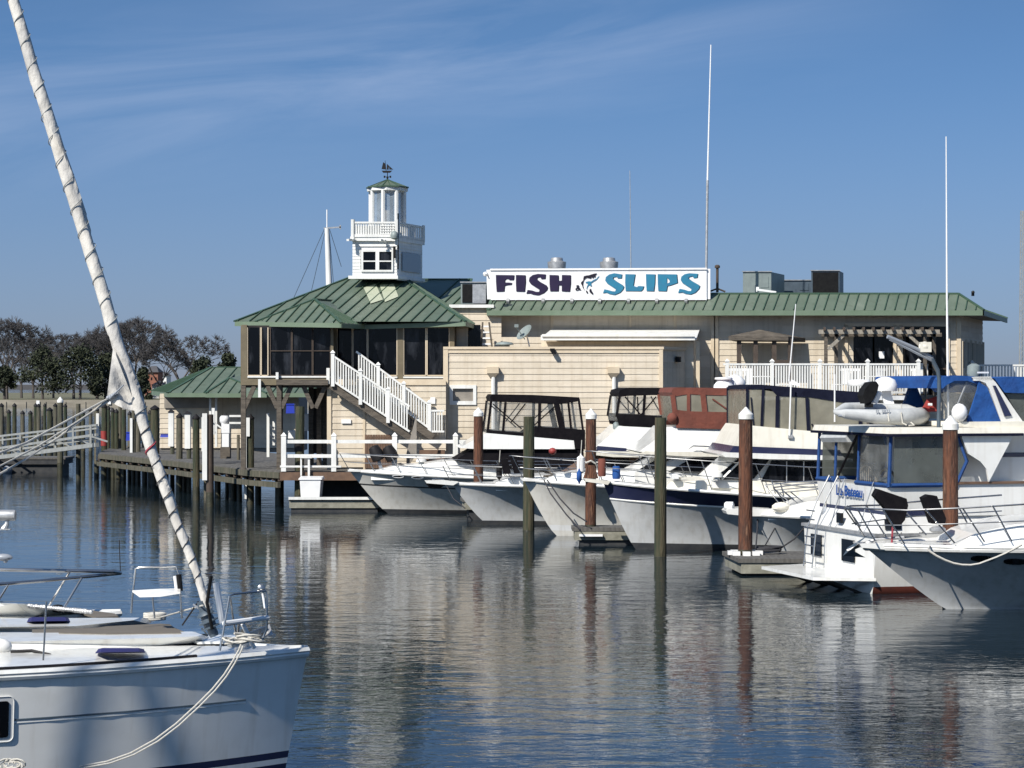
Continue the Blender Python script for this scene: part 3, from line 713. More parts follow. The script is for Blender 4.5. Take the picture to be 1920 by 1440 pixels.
# -- lighthouse cupola (part of the building)
cu = MB(); Dc = 89.0; k_ = .36
def cpt(px_, py_, d): return Vector((X(px_, Dc) + k_ * d, Dc + d, Z(py_, Dc)))
def cbox(mb, x0, y0, x1, y1, d0, d1, m=0):
    A_ = [cpt(x0, y1, d0), cpt(x1, y1, d0), cpt(x1, y1, d1), cpt(x0, y1, d1)]; B_ = [cpt(x0, y0, d0), cpt(x1, y0, d0), cpt(x1, y0, d1), cpt(x0, y0, d1)]
    mb.loft(A_, B_, m)
cbox(cu, 661, 448, 744, 521, .03, 2.5)
clap(cu, (X(661, Dc), Dc), (X(744, Dc), Dc), Z(521, Dc), Z(505, Dc), pitch=.13, out=.02); clap(cu, (X(661, Dc), Dc), (X(744, Dc), Dc), Z(462, Dc), Z(452, Dc), pitch=.13, out=.02)
clap(cu, (X(661, Dc), Dc), (X(676, Dc), Dc), Z(505, Dc), Z(462, Dc), pitch=.13, out=.02); clap(cu, (X(737, Dc), Dc), (X(744, Dc), Dc), Z(505, Dc), Z(462, Dc), pitch=.13, out=.02)
cr = cpt(744, 500, 2.5); clap(cu, (X(744, Dc), Dc), (cr.x, cr.y), Z(525, Dc), Z(452, Dc), pitch=.13, out=.02)
cbox(cu, 659, 444, 747, 452, -.12, 2.62); cbox(cu, 655, 517, 748, 523, -.1, 2.6)
cu = cu.build('cupola', WSID, bld)
for x0, x1 in ((681, 704), (711, 734)):
    k = MB(); k.px(x0, 472, x1, 506, Dc - .03, .02); k.build('cupola_window', M['glass'], cu)
    k = MB()
    for a in ((x0-4, 468, x1+3, 472), (x0-4, 506, x1+3, 509.5), (x0-4, 472, x0, 506), (x1, 472, x1+3, 506), (x0, 488.5, x1, 490.8)): k.px(*a, Dc - .08, .07)
    k.build('window_frame', M['white'], cu)
k = MB(); q0, q1 = cpt(749, 500, .35), cpt(749, 500, 2.2)
k.prism([Vector((cpt(744.6, 0, .4).x + .03, Dc + .4, Z(507, Dc))), Vector((cpt(744.6, 0, 2.2).x + .03, Dc + 2.2, Z(507, Dc))), Vector((cpt(744.6, 0, 2.2).x + .03, Dc + 2.2, Z(472, Dc))), Vector((cpt(744.6, 0, .4).x + .03, Dc + .4, Z(472, Dc)))], (.03, 0, 0)); k.build('cupola_window', M['glassl'], cu)
# balcony: lattice and pickets
k = MB()
cbox(k, 663, 440, 747, 445, -.15, 2.6); cbox(k, 663, 416, 746, 419.5, -.15, -.06); cbox(k, 744, 416, 747, 419.5, -.1, 2.5); cbox(k, 665, 416, 746, 419, 2.5, 2.58)
for x_ in (664.5, 747, ): cbox(k, x_ - 2.5, 412, x_ + 2.5, 448 if x_ < 700 else 460, -.2, -.05)
cbox(k, 745, 414, 748, 446, 2.45, 2.6)
for i in range(17): x_ = 669 + i*4.6; cbox(k, x_, 419, x_ + 2.8, 442, -.12, -.09); cbox(k, x_, 419, x_ + 2.2, 442, 2.5, 2.53)
for i in range(12): cbox(k, 745, 419, 746.2, 442, .1 + i*.2, .2 + i*.2)
for i in range(4): cbox(k, 716, 423 + i*5, 746, 424.4 + i*5, -.14, -.12)
cbox(k, 668, 424, 744, 440, -.08, -.06)
k.build('balcony', M['white'], cu)
# lantern: octagonal posts, glass, roof
cy = Dc + 1.1; cx = X(726.5, cy); zl0, zl1 = Z(418, cy), Z(359, cy); Rl = .70
lan = MB()
for i in range(8):
    a = pi/8 + i*pi/4 + .2; lan.tube([(cx + Rl*cos(a), cy + Rl*sin(a), zl0 - .4), (cx + Rl*cos(a), cy + Rl*sin(a), zl1)], .085, 6)
lan.lathe((cx, cy, zl1 - .02), [(Rl + .06, 0), (Rl + .12, .02), (Rl + .12, .17), (Rl + .02, .17)], 8); lan.lathe((cx, cy, zl0 - .4), [(Rl + .05, 0), (Rl + .05, .12)], 8)
lan.tube([(cx, cy, zl0), (cx, cy, zl0 + .5)], .12, 8)
lan.build('lantern', M['white'], cu)
for i in (0, 1, 2, 3, 4, 5, 6, 7):
    a = pi/8 + i*pi/4 + .2; b_ = a + pi/4; k = MB()
    k.face([(cx+Rl*.97*cos(a), cy+Rl*.97*sin(a), zl0-.3), (cx+Rl*.97*cos(b_), cy+Rl*.97*sin(b_), zl0-.3), (cx+Rl*.97*cos(b_), cy+Rl*.97*sin(b_), zl1), (cx+Rl*.97*cos(a), cy+Rl*.97*sin(a), zl1)])
    k.build('lantern_glass', M['vlant'], cu)
lr = MB(); za_ = zl1 + .15; ap_ = Vector((cx, cy, za_ + .33))
for i in range(8):
    a = pi/8 + i*pi/4 + .2; b_ = a + pi/4; Ro = .86
    p, q = Vector((cx+Ro*cos(a), cy+Ro*sin(a), za_)), Vector((cx+Ro*cos(b_), cy+Ro*sin(b_), za_)); lr.face([p, q, ap_]); lr.face([p, q, Vector((cx, cy, za_ - .01))])
    lr.bar(p, ap_, .04, .04, 1); lr.bar(p.lerp(q, .5), ap_, .025, .03, 1); lr.bar(p, q, .05, .05, 1)
lr.build('lantern_roof', ROOF, cu)
wvt = MB(); c = Vector((cx, cy, ap_.z - .03))
def wp(px_, py_): return Vector((X(px_, cy) , cy, Z(py_, cy)))
ox = cx - X(728, cy)
def wq(px_, py_): return wp(px_, py_) + Vector((ox, 0, 0))
wvt.tube([c, Vector((cx, cy, Z(321, cy)))], .018, 6); wvt.ball(c + Vector((0, 0, .1)), .05, 8)
wvt.bar(wq(722, 331.5), wq(734, 331.5), .02); wvt.bar(wq(728, 331.5) + Vector((0, -.25, 0)), wq(728, 331.5) + Vector((0, .25, 0)), .02)
for x_ in (722.5, 733.5): wvt.box(wq(x_ - 1.5, 333.5) + Vector((0, -.01, 0)), wq(x_ + 1.5, 329.5) + Vector((0, .01, 0)))
def flat(pts, mb): mb.prism([wq(*p) + Vector((0, -.015, 0)) for p in pts], (0, .03, 0))
flat([(717, 320), (720, 324), (733, 324), (737, 320)], wvt); flat([(717, 317), (720, 304), (724, 307), (725.5, 318)], wvt); flat([(726.5, 318), (727, 307), (731, 311), (730, 318.5)], wvt); flat([(731.5, 318), (731, 311), (739, 318)], wvt)
wvt.bar(wq(725.5, 320), wq(723.5, 301), .02)
tag(wvt.build('weathervane', M['capb']), 'dark schooner shaped weathervane on top of the lighthouse cupola', 'weathervane')
# gadgets on the cupola
for a, b_ in (((652, 447), (664, 449)), ((712, 447), (722, 452))):
    k = MB(); k.bar(P(a[0], a[1] + 3, Dc - .5), P(b_[0], b_[1], Dc - .15), .12, .08)
    k.ball(P(b_[0] - 2, b_[1] - 1, Dc - .3), .07, 8)
    tag(k.build('floodlight', M['white']), 'white floodlight sticking out ' + ('at the left corner of the cupola balcony' if a[0] < 700 else 'over the cupola window'), 'light', 'floodlights on the cupola')
k = MB(); k.lathe(P(739.5, 447, Dc - .45), [(.02, -.05), (.14, 0), (.16, .12), (.12, .24), (.03, .3)], 10)
k = tag(k.build('siren_horn', M['grey'], None, True), 'pale dome shaped siren at the corner of the cupola balcony', 'siren')
k = MB(); k.tube([P(746.5, 505, Dc - .12), P(746.5, 400, Dc - .12)], .03, 6); k.box(P(737, 484, Dc - .25), P(742, 462, Dc - .12))
tag(k.build('antenna_mast', M['black']), 'black aerial pole with cables on the right corner of the cupola', 'antenna')
# ------------------------------------------------------------------ pier, piles, floats
def plank_deck(mb, poly, z, t=.06):
    mb.prism([(x, y, z - t) for x, y in poly], (0, 0, t))
dk = thing('timber_pier', 'long grey plank pier running from the far left to the restaurant', 'pier', (X(400, 95), 95, 0))
path = [(X(186, 105), 105), (X(262, 99), 99), (X(336, 94), 94), (X(400, 89), 89), (X(470, 84.5), 84.5), (X(525, 82.6), 82.6)]
k = MB(); plank_deck(k, path + [(X(1240, 82.6), 82.6), (X(1240, 84.5), 84.5), (X(630, 92), 92), (X(520, 104), 104), (X(300, 128), 128), (X(200, 112), 112)], 1.42)
k.build('deck', M['woodh'], dk)
k = MB()
for a, b_ in zip(path, path[1:] + [None]):
    if b_: k.bar((a[0], a[1] - .05, 1.27), (b_[0], b_[1] - .05, 1.27), .1, .22); k.bar((a[0] - .02, a[1] - .12, .92), (b_[0] - .02, b_[1] - .12, .92), .14, .2)
k.split('edge_beam', M['pilegg'], dk)
k = MB(); k.bar((X(525, 82.5), 82.5, 1.24), (X(1240, 82.5), 82.5, 1.24), .12, .3); k.build('front_beam', M['brownw'], dk)
k = MB()
for i in range(26):
    t = i / 25 * (len(path) - 1); j = min(int(t), len(path) - 2); f = t - j
    a = (path[j][0]*(1-f) + path[j+1][0]*f, path[j][1]*(1-f) + path[j+1][1]*f)
    k.box((a[0] - .08, a[1] + .02, 1.05), (a[0] + .08, a[1] + 3.0, 1.3))
k.build('joist_slats', M['woodd'], dk)
k = MB(); k.prism([(X(585, 84), 84, -.6), (X(1260, 84), 84, -.6), (X(1260, 84), 84, 1.1), (X(585, 84), 84, 1.1)], (0, .2, 0)); k.build('bulkhead', M['boot'], dk)
NP = {}
def pile(px_, top, wpx, wat=None, D=None, style='g', lb='', lean=0, wet=.55, grp=None, base=None, name='mooring_pile'):
    """style g green, y grey, b brown with white cone cap, w white sleeve; black = black pointed cap"""
    D = D or WD(wat); x = X(px_, D); r = wpx * D / F / 2; zt_ = Z(top, D); zb = -.8 if base is None else base
    o = thing(name, lb, 'pile', (x, D, 0), 0, grp or 'piles along the pier')
    mt = {'n': M['pilegg'], 'g': M['pileg'], 'y': M['pilegg'], 'b': M['pileb'], 'w': M['pilegg'], 'd': M['woodd']}[style[0]]
    cap_h = 0
    if 'c' in style[1:]: cap_h = .16
    if style[0] in 'bn': cap_h = .30
    k = MB(); dx = lean * (zt_ + .8)
    zz = [zb, wet, wet + .06, zt_ * .7, zt_ - cap_h]
    rr = [r * 1.06, r * 1.05, r * 1.03, r, r * .96]
    k.tube([(x + lean * (z_ - zb), D, z_) for z_ in zz[:2]], rr[:2], 12, 1); k.tube([(x + lean * (z_ - zb), D, z_) for z_ in zz[1:]], rr[1:], 12, 0)
    k.build('post', [mt, M['pilew']], o, True)
    xt = x + lean * (zt_ - zb)
    if style[0] in 'bn':
        c = MB(); c.lathe((xt, D, zt_ - .30), [(r * 1.08, 0), (r * 1.08, .12), (r * .95, .145), (.015, .30)], 16); c.build('cap', M['cap'], o, True)
    elif 'c' in style[1:]:
        c = MB(); c.lathe((xt, D, zt_ - .16), [(r * 1.12, 0), (r * 1.1, .06), (.02, .2)], 12); c.build('cap', M['capb'], o, True)
    return o, x, D, r
G1 = 'short piles beyond the pier at far left'
far = [(3, 757, 9, 872), (17, 769, 8, 872), (27, 757, 8, 866), (43, 771, 8, 866), (57, 771, 8, 866), (67, 757, 7, 861), (73, 758, 8, 862), (84, 757, 6, 858), (94, 765, 11, 866),
       (104, 757, 8, 860), (123, 758, 7, 858), (156, 770, 8, 862), (170, 766, 7, 862), (203, 762, 7, 880), (219, 768, 8, 895)]
names = ['first', 'second', 'third', 'fourth', 'fifth', 'sixth', 'seventh', 'eighth', 'ninth', 'tenth', 'eleventh', 'twelfth', 'thirteenth', 'fourteenth', 'fifteenth']
for i, (x_, t_, w_, wa) in enumerate(far):
    pile(x_, t_, w_, wa, style='gc' if i % 3 else 'yc', lb=f'thin green grey pile beyond the gangway, {names[i]} from the left edge', grp=G1, lean=random.uniform(-.006, .006))
fp = pile(113, 744, 11, D=116.8, style='n', lb='tall weathered grey brown pile with white cone cap at the far left floating dock', grp='brown piles with white caps')
near = [(147, 757, 9, 897, 'y', 'bare grey pile at the outer end of the gangway'),
        (181, 764, 9, 895, 'yc', 'grey pile with white plank strip at the gangway landing'),
        (195, 758, 11, 897, 'gc', 'green pile with a red painted band at the start of the pier'),
        (232, 768, 9, 899, 'g', 'green pile at the pier edge just left of the furled sail'),
        (259, 790, 9, 903, 'y', 'short grey pile beside the white plank, behind the sail'),
        (250, 764, 8, 905, 'y', 'grey pile with white plank strip immediately left of the sail'),
        (291, 761, 16, 908, 'gc', 'stout green pile with black cap just right of the furled sail'),
        (336, 776, 12, 922, 'yc', 'grey pile with black pointed cap between two white sleeved posts'),
        (368, 778, 13, 938, 'gc', 'light green pile with black pointed cap left of the dark brown pile'),
        (394, 777, 14, 950, 'd', 'thick dark brown pile with white rub strip at the pier edge'),
        (426, 811, 7, 920, 'y', 'thin short grey post at the pier edge near the pump'),
        (447, 815, 6, 925, 'y', 'thinnest short grey post at the pier edge left of the pavilion'),
        (469, 778, 14, 946, 'gc', 'green pile with white board and black cap at the pavilion corner'),
        (560, 762, 17, 955, 'g', 'tall green pile rising beside the white dock box')]
for x_, t_, w_, wa, stl, lb in near:
    o, x, D, r = pile(x_, t_, w_, wa, style=stl, lb=lb, lean=.012 if x_ == 560 else random.uniform(-.004, .004))
    def strip(px0, y0, y1, w, m, nm):
        k = MB(); c = X(px0, D); k.box((c - w, D - r - .07, Z(y1, D)), (c + w, D - r + .02, Z(y0, D))); k.build(nm, m, o)
    if x_ == 181: strip(184, 775, 863, .07, M['white'], 'rub_strip')
    if x_ == 250: strip(247, 784, 876, .06, M['white'], 'rub_strip')
    if x_ == 195:
        k = MB(); k.lathe((x, D, Z(836, D)), [(r * 1.09, 0), (r * 1.09, Z(808, D) - Z(836, D))], 12); k.build('painted_band', M['red'], o, True)
    if x_ == 394: strip(385, 775, 900, .09, M['white'], 'rub_strip')
    if x_ == 469: strip(462, 783, 818, .15, M['white'], 'board'); strip(461, 818, 935, .05, M['white'], 'rub_strip')
    if x_ == 291: strip(283, 850, 882, .05, M['white'], 'rub_strip'); strip(288, 852, 880, .04, M['white'], 'rub_strip')
    if x_ == 560:
        k = MB(); k.lathe((x + .02, D, Z(846, D)), [(r * 1.1, 0), (r * 1.12, .3)], 12); k.build('dark_band', M['capb'], o, True)
    if x_ in (195, 232, 259, 336):
        k = MB(); k.lathe((x, D, Z(858 if x_ != 336 else 870, D)), [(r * 1.1, 0), (r * 1.3, .04), (r * 1.3, .10), (r * 1.1, .14)], 10); k.build('rope_wrap', M['rope'], o, True)
for i, (x_, t_, bt_, wa, lb) in enumerate(((321, 767, 837, 912, 'white sleeved post with cleat hole, leftmost of three on the pier'), (352, 770, 841, 925, 'white sleeved post, middle of three on the pier'), (384, 774, 846, 936, 'white sleeved post touching the dark brown pile'))):
    D = WD(wa) + 1.5; x = X(x_, D); o = thing('sleeved_post', lb, 'post', (x, D, 1.4), 0, 'white sleeved posts on the pier')
    k = MB(); k.box((x - .12, D - .12, Z(bt_, D)), (x + .12, D + .12, Z(t_ + 6, D))); k.build('sleeve', M['white'], o)
    k = MB(); k.loft([(x-.16, D-.16, Z(t_+6, D)), (x+.16, D-.16, Z(t_+6, D)), (x+.16, D+.16, Z(t_+6, D)), (x-.16, D+.16, Z(t_+6, D))], [(x-.01, D-.01, Z(t_, D)), (x+.01, D-.01, Z(t_, D)), (x+.01, D+.01, Z(t_, D)), (x-.01, D+.01, Z(t_, D))]); k.build('cap', M['capb'], o)
    k = MB(); k.tube([(x + .05, D + .02, -.6), (x + .05, D + .02, Z(bt_, D) + .02)], .10, 8); k.build('post', M['pilegg'], o, True)
for i, (x_, t_, w_) in enumerate(((212, 766, 8), (225, 760, 7), (243, 772, 8), (271, 762, 9), (281, 770, 8), (306, 764, 9), (312, 774, 8))):
    pile(x_, t_, w_, D=112 + i * .8, style=('gc', 'y', 'yc', 'g')[i % 4], lb='pile beyond the pier, ' + ('first right of the red banded pile', 'second right of the red banded pile', 'behind the blue crate', 'hidden partly by the sail, left one', 'hidden partly by the sail, right one', 'at the left corner of the hut', 'in front of the hut left corner')[i], grp='piles on the far side of the pier', lean=random.uniform(-.006, .006))
# dark support piles under the pier
for i, (x_, wa, w_) in enumerate(((205, 896, 9), (222, 900, 8), (272, 907, 9), (283, 909, 10), (310, 912, 12), (345, 922, 11), (408, 935, 12), (437, 938, 15), (449, 940, 10), (484, 948, 12), (524, 950, 17), (590, 946, 14), (650, 943, 14))):
    D = WD(wa) + 1.2; x = X(x_, D); k = MB(); k.tube([(x, D, -.8), (x, D, 1.3)], w_*D/F/2, 10)
    tag(k.build('support_pile', M['pilew'], None, True), f'dark wet pile under the pier deck, {"far end" if i < 5 else "near the corner" if i < 10 else "under the restaurant front"}, number {i+1} from the left', 'pile', 'dark support piles under the pier')
sup = [o for o in scene.collection.objects if o.name.startswith('support_pile')]
subj = ['under the red banded pile', 'just left of the bare green pile', 'hidden behind the sail foot', 'right behind the stout green pile', 'left of the first black capped pile', 'behind the black capped grey pile', 'just right of the thick brown pile',
        'below the thin short posts', 'below the pier corner beam', 'right of the white board pile', 'left of the tall green pile', 'behind the white dock box', 'below the left end of the white fence']
for o, s_ in zip(sup, subj): o['label'] = 'dark wet support pile ' + s_
# water pump / pedestal on pier
D = 91; o = thing('dock_pedestal', 'white dock utility pedestal with round light and black pointed cap', 'pedestal', P(422, 860, D))
k = MB(); k.px(415, 795, 430, 812, D, .3); k.px(416, 812, 429, 838, D + .02, .26); k.build('cabinet', M['plast'], o)
k = MB(); k.lathe(P(421, 796, D + .15), [(.12, 0), (.2, .12), (.2, .28), (.14, .36)], 12); k.build('lamp', M['plast'], o, True)
k = MB(); k.lathe(P(421, 783, D + .15), [(.19, 0), (.02, .17)], 4); k.build('cap', M['capb'], o)
k = MB(); k.px(413, 838, 431, 860, D + .02, .4); k.build('base', M['wood'], o)
k = MB(); k.bar(P(400, 765, 92), P(400, 815, 92), .12); k.bar(P(402, 793, 92), P(416, 803, 92), .06); k.bar(P(396, 803, 92), P(407, 815, 92), .05)
tag(k.build('fence_post', M['white']), 'white post with braces just left of the dock pedestal', 'post')
k = MB(); k.bar(P(430, 780, 93), P(456, 780, 93), .08); k.bar(P(430, 793, 93), P(456, 793, 93), .08); tag(k.build('rail_fence', M['white']), 'short white two rail fence behind the dock pedestal', 'fence')
k = MB(); k.px(500, 775, 505, 857, 86.5, .15); k.px(511, 790, 516, 835, 87, .12); k.bar(P(504, 798, 86.8), P(514, 803, 86.8), .08); k.bar(P(504, 815, 86.8), P(514, 820, 86.8), .08)
tag(k.build('gate_frame', M['white']), 'white gate frame under the glass pavilion', 'gate')
for x0, y0, x1, y1, m_, lb, nm, D_ in ((536, 757, 552, 775, 'bluep', 'blue tarpaulin bundle under the pavilion', 'tarpaulin', 96), (540, 808, 552, 822, 'plast', 'white box stored under the pavilion', 'storage_box', 90),
                              (566, 776, 580, 808, 'plast', 'white cabinet under the pavilion right of green pile', 'cabinet', 90), (236, 810, 249, 826, 'bluep', 'bright blue crate on the pier left of the sail', 'crate', 108), (300, 814, 318, 820, 'bluep', 'dark blue tarpaulin below the green roofed hut', 'tarpaulin', 105)):
    k = MB(); c0 = P(x0, y1, D_); c1 = P(x1, y0, D_); h_ = c1.z - c0.z; w2 = c1.x - c0.x
    k.loft([(c0.x, D_, c0.z), (c1.x, D_, c0.z), (c1.x, D_ + .5, c0.z), (c0.x, D_ + .5, c0.z)], [(c0.x + w2*.06, D_ + .03, c0.z + h_*.9), (c1.x - w2*.06, D_ + .03, c0.z + h_*.9), (c1.x - w2*.06, D_ + .47, c0.z + h_*.9), (c0.x + w2*.06, D_ + .47, c0.z + h_*.9)])
    k.box((c0.x + w2*.02, D_ + .0, c0.z + h_*.88), (c1.x - w2*.02, D_ + .5, c1.z))
    tag(k.build(nm, M[m_]), lb, nm.replace('_', ' '))
for x_, lb in ((531, 'leftmost of four'), (626, 'second from left'), (740, 'third from left'), (854, 'rightmost')): pass
# white two rail dock fence
fe = thing('dock_fence', 'white two rail fence with pointed posts along the restaurant dock front', 'fence', P(690, 884, 82.5))
D = 82.5
for x_ in (532, 626, 740, 854):
    k = MB(); c = X(x_, D); zt_ = Z(817, D); k.box((c - .09, D - .09, 1.42), (c + .09, D + .09, zt_)); k.loft([(c-.11, D-.11, zt_), (c+.11, D-.11, zt_), (c+.11, D+.11, zt_), (c-.11, D+.11, zt_)], [(c-.01, D-.01, zt_+.12), (c+.01, D-.01, zt_+.12), (c+.01, D+.01, zt_+.12), (c-.01, D+.01, zt_+.12)])
    k.build('fence_post', M['white'], fe)
for y_ in (828, 855):
    k = MB(); k.px(535, y_ - 3.2, 900, y_ + 3.2, D - .02, .05); k.build('rail', M['white'], fe)
k = MB(); k.px(525, 873, 640, 876.5, D - .1, .12); k.build('kick_board', M['white'], fe)
# floats
def flt(name, lb, quad, ztop, sides, h=.5, grp='floating finger docks', top=None, edge=None):
    o = thing(name, lb, 'floating dock', (quad[0][0], quad[0][1], 0), 0, grp)
    k = MB(); k.prism([(x, y, ztop - .10) for x, y in quad], (0, 0, .10)); k.build('deck', top or M['woodh'], o)
    c = Vector((sum(p[0] for p in quad)/4, sum(p[1] for p in quad)/4, 0)); q2 = [(c.x + (x-c.x)*.985, c.y + (y-c.y)*.97) for x, y in quad]
    k = MB(); k.prism([(x, y, ztop - .36) for x, y in q2], (0, 0, .255)); k.build('side_timber', edge or M['cond'], o)
    q3 = [(c.x + (x-c.x)*.95, c.y + (y-c.y)*.85) for x, y in quad]
    k = MB(); k.prism([(x, y, -.3) for x, y in q3], (0, 0, ztop - .37 + .3)); k.build('pontoon', M['boot'], o)
    return o
D0 = 84.0 - 1.2
o = flt('floating_dock', 'white edged floating dock carrying the white dock box', [(X(541, 81.2), 81.2), (X(712, 81.2), 81.2), (X(712, 81.2), 82.2), (X(541, 81.2), 82.2)], .50, None)
k = MB(); k.px(541, 932, 714, 937, 81.12, .06); k.build('white_rail', M['white'], o)
bx_ = thing('dock_box', 'white fibreglass dock box with slanted lid on the floating dock', 'dock box', P(585, 932, 81.4))
k = MB(); D = 81.35; a, b_ = X(562, D), X(604, D)
k.loft([(a+.04, D, .505), (b_-.10, D, .505), (b_-.06, D+.62, .505), (a+.06, D+.62, .505)], [(a, D-.03, Z(899, D)), (b_-.05, D-.03, Z(899, D)), (b_, D+.65, Z(899, D)), (a, D+.65, Z(899, D))]); k.build('body', M['plast'], bx_)
k = MB(); k.loft([(a-.05, D-.07, Z(899, D)), (b_-.0, D-.07, Z(899, D)), (b_+.05, D+.69, Z(899, D)), (a-.05, D+.69, Z(899, D))], [(a-.02, D-.04, Z(896.5, D)), (b_-.04, D-.04, Z(896.5, D)), (b_, D+.66, Z(894, D)), (a-.02, D+.66, Z(894, D))]); k.build('lid', M['plast'], bx_)
k = MB(); k.px(563, 855, 566, 892, 82.3, .06); k.px(577, 856, 581, 893, 82.3, .06); k.px(563, 855, 585, 859, 82.25, .05); tag(k.build('boarding_ladder', M['white']), 'small white ladder hooked on the dock edge above the dock box', 'ladder')
D = 53.9
o = flt('floating_dock', 'grey finger float around the tall brown pile left of the trawler', [(X(1385, D), D), (X(1385, D) + 9, D), (X(1354, 56.4) + 9, 56.4), (X(1354, 56.4), 56.4)], .42, None)
k = MB(); c = P(1397, 1036, 55.2)
for a in range(8): k.box((c.x + .34*cos(a*pi/4) - .09, c.y + .34*sin(a*pi/4) - .09, .42), (c.x + .34*cos(a*pi/4) + .09, c.y + .34*sin(a*pi/4) + .09, .52))
k.build('pile_collar', M['plast'], o)
D = 64.4
o = flt('floating_dock', 'mossy finger float at the foot of the middle brown pile', [(X(1073, D), D), (X(1073, D) + 9, D), (X(1073, D) + 9, D + 1.2), (X(1073, D) , D + 1.2)], .50, None)
k = MB(); k.px(1086, 1002, 1130, 1006, D - .1, .15); k.build('pile_collar', M['plast'], o)
D = 76.8
o = flt('floating_dock', 'narrow grey float end between the two leftmost motor yachts', [(X(868, D), D - .6), (X(868, D) + 9, D), (X(868, D) + 9, D + 1.2), (X(862, D), D + .6)], .72, None)
k = MB(); k.box((X(874, D) - .1, D - .1, .72), (X(874, D) + .1, D + .1, .95)); k.box((X(874, D) - .2, D - .1, .88), (X(874, D) + .2, D + .1, .97)); k.build('cleat', M['black'], o)
D = 118
o = flt('floating_dock', 'low black floating dock at the far left edge', [(-34, D - .5), (X(126, D), D - .5), (X(126, D), D + 2), (-34, D + 2)], .80, None, edge=M['boot'])
k = MB(); k.ball(P(14, 882, D - .7), .26, 12); tag(k.build('mooring_ball', M['fender'], None, True), 'pale round fender on the far left floating dock', 'fender')
# gangway
gw = thing('gangway', 'long pale aluminium truss gangway from pier to the far left floating dock', 'gangway', P(90, 860, 113))
Dg0, Dg1 = 116, 106
def gl(x0, y0, x1, y1, w=.1, off=0): k = MB(); k.bar(P(x0, y0, Dg0 + off), P(x1, y1, Dg1 + off), w); k.build('chord', M['alu'], gw)
gl(-20, 860, 182, 834, .2); gl(-20, 843, 182, 815, .12); gl(-20, 820, 182, 797, .1); gl(-20, 828, 182, 803, .08, 1.4); gl(-20, 850, 182, 822, .1, 1.4)
for i in range(6):
    u = i / 5; x_ = 5 + u * 165; D_ = Dg0 + (Dg1 - Dg0) * u
    k = MB(); k.bar(P(x_, 857 - u*24, D_), P(x_, 817 - u*20, D_), .09); k.build('upright', M['alu'], gw)
    k = MB(); k.bar(P(x_, 818 + 20 - u*20, D_), P(x_ + 32, 852 - u*24, D_), .08); k.build('brace', M['alu'], gw)
k = MB(); k.prism([P(-20, 858, Dg0), P(182, 832, Dg1), P(182, 832, Dg1 + 1.3), P(-20, 858, Dg0 + 1.3)], (0, 0, .05)); k.build('walkway', M['alu'], gw)
# ------------------------------------------------------------------ tall brown and green piles among the boats
GB = 'brown piles with white caps'
pile(897, 764, 18, D=77.2, style='b', lb='brown pile with white cone cap in front of leftmost motor yacht', grp=GB)
pile(1107, 766, 20, D=65.0, style='b', lb='brown pile with white cap on the mossy float, coiled rope tied round it', grp=GB, lean=.004)
pile(1397, 763, 26, D=55.2, style='b', lb='brown pile with white cap rising from the grey float left of the trawler', grp=GB, lean=.004)
pile(1782, 779, 29, D=47.3, style='b', lb='thickest brown pile with white cap in front of the blue trimmed trawler', grp=GB, base=-.8)
pile(991, 781, 21, D=70.9, style='g', lb='dark green flat topped pile left of the middle brown pile', grp='green piles in the open water', wet=.02, lean=.003)
pile(1238, 783, 22.5, D=60.0, style='g', lb='dark green flat topped pile in front of the navy banded yacht', grp='green piles in the open water', wet=.02, lean=.002)
# ------------------------------------------------------------------ upper deck with white railing
ud = thing('upper_deck', 'raised deck with white picket railing beside the restaurant', 'deck', P(1540, 745, 87))
Dk = 86.2; x0, x1 = X(1356, Dk), X(1722, Dk); zdk = Z(741, Dk)
x2 = X(1950, 92) + 2
k = MB(); k.prism([(x0, Dk, zdk - .15), (x1, Dk, zdk - .15), (x1 + 2.2, 92, zdk - .15), (x2, 92, zdk - .15), (x2, 98, zdk - .15), (x0 + 1, 98, zdk - .15), (x0, Dm - .12, zdk - .15)], (0, 0, .15)); k.build('deck', M['woodh'], ud)
k = MB(); k.px(1356, 742, 1722, 750, Dk - .06, .05); k.build('fascia', M['plast'], ud)
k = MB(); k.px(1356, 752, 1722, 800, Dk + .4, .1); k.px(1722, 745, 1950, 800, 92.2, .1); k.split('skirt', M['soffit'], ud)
for i in range(5):
    k = MB(); xx = x0 + .3 + i*(x1 - x0 - .6)/4; k.box((xx - .15, Dk + .1, .2), (xx + .15, Dk + .38, zdk - .16)); k.build('deck_post', M['wood'], ud)
for i in range(5):
    k = MB(); xx = x1 + 2 + i*(x2 - x1 - 2.4)/4; k.box((xx - .15, 92.5, .2), (xx + .15, 92.8, zdk - .16)); k.build('deck_post', M['wood'], ud)
railing(ud, (x0, Dk, zdk), (x1, Dk, zdk), 74, Z(683, Dk) - zdk, (.02, .25, .495, .74, 1), r=.028)
railing(ud, (x1, Dk, zdk), (x1 + 1.6, 91.8, zdk), 20, 1.2, (1,), r=.028)
railing(ud, (x1 + 1.6, 91.8, zdk), (x2, 91.8, zdk), 50, 1.2, (.25, .62, .8), r=.028)
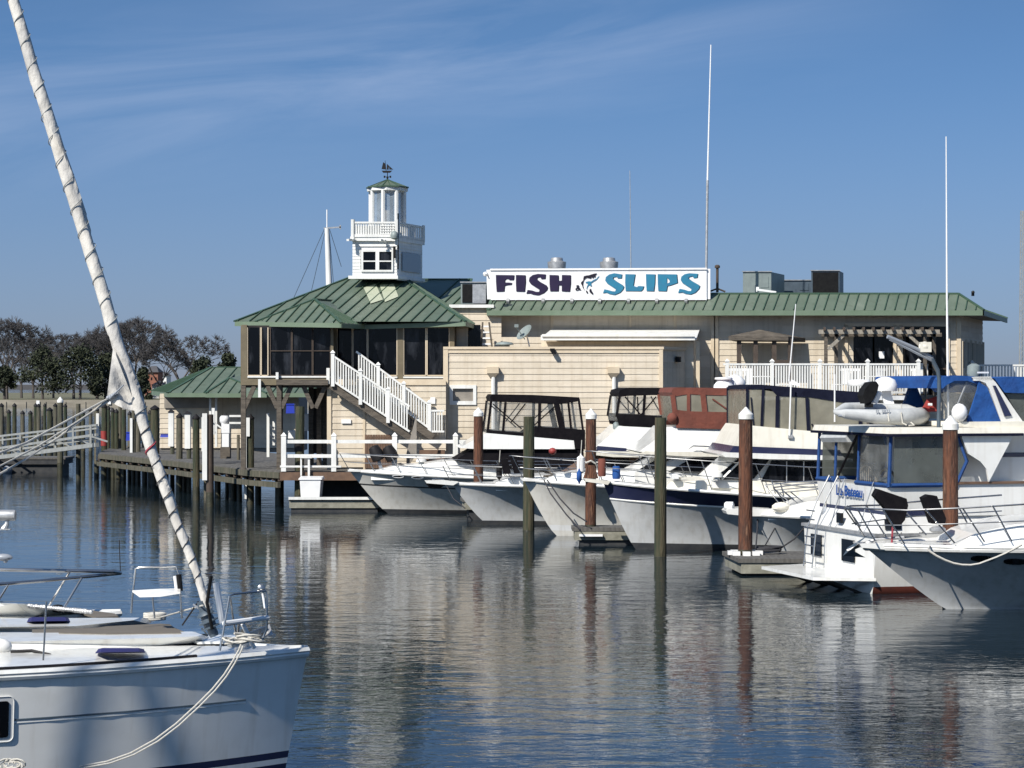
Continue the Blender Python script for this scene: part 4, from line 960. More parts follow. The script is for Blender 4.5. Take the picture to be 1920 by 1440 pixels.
# pergola and kiosk on deck
pg = thing('pergola', 'weathered timber pergola with open rafters on the upper deck', 'pergola', P(1650, 741, 88))
Dq = 87.6
for x_, D_ in ((1549, Dq), (1568, 89.2), (1735, Dq), (1752, 89.2)):
    k = MB(); k.px(x_ - 3, 622, x_ + 3, 745, D_, .14); k.build('post', M['wood'], pg)
k = MB(); k.px(1535, 618, 1762, 626, Dq - .1, .08); k.build('front_beam', M['woodp'], pg)
k = MB(); k.px(1540, 624, 1766, 631, 89.2, .08); k.build('back_beam', M['wood'], pg)
for i in range(12):
    k = MB(); a = P(1546 + i*18.4, 616.5, Dq - .35); k.bar(a, Vector((a.x + .3, 89.5, a.z)), .09, .14); k.build('rafter', M['woodd'], pg)
for a, b_ in (((1552, 655), (1582, 628)), ((1733, 655), (1703, 628))):
    k = MB(); k.bar(P(*a, Dq + .05), P(*b_, Dq + .05), .12); k.build('brace', M['woodp'], pg)
ks_ = thing('bar_kiosk', 'dark timber bar kiosk with bleached hipped wooden roof on the upper deck', 'kiosk', P(1435, 741, 88.5))
k = MB(); D_ = 88.0; A_, B_, C_, E_ = P(1366, 630, D_), P(1478, 631, D_), P(1510, 634, 89.3), P(1380, 633, 89.3); ap_ = P(1424, 618, 88.7)
for a, b_ in ((A_, B_), (B_, C_), (C_, E_), (E_, A_)): k.face([a, b_, ap_])
k.loft([A_, B_, C_, E_], [p + Vector((0, 0, -.16)) for p in (A_, B_, C_, E_)]); k.build('roof', M['wood'], ks_)
for x_ in (1386, 1417, 1452, 1482):
    k = MB(); k.px(x_ - 4, 635, x_ + 4, 745, D_ + .15, .12); k.build('post', M['woodd'], ks_)
k = MB(); k.px(1450, 675, 1486, 682, D_ + .05, .2); k.build('counter', M['woodd'], ks_)
# white patio chairs and tables seen through the pickets
pc = thing('patio_chair', 'x', 'chair', P(1380, 741, 87.4), 0, 'white patio chairs behind the railing'); c = P(1380, 741, 87.4)
k = MB()
for i in range(4): k.box((c.x - .22 + i*.12, c.y + .25, c.z + .42), (c.x - .14 + i*.12, c.y + .28, c.z + 1.0))
k.box((c.x - .24, c.y + .24, c.z + .95), (c.x + .24, c.y + .29, c.z + 1.05)); k.build('backrest', M['plast'], pc)
k = MB(); k.box((c.x - .24, c.y - .22, c.z + .40), (c.x + .24, c.y + .24, c.z + .44)); k.build('seat', M['plast'], pc)
for sx in (-.2, .2):
    for sy in (-.19, .21): k = MB(); k.box((c.x + sx - .025, c.y + sy - .025, c.z), (c.x + sx + .025, c.y + sy + .025, c.z + .4)); k.build('leg', M['plast'], pc)
ch_px = [1380, 1398, 1412, 1468, 1575, 1600, 1660, 1690, 1708]; wh = ['below the left end of the kiosk', 'second from the left railing end', 'below the second kiosk post', 'below the rightmost kiosk post', 'between the pergola left posts', 'behind the round white radar', 'behind the white satellite dome', 'right of the satellite dome', 'at the railing corner']
for i, x_ in enumerate(ch_px):
    lb = 'white patio chair behind the deck railing, ' + wh[i]
    if i == 0: pc['label'] = lb
    else:
        q = P(x_, 741, 87.4 + .3 * (i % 3)); dup(pc, (q.x, q.y, c.z), (i % 4) * .8 - 1, lb)
for x_, D_, lb in ((1430, 88, 'round white patio table beside the kiosk'), (1640, 87.8, 'round white patio table under the pergola')):
    q = P(x_, 741, D_); q.z = zdk; t_ = thing('patio_table', lb, 'table', q)
    k = MB(); k.lathe(q + Vector((0, 0, .70)), [(.45, 0), (.47, .02), (.45, .04)], 16); k.build('tabletop', M['plast'], t_)
    k = MB(); k.tube([q, q + Vector((0, 0, .7))], [.16, .04], 8); k.build('pedestal', M['plast'], t_)
# ------------------------------------------------------------------ green roofed hut
hu = thing('dock_hut', 'small beige hut with green hipped metal roof beyond the pier', 'hut', P(400, 850, 110)); Dh = 110
k = MB(); clapx(k, 300, 738, 560, 840, Dh); k2 = Vector((X(300, Dh), Dh, 0)); clap(k, (k2.x + .3, Dh + 5), (k2.x, Dh), Z(840, Dh), Z(738, Dh)); k.build('wall', SID, hu)
k = MB(); k.box((X(301, Dh), Dh + .06, 1.3), (X(559, Dh), Dh + 5, Z(738, Dh))); k.build('hut_core', M['soffit'], hu)
k = MB()
De_ = 108.6; eA = P(314, 737, De_); eB = P(600, 737, De_); r1 = P(397, 689, 112.5); r2 = P(560, 689, 112.5)
seam_roof(k, [eA, eB, r2, r1], .55, (.15, 1), .05); eC = P(284, 733, 115); seam_roof(k, [eC, eA, r1], .6, (1, .3), .05)
gA, gB, gt_ = P(385, 737.5, 107.6), P(500, 737.5, 107.6), P(430, 709, 109.6); seam_roof(k, [gA, gB, gt_], .5, (.15, 1), .05); k.face([gA, gt_, P(440, 700, 111.5)]); k.face([gB, gt_, P(470, 700, 111.5)])
k.build('roof', ROOF, hu)
k = MB(); fh = Vector((0, 0, -.2)); 
for a, b_ in ((eA, eB), (eC, eA), (gA, gB)): k.prism([a, b_, b_ + fh, a + fh], (0, .05, 0))
k.build('fascia', M['fascia'], hu)
for x_ in (394, 405): k = MB(); k.px(x_ - 2, 740, x_ + 2, 838, Dh - .8, .15); k.build('porch_post', M['white'], hu)
k = MB(); k.px(308, 741, 393, 765, Dh - .10, .04); k.build('eave_shade', M['soffit'], hu)  # grey strip stands in for the shade below the eave
# ------------------------------------------------------------------ roof equipment and sign
sg = thing('sign_board', 'long white roof sign reading FISH & SLIPS with a leaping fish', 'sign', P(1123, 561, 89.3)); Ds_ = 89.35
s0, s1 = (920.5, 505.3, 561), (1325, 503.8, 561)
k = MB(); a0, a1, b0, b1 = P(920.5, 561, Ds_), P(1325, 561, Ds_), P(919, 505.5, Ds_), P(1325, 503.8, Ds_); k.prism([a0, a1, b1, b0], (0, .22, 0)); k.build('panel', M['signw'], sg)
k = MB()
for p, q in ((a0, a1), (b0, b1), (a0, b0), (a1, b1)): k.bar(p + Vector((0, .1, 0)), q + Vector((0, .1, 0)), .3, .07)
k.split('edge', M['signw'], sg)
for x_ in (952, 1018, 1072, 1124, 1178, 1231, 1286): k = MB(); k.bar(P(x_, 567, Ds_ - .25), P(x_, 560, Ds_ + .05), .12, .1); k.build('bracket', M['metal'], sg)
def s2(x, y): return (910 + x * 420 / 1920, 490 + y * 80 / 366)
L = {
 'F': [(90,117),(245,119),(243,150),(240,160),(205,160),(203,152),(180,150),(165,165),(168,182),(200,182),(225,185),(222,200),(185,204),(165,210),(160,258),(97,260),(92,190)],
 'I': [(262,117),(342,119),(344,180),(336,260),(265,258),(262,190)],
 'S': [(515,112),(512,150),(480,152),(470,135),(445,140),(440,155),(470,178),(520,205),(533,225),(528,245),(500,272),(455,291),(410,285),(385,275),(352,277),(362,245),(400,250),(435,262),(460,262),(466,245),(445,230),(390,195),(373,170),(378,140),(405,118),(450,108)],
 'H': [(550,117),(625,119),(627,170),(655,165),(656,117),(730,119),(730,190),(722,260),(655,256),(655,205),(628,205),(625,256),(556,256),(550,190)],
 'S2': [(1170,112),(1167,145),(1135,147),(1125,132),(1098,137),(1093,150),(1122,172),(1172,202),(1187,218),(1180,240),(1155,268),(1110,288),(1065,280),(1040,268),(1008,272),(1020,240),(1055,247),(1090,257),(1112,258),(1120,240),(1098,225),(1045,190),(1027,165),(1033,135),(1060,113),(1105,102)],
 'L': [(1200,110),(1284,112),(1268,210),(1300,222),(1310,212),(1358,214),(1350,240),(1335,255),(1203,254),(1198,180)],
 'I2': [(1376,110),(1455,112),(1452,190),(1444,256),(1382,254),(1378,190)],
 'S3': [(1820,107),(1816,140),(1786,144),(1776,128),(1745,134),(1740,148),(1770,170),(1820,198),(1838,212),(1830,236),(1800,268),(1760,284),(1715,278),(1690,266),(1652,270),(1664,236),(1705,243),(1738,254),(1762,255),(1768,238),(1745,222),(1690,186),(1674,160),(1680,132),(1708,110),(1750,102)],
}
Pout = [(1477,110),(1640,112),(1647,185),(1590,205),(1560,212),(1552,256),(1482,254),(1478,190)]; Pin = [(1556,140),(1578,160),(1580,180),(1556,192)]
def tri_poly(outer, holes, fn, d, name, m_, parent):
    """extruded outline with holes (triangulated)"""
    bm = bmesh.new(); ed = []
    for loop in [outer] + holes:
        vs = [bm.verts.new(fn(*p)) for p in loop]
        for i in range(len(vs)): ed.append(bm.edges.new((vs[i], vs[(i+1) % len(vs)])))
    r_ = bmesh.ops.triangle_fill(bm, use_beauty=True, use_dissolve=False, edges=ed)
    fs = [g for g in r_['geom'] if isinstance(g, bmesh.types.BMFace)]
    k = MB(); ix = {}
    for v in bm.verts: ix[v] = len(k.v); k.v.append(v.co.copy())
    for f in fs: k.f.append([ix[v] for v in f.verts]); k.m.append(0)
    n = len(k.v)
    for e in ed:
        a, b_ = ix[e.verts[0]], ix[e.verts[1]]
        k.v += [k.v[a] + d, k.v[b_] + d]; k.f.append([a, b_, len(k.v)-1, len(k.v)-2]); k.m.append(0)
    bm.free(); return k.build(name, m_, parent)
def sf_(off):
    return lambda x, y: P(*s2(x, y), Ds_) + Vector((0, off, 0))
sh = [(6, 4)]
for key, pts in L.items():
    teal = key in ('S2', 'L', 'I2', 'S3')
    tri_poly([(x + 6, y + 2) for x, y in pts], [], sf_(-.012), Vector((0, .01, 0)), 'letter_shade', M['signk'], sg)
    tri_poly(pts, [], sf_(-.028), Vector((0, .01, 0)), 'letter', M['signt' if teal else 'signp'], sg)
tri_poly([(x + 6, y + 2) for x, y in Pout], [[(x + 4, y + 2) for x, y in Pin]], sf_(-.012), Vector((0, .01, 0)), 'letter_shade', M['signk'], sg)
tri_poly(Pout, [Pin], sf_(-.028), Vector((0, .01, 0)), 'letter', M['signt'], sg)
def s3(x, y): return P(1060 + x / 24, 500 + y / 24, Ds_) + Vector((0, -.028, 0))
for pts, m_ in (([(830,430),(960,395),(1050,390),(1300,310),(1420,300),(1400,350),(1370,370),(1350,480),(1320,490),(1300,440),(1270,510),(1230,520),(1180,470),(1150,540),(1060,520),(980,500),(900,540),(840,610),(820,680),(800,760),(800,860),(830,980),(880,1060),(840,1040),(780,940),(750,840),(700,760),(700,720),(740,670),(800,620),(810,520)], 'signk'),
                ([(900,690),(1060,655),(1160,670),(1260,600),(1400,540),(1470,450),(1530,420),(1500,470),(1400,590),(1280,660),(1170,730),(1160,790),(1200,850),(1140,890),(1080,820),(1020,880),(985,940),(965,1020),(950,1010),(965,900),(1010,810),(1020,750),(930,740)], 'signt'),
                ([(920,1060),(1000,1110),(1020,1180),(1000,1220),(950,1180),(925,1110)], 'signk'), ([(1080,1040),(1150,985),(1180,1080),(1250,1180),(1245,1275),(1180,1220),(1090,1140)], 'signk')):
    tri_poly(pts, [], s3, Vector((0, .012, 0)), 'fish_emblem', M[m_], sg)
tri_poly([(490,850),(540,830),(610,840),(630,880),(600,930),(620,960),(660,950),(670,1000),(720,1060),(640,1060),(610,1050),(560,1080),(490,1075),(450,1040),(460,980),(510,940)], [[(540,870),(575,868),(580,890),(550,900)], [(510,990),(560,1000),(585,1040),(530,1050)]], s3, Vector((0, .012, 0)), 'ampersand', M['signk'], sg)
def lathe_thing(name, lb, cat, px_, pybase, D, prof, m_, grp=None):
    k = MB(); k.lathe(P(px_, pybase, D), prof, 18); return tag(k.build(name, m_, None, True), lb, cat, grp)
for x_, lb in ((1044, 'left steel exhaust fan above the roof sign'), (1142, 'right steel exhaust fan above the roof sign')):
    lathe_thing('exhaust_fan', lb, 'roof fan', x_, 520, 90.5, [(.32, 0), (.32, .35), (.36, .36), (.38, .62), (.30, .64), (.26, .66), (.24, .78), (.16, .80)], M['metal'], 'steel exhaust fans')
def hvac(px0, y0, px1, y1, D, dep, body, lb, kx_=.35, grille=None):
    o = thing('rooftop_unit', lb, 'air conditioner', P((px0+px1)/2, y1, D), 0, 'air conditioning units on the roof')
    a, b_, z0_, z1_ = X(px0, D), X(px1, D), Z(y1, D), Z(y0, D); sx = kx_ * dep
    k = MB(); k.loft([(a, D, z0_), (b_, D, z0_), (b_+sx, D+dep, z0_), (a+sx, D+dep, z0_)], [(a, D, z1_), (b_, D, z1_), (b_+sx, D+dep, z1_), (a+sx, D+dep, z1_)]); k.build('casing', body, o)
    k = MB(); w_ = b_ - a; h_ = z1_ - z0_
    if grille: k.box((a + .06, D - .03, z0_ + .06), (b_ - .06, D - .005, z1_ - .06)); k.build('grille', grille, o)
    else:
        for u0, u1, v0, v1 in ((.12, .5, .06, .42), (.62, .9, .3, .8)): k.box((a + w_*u0, D - .02, z0_ + h_*v0), (a + w_*u1, D - .002, z0_ + h_*v1))
        k.split('access_panel', body, o)
    k = MB(); k.box((a - .03, D - .05, z1_), (b_ + .03, D + .06, z1_ + .04)); k.build('top_edge', M['metal'], o); return o
hvac(1393, 510, 1446, 552, 93, 2.4, M['grey'], 'pale green grey boxy unit left on the roof')
hvac(1462, 526, 1522, 552, 96, 1.5, M['greyd'], 'low dark blue grey unit between the two taller roof units', .2)
hvac(1521, 508, 1574, 552, 92, 1.6, M['greyd'], 'tall unit with black grille and pale frame on roof', .25, M['black'])
HV = hvac(864, 530, 912, 570, 89.8, 1.5, M['grey'], 'wide grey unit with dark coil left of the sign', .2, M['black'])
k = MB(); k.px(886, 533, 911, 569, 89.70, .06); k.build('side_panel', M['metal'], HV)
k = MB(); k.tube([P(1345, 548, 90), P(1345, 500, 90)], .055, 8); k.lathe(P(1345, 503, 90), [(.06, 0), (.11, .02), (.11, .10), (.05, .14)], 10); k.tube([P(1332, 546, 90), P(1345, 541, 90), P(1360, 547, 90)], .04, 6); tag(k.build('vent_pipe', M['woodd'], None, True), 'rusty vent pipe right of the roof sign', 'pipe')
k = MB(); k.bar(P(1419, 543, 91), P(1455, 548, 91), .1, .08); k.px(1418, 538, 1423, 547, 91, .08); tag(k.build('roof_bracket', M['plast']), 'white bent pipe lying on roof edge by the pale unit', 'pipe')
k = MB(); k.px(1822, 546, 1827, 555, 90, .08); k.ball(P(1824.5, 548, 89.9), .07, 8); tag(k.build('roof_camera', M['capb']), 'small dark camera at right end of green roof', 'camera')
k = MB(); k.bar(P(908, 514, 88), P(922, 514, 88), .12); k.ball(P(910, 514, 87.9), .1, 8); k.tube([P(914, 515, 88), P(918, 524, 88)], .03, 6); tag(k.build('roof_floodlight', M['plast']), 'white floodlight at the top left corner of the sign', 'light')
def mast(name, lb, pts, D, rs, m_='plast', cat='antenna'):
    k = MB(); k.tube([P(x_, y_, D) for x_, y_ in pts], rs, 8); return tag(k.build(name, M[m_], None, True), lb, cat, None)
o = thing('radio_antenna', 'tallest white whip antenna rising behind the right end of sign', 'antenna', P(1324, 560, 89.9))
k = MB(); k.tube([P(1323.5, 560, 89.9), P(1326.5, 338, 89.9)], .052, 8); k.build('lower_pole', M['metal'], o, True)
k = MB(); k.tube([P(1326.5, 338, 89.9), P(1333, 84, 89.9)], [.035, .022], 8); k.build('whip', M['plast'], o, True)
mast('whip_antenna', 'thin grey antenna behind the middle of the roof sign', [(1183, 510), (1181, 320)], 91, [.022, .012], 'metal')
mast('whip_antenna', 'short white whip antenna in front of the kiosk roof', [(1479, 715), (1492, 570)], 66, [.022, .012])
# far mast with crossarm and stays
o = thing('radio_mast', 'white tubular mast with crossarm and stays left of the cupola', 'mast', P(617, 560, 105)); D = 105
k = MB(); k.tube([P(618, 560, D), P(613, 428, D)], [.16, .11], 10); k.build('pole', M['white'], o, True)
k = MB(); k.bar(P(607, 428, D), P(639, 426, D), .07); k.bar(P(638, 430, D), P(638, 422, D), .07); k.build('crossarm', M['metal'], o)
k = MB(); k.tube([P(613, 428, D), P(613, 393, D)], .03, 6); k.build('whip', M['plast'], o)
for a, b_ in (((608, 430), (550, 560)), ((610, 432), (584, 545)), ((618, 430), (640, 500)), ((617, 432), (626, 540))):
    k = MB(); k.tube([P(*a, D), P(*b_, D)], .014, 4); k.build('stay_wire', M['greyd'], o)
# lattice tower at the right edge
lt = thing('lattice_tower', 'tall pale lattice radio tower at the right edge', 'tower', P(1915, 730, 160)); D = 160
k = MB()
for x_ in (1911, 1921): k.bar(P(x_, 740, D), P(x_ + (3 if x_ < 1915 else -1), 395, D), .07)
k.bar(P(1916, 740, D + .5), P(1917, 395, D + .5), .07); k.split('leg', M['alu'], lt)
k = MB()
for i in range(34):
    y_ = 735 - i*10; s_ = (735 - y_) / 340 * 3
    k.bar(P(1911 + s_, y_, D), P(1921, y_ - 10, D), .028)
k.build('brace_slats', M['alu'], lt)
# satellite dish
o = thing('satellite_dish', 'pale grey satellite dish on the beige roof left of the white lean-to', 'satellite dish', P(988, 655, 86))
c = P(984, 624, 86); ax = Vector((-.55, -.35, .55)).normalized(); k = MB(); k.lathe(c, [(.01, -.08), (.14, -.06), (.27, -.02), (.36, .03), (.37, .05), (.27, .0), (.14, -.04), (.01, -.06)], 20, 0, ax); k.build('dish', M['grey'], o, True)
k = MB(); k.tube([c - ax*.08, P(989, 634, 86.1), P(993, 652, 86.1)], .03, 6); k.build('mount', M['metal'], o)
k = MB(); k.tube([c + Vector((0, 0, -.25)), c + ax*.55 + Vector((0, 0, -.1))], .02, 6); k.box(c + ax*.5 + Vector((-.08, -.05, -.12)), c + ax*.5 + Vector((.08, .05, 0))); k.build('feed_arm', M['grey'], o)
lathe_thing('roof_vent', 'low mushroom roof vent on the flat roof left of the satellite dish', 'vent', 946, 652, 86.3, [(.2, 0), (.2, .1), (.36, .12), (.3, .2), (.05, .24)], M['grey'])
# step ladder in the recess
o = thing('step_ladder', 'dark step ladder with white things stacked in the recess right of the pavilion', 'ladder', P(912, 660, 88))
for x0_, x1_ in ((905, 902), (917, 923)): k = MB(); k.bar(P(x0_, 604, 88), P(x1_, 655, 88), .07); k.build('leg', M['wood'], o)
for i in range(4): k = MB(); k.bar(P(904 , 612 + i*11, 88), P(920, 612 + i*11, 88), .06); k.build('rung', M['plast'], o)
# ------------------------------------------------------------------ boats
class Boat:
    """local frame: x forward from the stem at the waterline, n towards the camera, z up"""
    def __init__(s, name, label, cat, px_, D, heading, grp='motor yachts moored bow out', ax=0.0, an=0.0):
        a = radians(heading); s.u = Vector((cos(a), sin(a), 0)); v = Vector((-sin(a), cos(a), 0))
        s.sg = 1 if v.y < 0 else -1; s.nv = v * s.sg
        s.R = Vector((X(px_, D), D, 0)) - s.u * ax - s.nv * an
        s.o = thing(name, label, cat, s.R, a, grp)
    def W(s, x, n, z): return s.R + s.u * x + s.nv * n + Vector((0, 0, z))
    def q(s, px_, py_, n):
        C0 = Vector((0, 0, H)); d = Vector(((px_ - 960) / F, 1, -(py_ - YH) / F))
        t = (n - (C0 - s.R).dot(s.nv)) / d.dot(s.nv); p = C0 + d * t
        return (p - s.R).dot(s.u), p.z
    def p(s, px_, py_, n): x, z = s.q(px_, py_, n); return s.W(x, n, z)
    def pt(s, px_, py_, x):                     # point on the cross plane at station x
        C0 = Vector((0, 0, H)); d = Vector(((px_ - 960) / F, 1, -(py_ - YH) / F))
        t = (x - (C0 - s.R).dot(s.u)) / d.dot(s.u); return C0 + d * t
    def sheer(s, t): return s.zb + (s.zm - s.zb) * min(1, t / .45) ** .8 if t < .45 else s.zm + (s.zs - s.zm) * (t - .45) / .55
    def hp(s, t, v, side):
        xb = s.over * (max(v, 0) ** s.rk) + (v * .6 if v < 0 else 0)
        x = xb - t * (s.L + xb)
        bs = s.hb * (1 - (1 - min(t / .46, 1)) ** s.se) * (1 - .10 * max(0, t - .5) * 2)
        bw = s.hb * s.bwf * (1 - (1 - min(t / s.wt, 1)) ** s.be) * (1 - .06 * max(0, t - .5) * 2)
        f = max(v, 0) ** s.fl
        b = bw + (bs - bw) * f if v >= 0 else bw * (1 + v * 2)
        z = s.sheer(t) * v if v >= 0 else v * 1.2
        return s.W(x, side * b, z)
    def hull(s, L, hb, bow, zm, zs, bands, mats, rk=.85, fl=1.5, bwf=.86, deck=None, nt=26, wt=.85, be=1.25, se=2.3):
        s.wt, s.be, s.se = wt, be, se
        xb, zb = s.q(bow[0], bow[1], 0); s.L, s.hb, s.over, s.zb, s.zm, s.zs, s.rk, s.fl, s.bwf = L, hb, xb, zb, zm, zs, rk, fl, bwf
        k = MB(); lv = sorted(set([-.25, -.1, 0] + [b[0] for b in bands] + [i / 10 for i in range(11)]))
        ts = [(i / nt) ** 1.35 for i in range(nt + 1)]
        for side in (1, -1):
            base = len(k.v)
            for t in ts:
                for v in lv: k.v.append(s.hp(t, v, side))
            n = len(lv)
            for i in range(nt):
                for j in range(n - 1):
                    mid = (lv[j] + lv[j+1]) / 2; m = 0
                    for lo, hi, mi in [(b[0], b[1], b[2]) for b in bands]:
                        if lo <= mid < hi: m = mi
                    k.f.append([base + i*n + j, base + i*n + j+1, base + (i+1)*n + j+1, base + (i+1)*n + j]); k.m.append(m)
        n = len(lv); B2 = (nt + 1) * n
        for j in range(n - 1): k.f.append([nt*n + j, nt*n + j+1, B2 + nt*n + j+1, B2 + nt*n + j]); k.m.append(0)
        h = k.build('hull', mats, s.o, True)
        k = MB(); base = 0
        for t in ts:
            a, b_ = s.hp(t, 1, 1), s.hp(t, 1, -1); c = (a + b_) / 2 + Vector((0, 0, .06))
            k.v += [a - Vector((0, 0, .015)), c, b_ - Vector((0, 0, .015))]
        for i in range(nt):
            for j in (0, 1): k.f.append([i*3 + j, i*3 + j+1, i*3 + 3 + j+1, i*3 + 3 + j]); k.m.append(0)
        k.build('deck', deck or M['gel'], s.o, True)
        for side in (1, -1):
            k = MB(); k.tube([s.hp(t, 1, side) for t in ts], .045, 6); k.build('rub_rail', M['gel'], s.o, True)
        return h
    def line(s, v, r, m, name='stripe', t0=.0, t1=1, off=.0):
        k = MB(); k.tube([s.hp(t0 + (t1-t0)*i/24, v, 1) for i in range(25)], r, 5); return k.build(name, m, s.o, True)
    def find(s, px_, py_):
        best = None
        for i in range(1, 70):
            for j in range(1, 24):
                P_ = s.hp(i/70, j/24, 1); a = proj(P_); d = (a[0]-px_)**2 + (a[1]-py_)**2
                if best is None or d < best[0]: best = (d, i/70, j/24)
        _, t, v = best; p = s.hp(t, v, 1); n = (s.hp(t + .01, v, 1) - p).cross(s.hp(t, v + .02, 1) - p).normalized()
        if n.y > 0: n = -n
        return p, n
    def port(s, px_, py_, w, h, m=None, rim=None, name='porthole'):
        p, n = s.find(px_, py_); e = n.cross(Vector((0, 0, 1))).normalized(); f = e.cross(n).normalized()
        if f.z < 0: f = -f
        def ring(sc, off): return [p + e*(w*sc*cos(a*pi/8)) + f*(h*sc*sin(a*pi/8)) + n*off for a in range(16)]
        k = MB(); k.prism(ring(1, .0), n*.03); g = k.build(name, m or M['glass'], s.o)
        if rim:
            k = MB(); k.tube(ring(1.08, .025) + ring(1.08, .025)[:1], .022, 5); k.build('rim', rim, g, True)
        return g
    def house(s, name, pts, n0, m, n1=None, taper=0, parent=None, smooth=False):
        """outline traced on the near side, extruded across the boat; taper pulls the top inwards"""
        qs = [s.q(a, b_, n0) for a, b_ in pts]; zmin = min(z for _, z in qs); n1 = -n0 if n1 is None else n1
        A_ = [s.W(x, n0 - taper * (z - zmin), z) for x, z in qs]; B_ = [s.W(x, n1 + taper * (z - zmin), z) for x, z in qs]
        k = MB(); k.loft(A_, B_); return k.build(name, m, parent or s.o, smooth)
    def trunk(s, name, pts, n0, m, taper=0, fit=.80):
        """cabin trunk whose sides follow the narrowing deck"""
        P2 = []
        for (a, c), (e, g) in zip(pts, pts[1:] + pts[:1]):
            k_ = max(1, int(math.hypot(e - a, g - c) / 14))
            P2 += [(a + (e - a)*i/k_, c + (g - c)*i/k_) for i in range(k_)]
        A_, B_ = [], []; qs = [s.q(a, c, n0) for a, c in P2]; zmin = min(z for _, z in qs)
        for (a, c) in P2:
            n = n0
            for _ in range(4):
                x, z = s.q(a, c, n); t = (s.over - x) / (s.L + s.over); t = min(max(t, 0.0), 1)
                w = s.hb * (1 - (1 - min(t / .46, 1)) ** s.se); n = max(.04, min(n0, w * fit))
            nn_ = max(.03, n - taper * max(0, z - zmin)); A_.append(s.W(x, nn_, z)); B_.append(s.W(x, -nn_, z))
        k = MB(); k.loft(A_, B_); o = k.build(name, m, s.o)
        bm = bmesh.new(); bm.from_mesh(o.data); bmesh.ops.triangulate(bm, faces=[f for f in bm.faces if len(f.verts) > 4]); bm.to_mesh(o.data); bm.free(); return o
    def panel(s, name, pts, n, m, th=.03, parent=None, both=False, taper=0, z0=0):
        k = MB(); qs = [s.q(a, b_, n) for a, b_ in pts]; k.prism([s.W(x, n - taper*(z - z0), z) for x, z in qs], s.nv * th); o = k.build(name, m, parent or s.o)
        if both:
            k = MB(); k.prism([s.W(x, -(n - taper*(z - z0)), z) for x, z in qs], -s.nv * th); k.build(name, m, parent or s.o)
        return o
    def rod(s, name, pts, n, r, m=None, both=False, parent=None, nn=6):
        """polyline traced on plane n (or per-point n)"""
        ns = n if isinstance(n, (list, tuple)) else [n] * len(pts); qs = [(s.q(a, b_, c), c) for (a, b_), c in zip(pts, ns)]
        k = MB(); k.tube([s.W(x, c, z) for (x, z), c in qs], r, nn); o = k.build(name, m or M['steel'], parent or s.o, True)
        if both: k = MB(); k.tube([s.W(x, -c, z) for (x, z), c in qs], r, nn); k.build(name, m or M['steel'], parent or s.o, True)
        return o
    def rail(s, h, t0, t1, n, top_dx=.0, mid=True, inset=.12, r=.016, pulpit=0):
        par = s.o; tops = {}
        for side in (1, -1):
            ts = [t0 + (t1 - t0) * (i / 20) for i in range(21)]
            def base(t):
                a = s.hp(t, 1, side); c = (s.hp(t, 1, 1) + s.hp(t, 1, -1)) / 2; d = (c - a); l = d.length
                return a + (d / l * min(inset, l * .6) if l > 1e-6 else d)
            top = [base(t) + s.u * top_dx + Vector((0, 0, h)) for t in ts]
            if pulpit: top = [top[0] + s.u * pulpit] + top
            k = MB(); k.tube(top, r, 6); k.build('guard_rail', M['steel'], par, True)
            if mid: k = MB(); k.tube([base(t) + s.u * top_dx * .5 + Vector((0, 0, h * .5)) for t in ts], r * .7, 5); k.build('guard_rail', M['steel'], par, True)
            for i in range(n):
                t = t0 + (t1 - t0) * i / (n - 1); k = MB(); k.tube([base(t), base(t) + s.u * top_dx + Vector((0, 0, h))], r * .9, 5); k.build('stanchion', M['steel'], par, True)
            tops[side] = top[0]
        k = MB(); k.tube([tops[1], tops[-1]], r, 6); k.build('guard_rail', M['steel'], par, True)
def canopy(b, top, posts, skirt, pane, n, cm, vm, parent=None, pw=.045, taper=.06, thick=None):
    """fabric top on a frame with see-through side panels"""
    qs = [b.q(a, c, n) for a, c in pane]; z0 = min(z for _, z in qs)
    tp = b.house('canopy_top', top, n, cm, taper=0)
    for s_ in (1, -1):
        k = MB(); k.face([b.W(x, s_ * (n - .02), z) for x, z in qs]); k.build('vinyl_window', vm, tp)
    # front (bow) and aft panels
    for i in (0, 1):
        idx = (0, -1) if i == 0 else (len(pane)//2 - 1, len(pane)//2)
        (xa, za_), (xb, zb_) = qs[idx[0]], qs[idx[1]]
        k = MB(); k.face([b.W(xa, n, za_), b.W(xa, -n, za_), b.W(xb, -n, zb_), b.W(xb, n, zb_)]); k.build('vinyl_window', vm, tp)
    for p0, p1, w in posts:
        for s_ in (1, -1):
            (xa, za_), (xb, zb_) = b.q(*p0, n), b.q(*p1, n); k = MB(); k.bar(b.W(xa, s_*n, za_), b.W(xb, s_*n, zb_), w, .04); k.build('frame_post', cm, tp)
    if skirt:
        qk = [b.q(a, c, n) for a, c in skirt]
        for s_ in (1, -1):
            k = MB(); k.prism([b.W(x, s_*n, z) for x, z in qk], b.nv * s_ * .03); k.build('skirt', cm, b.o)
    return tp
GM = 'motor yachts moored bow out'
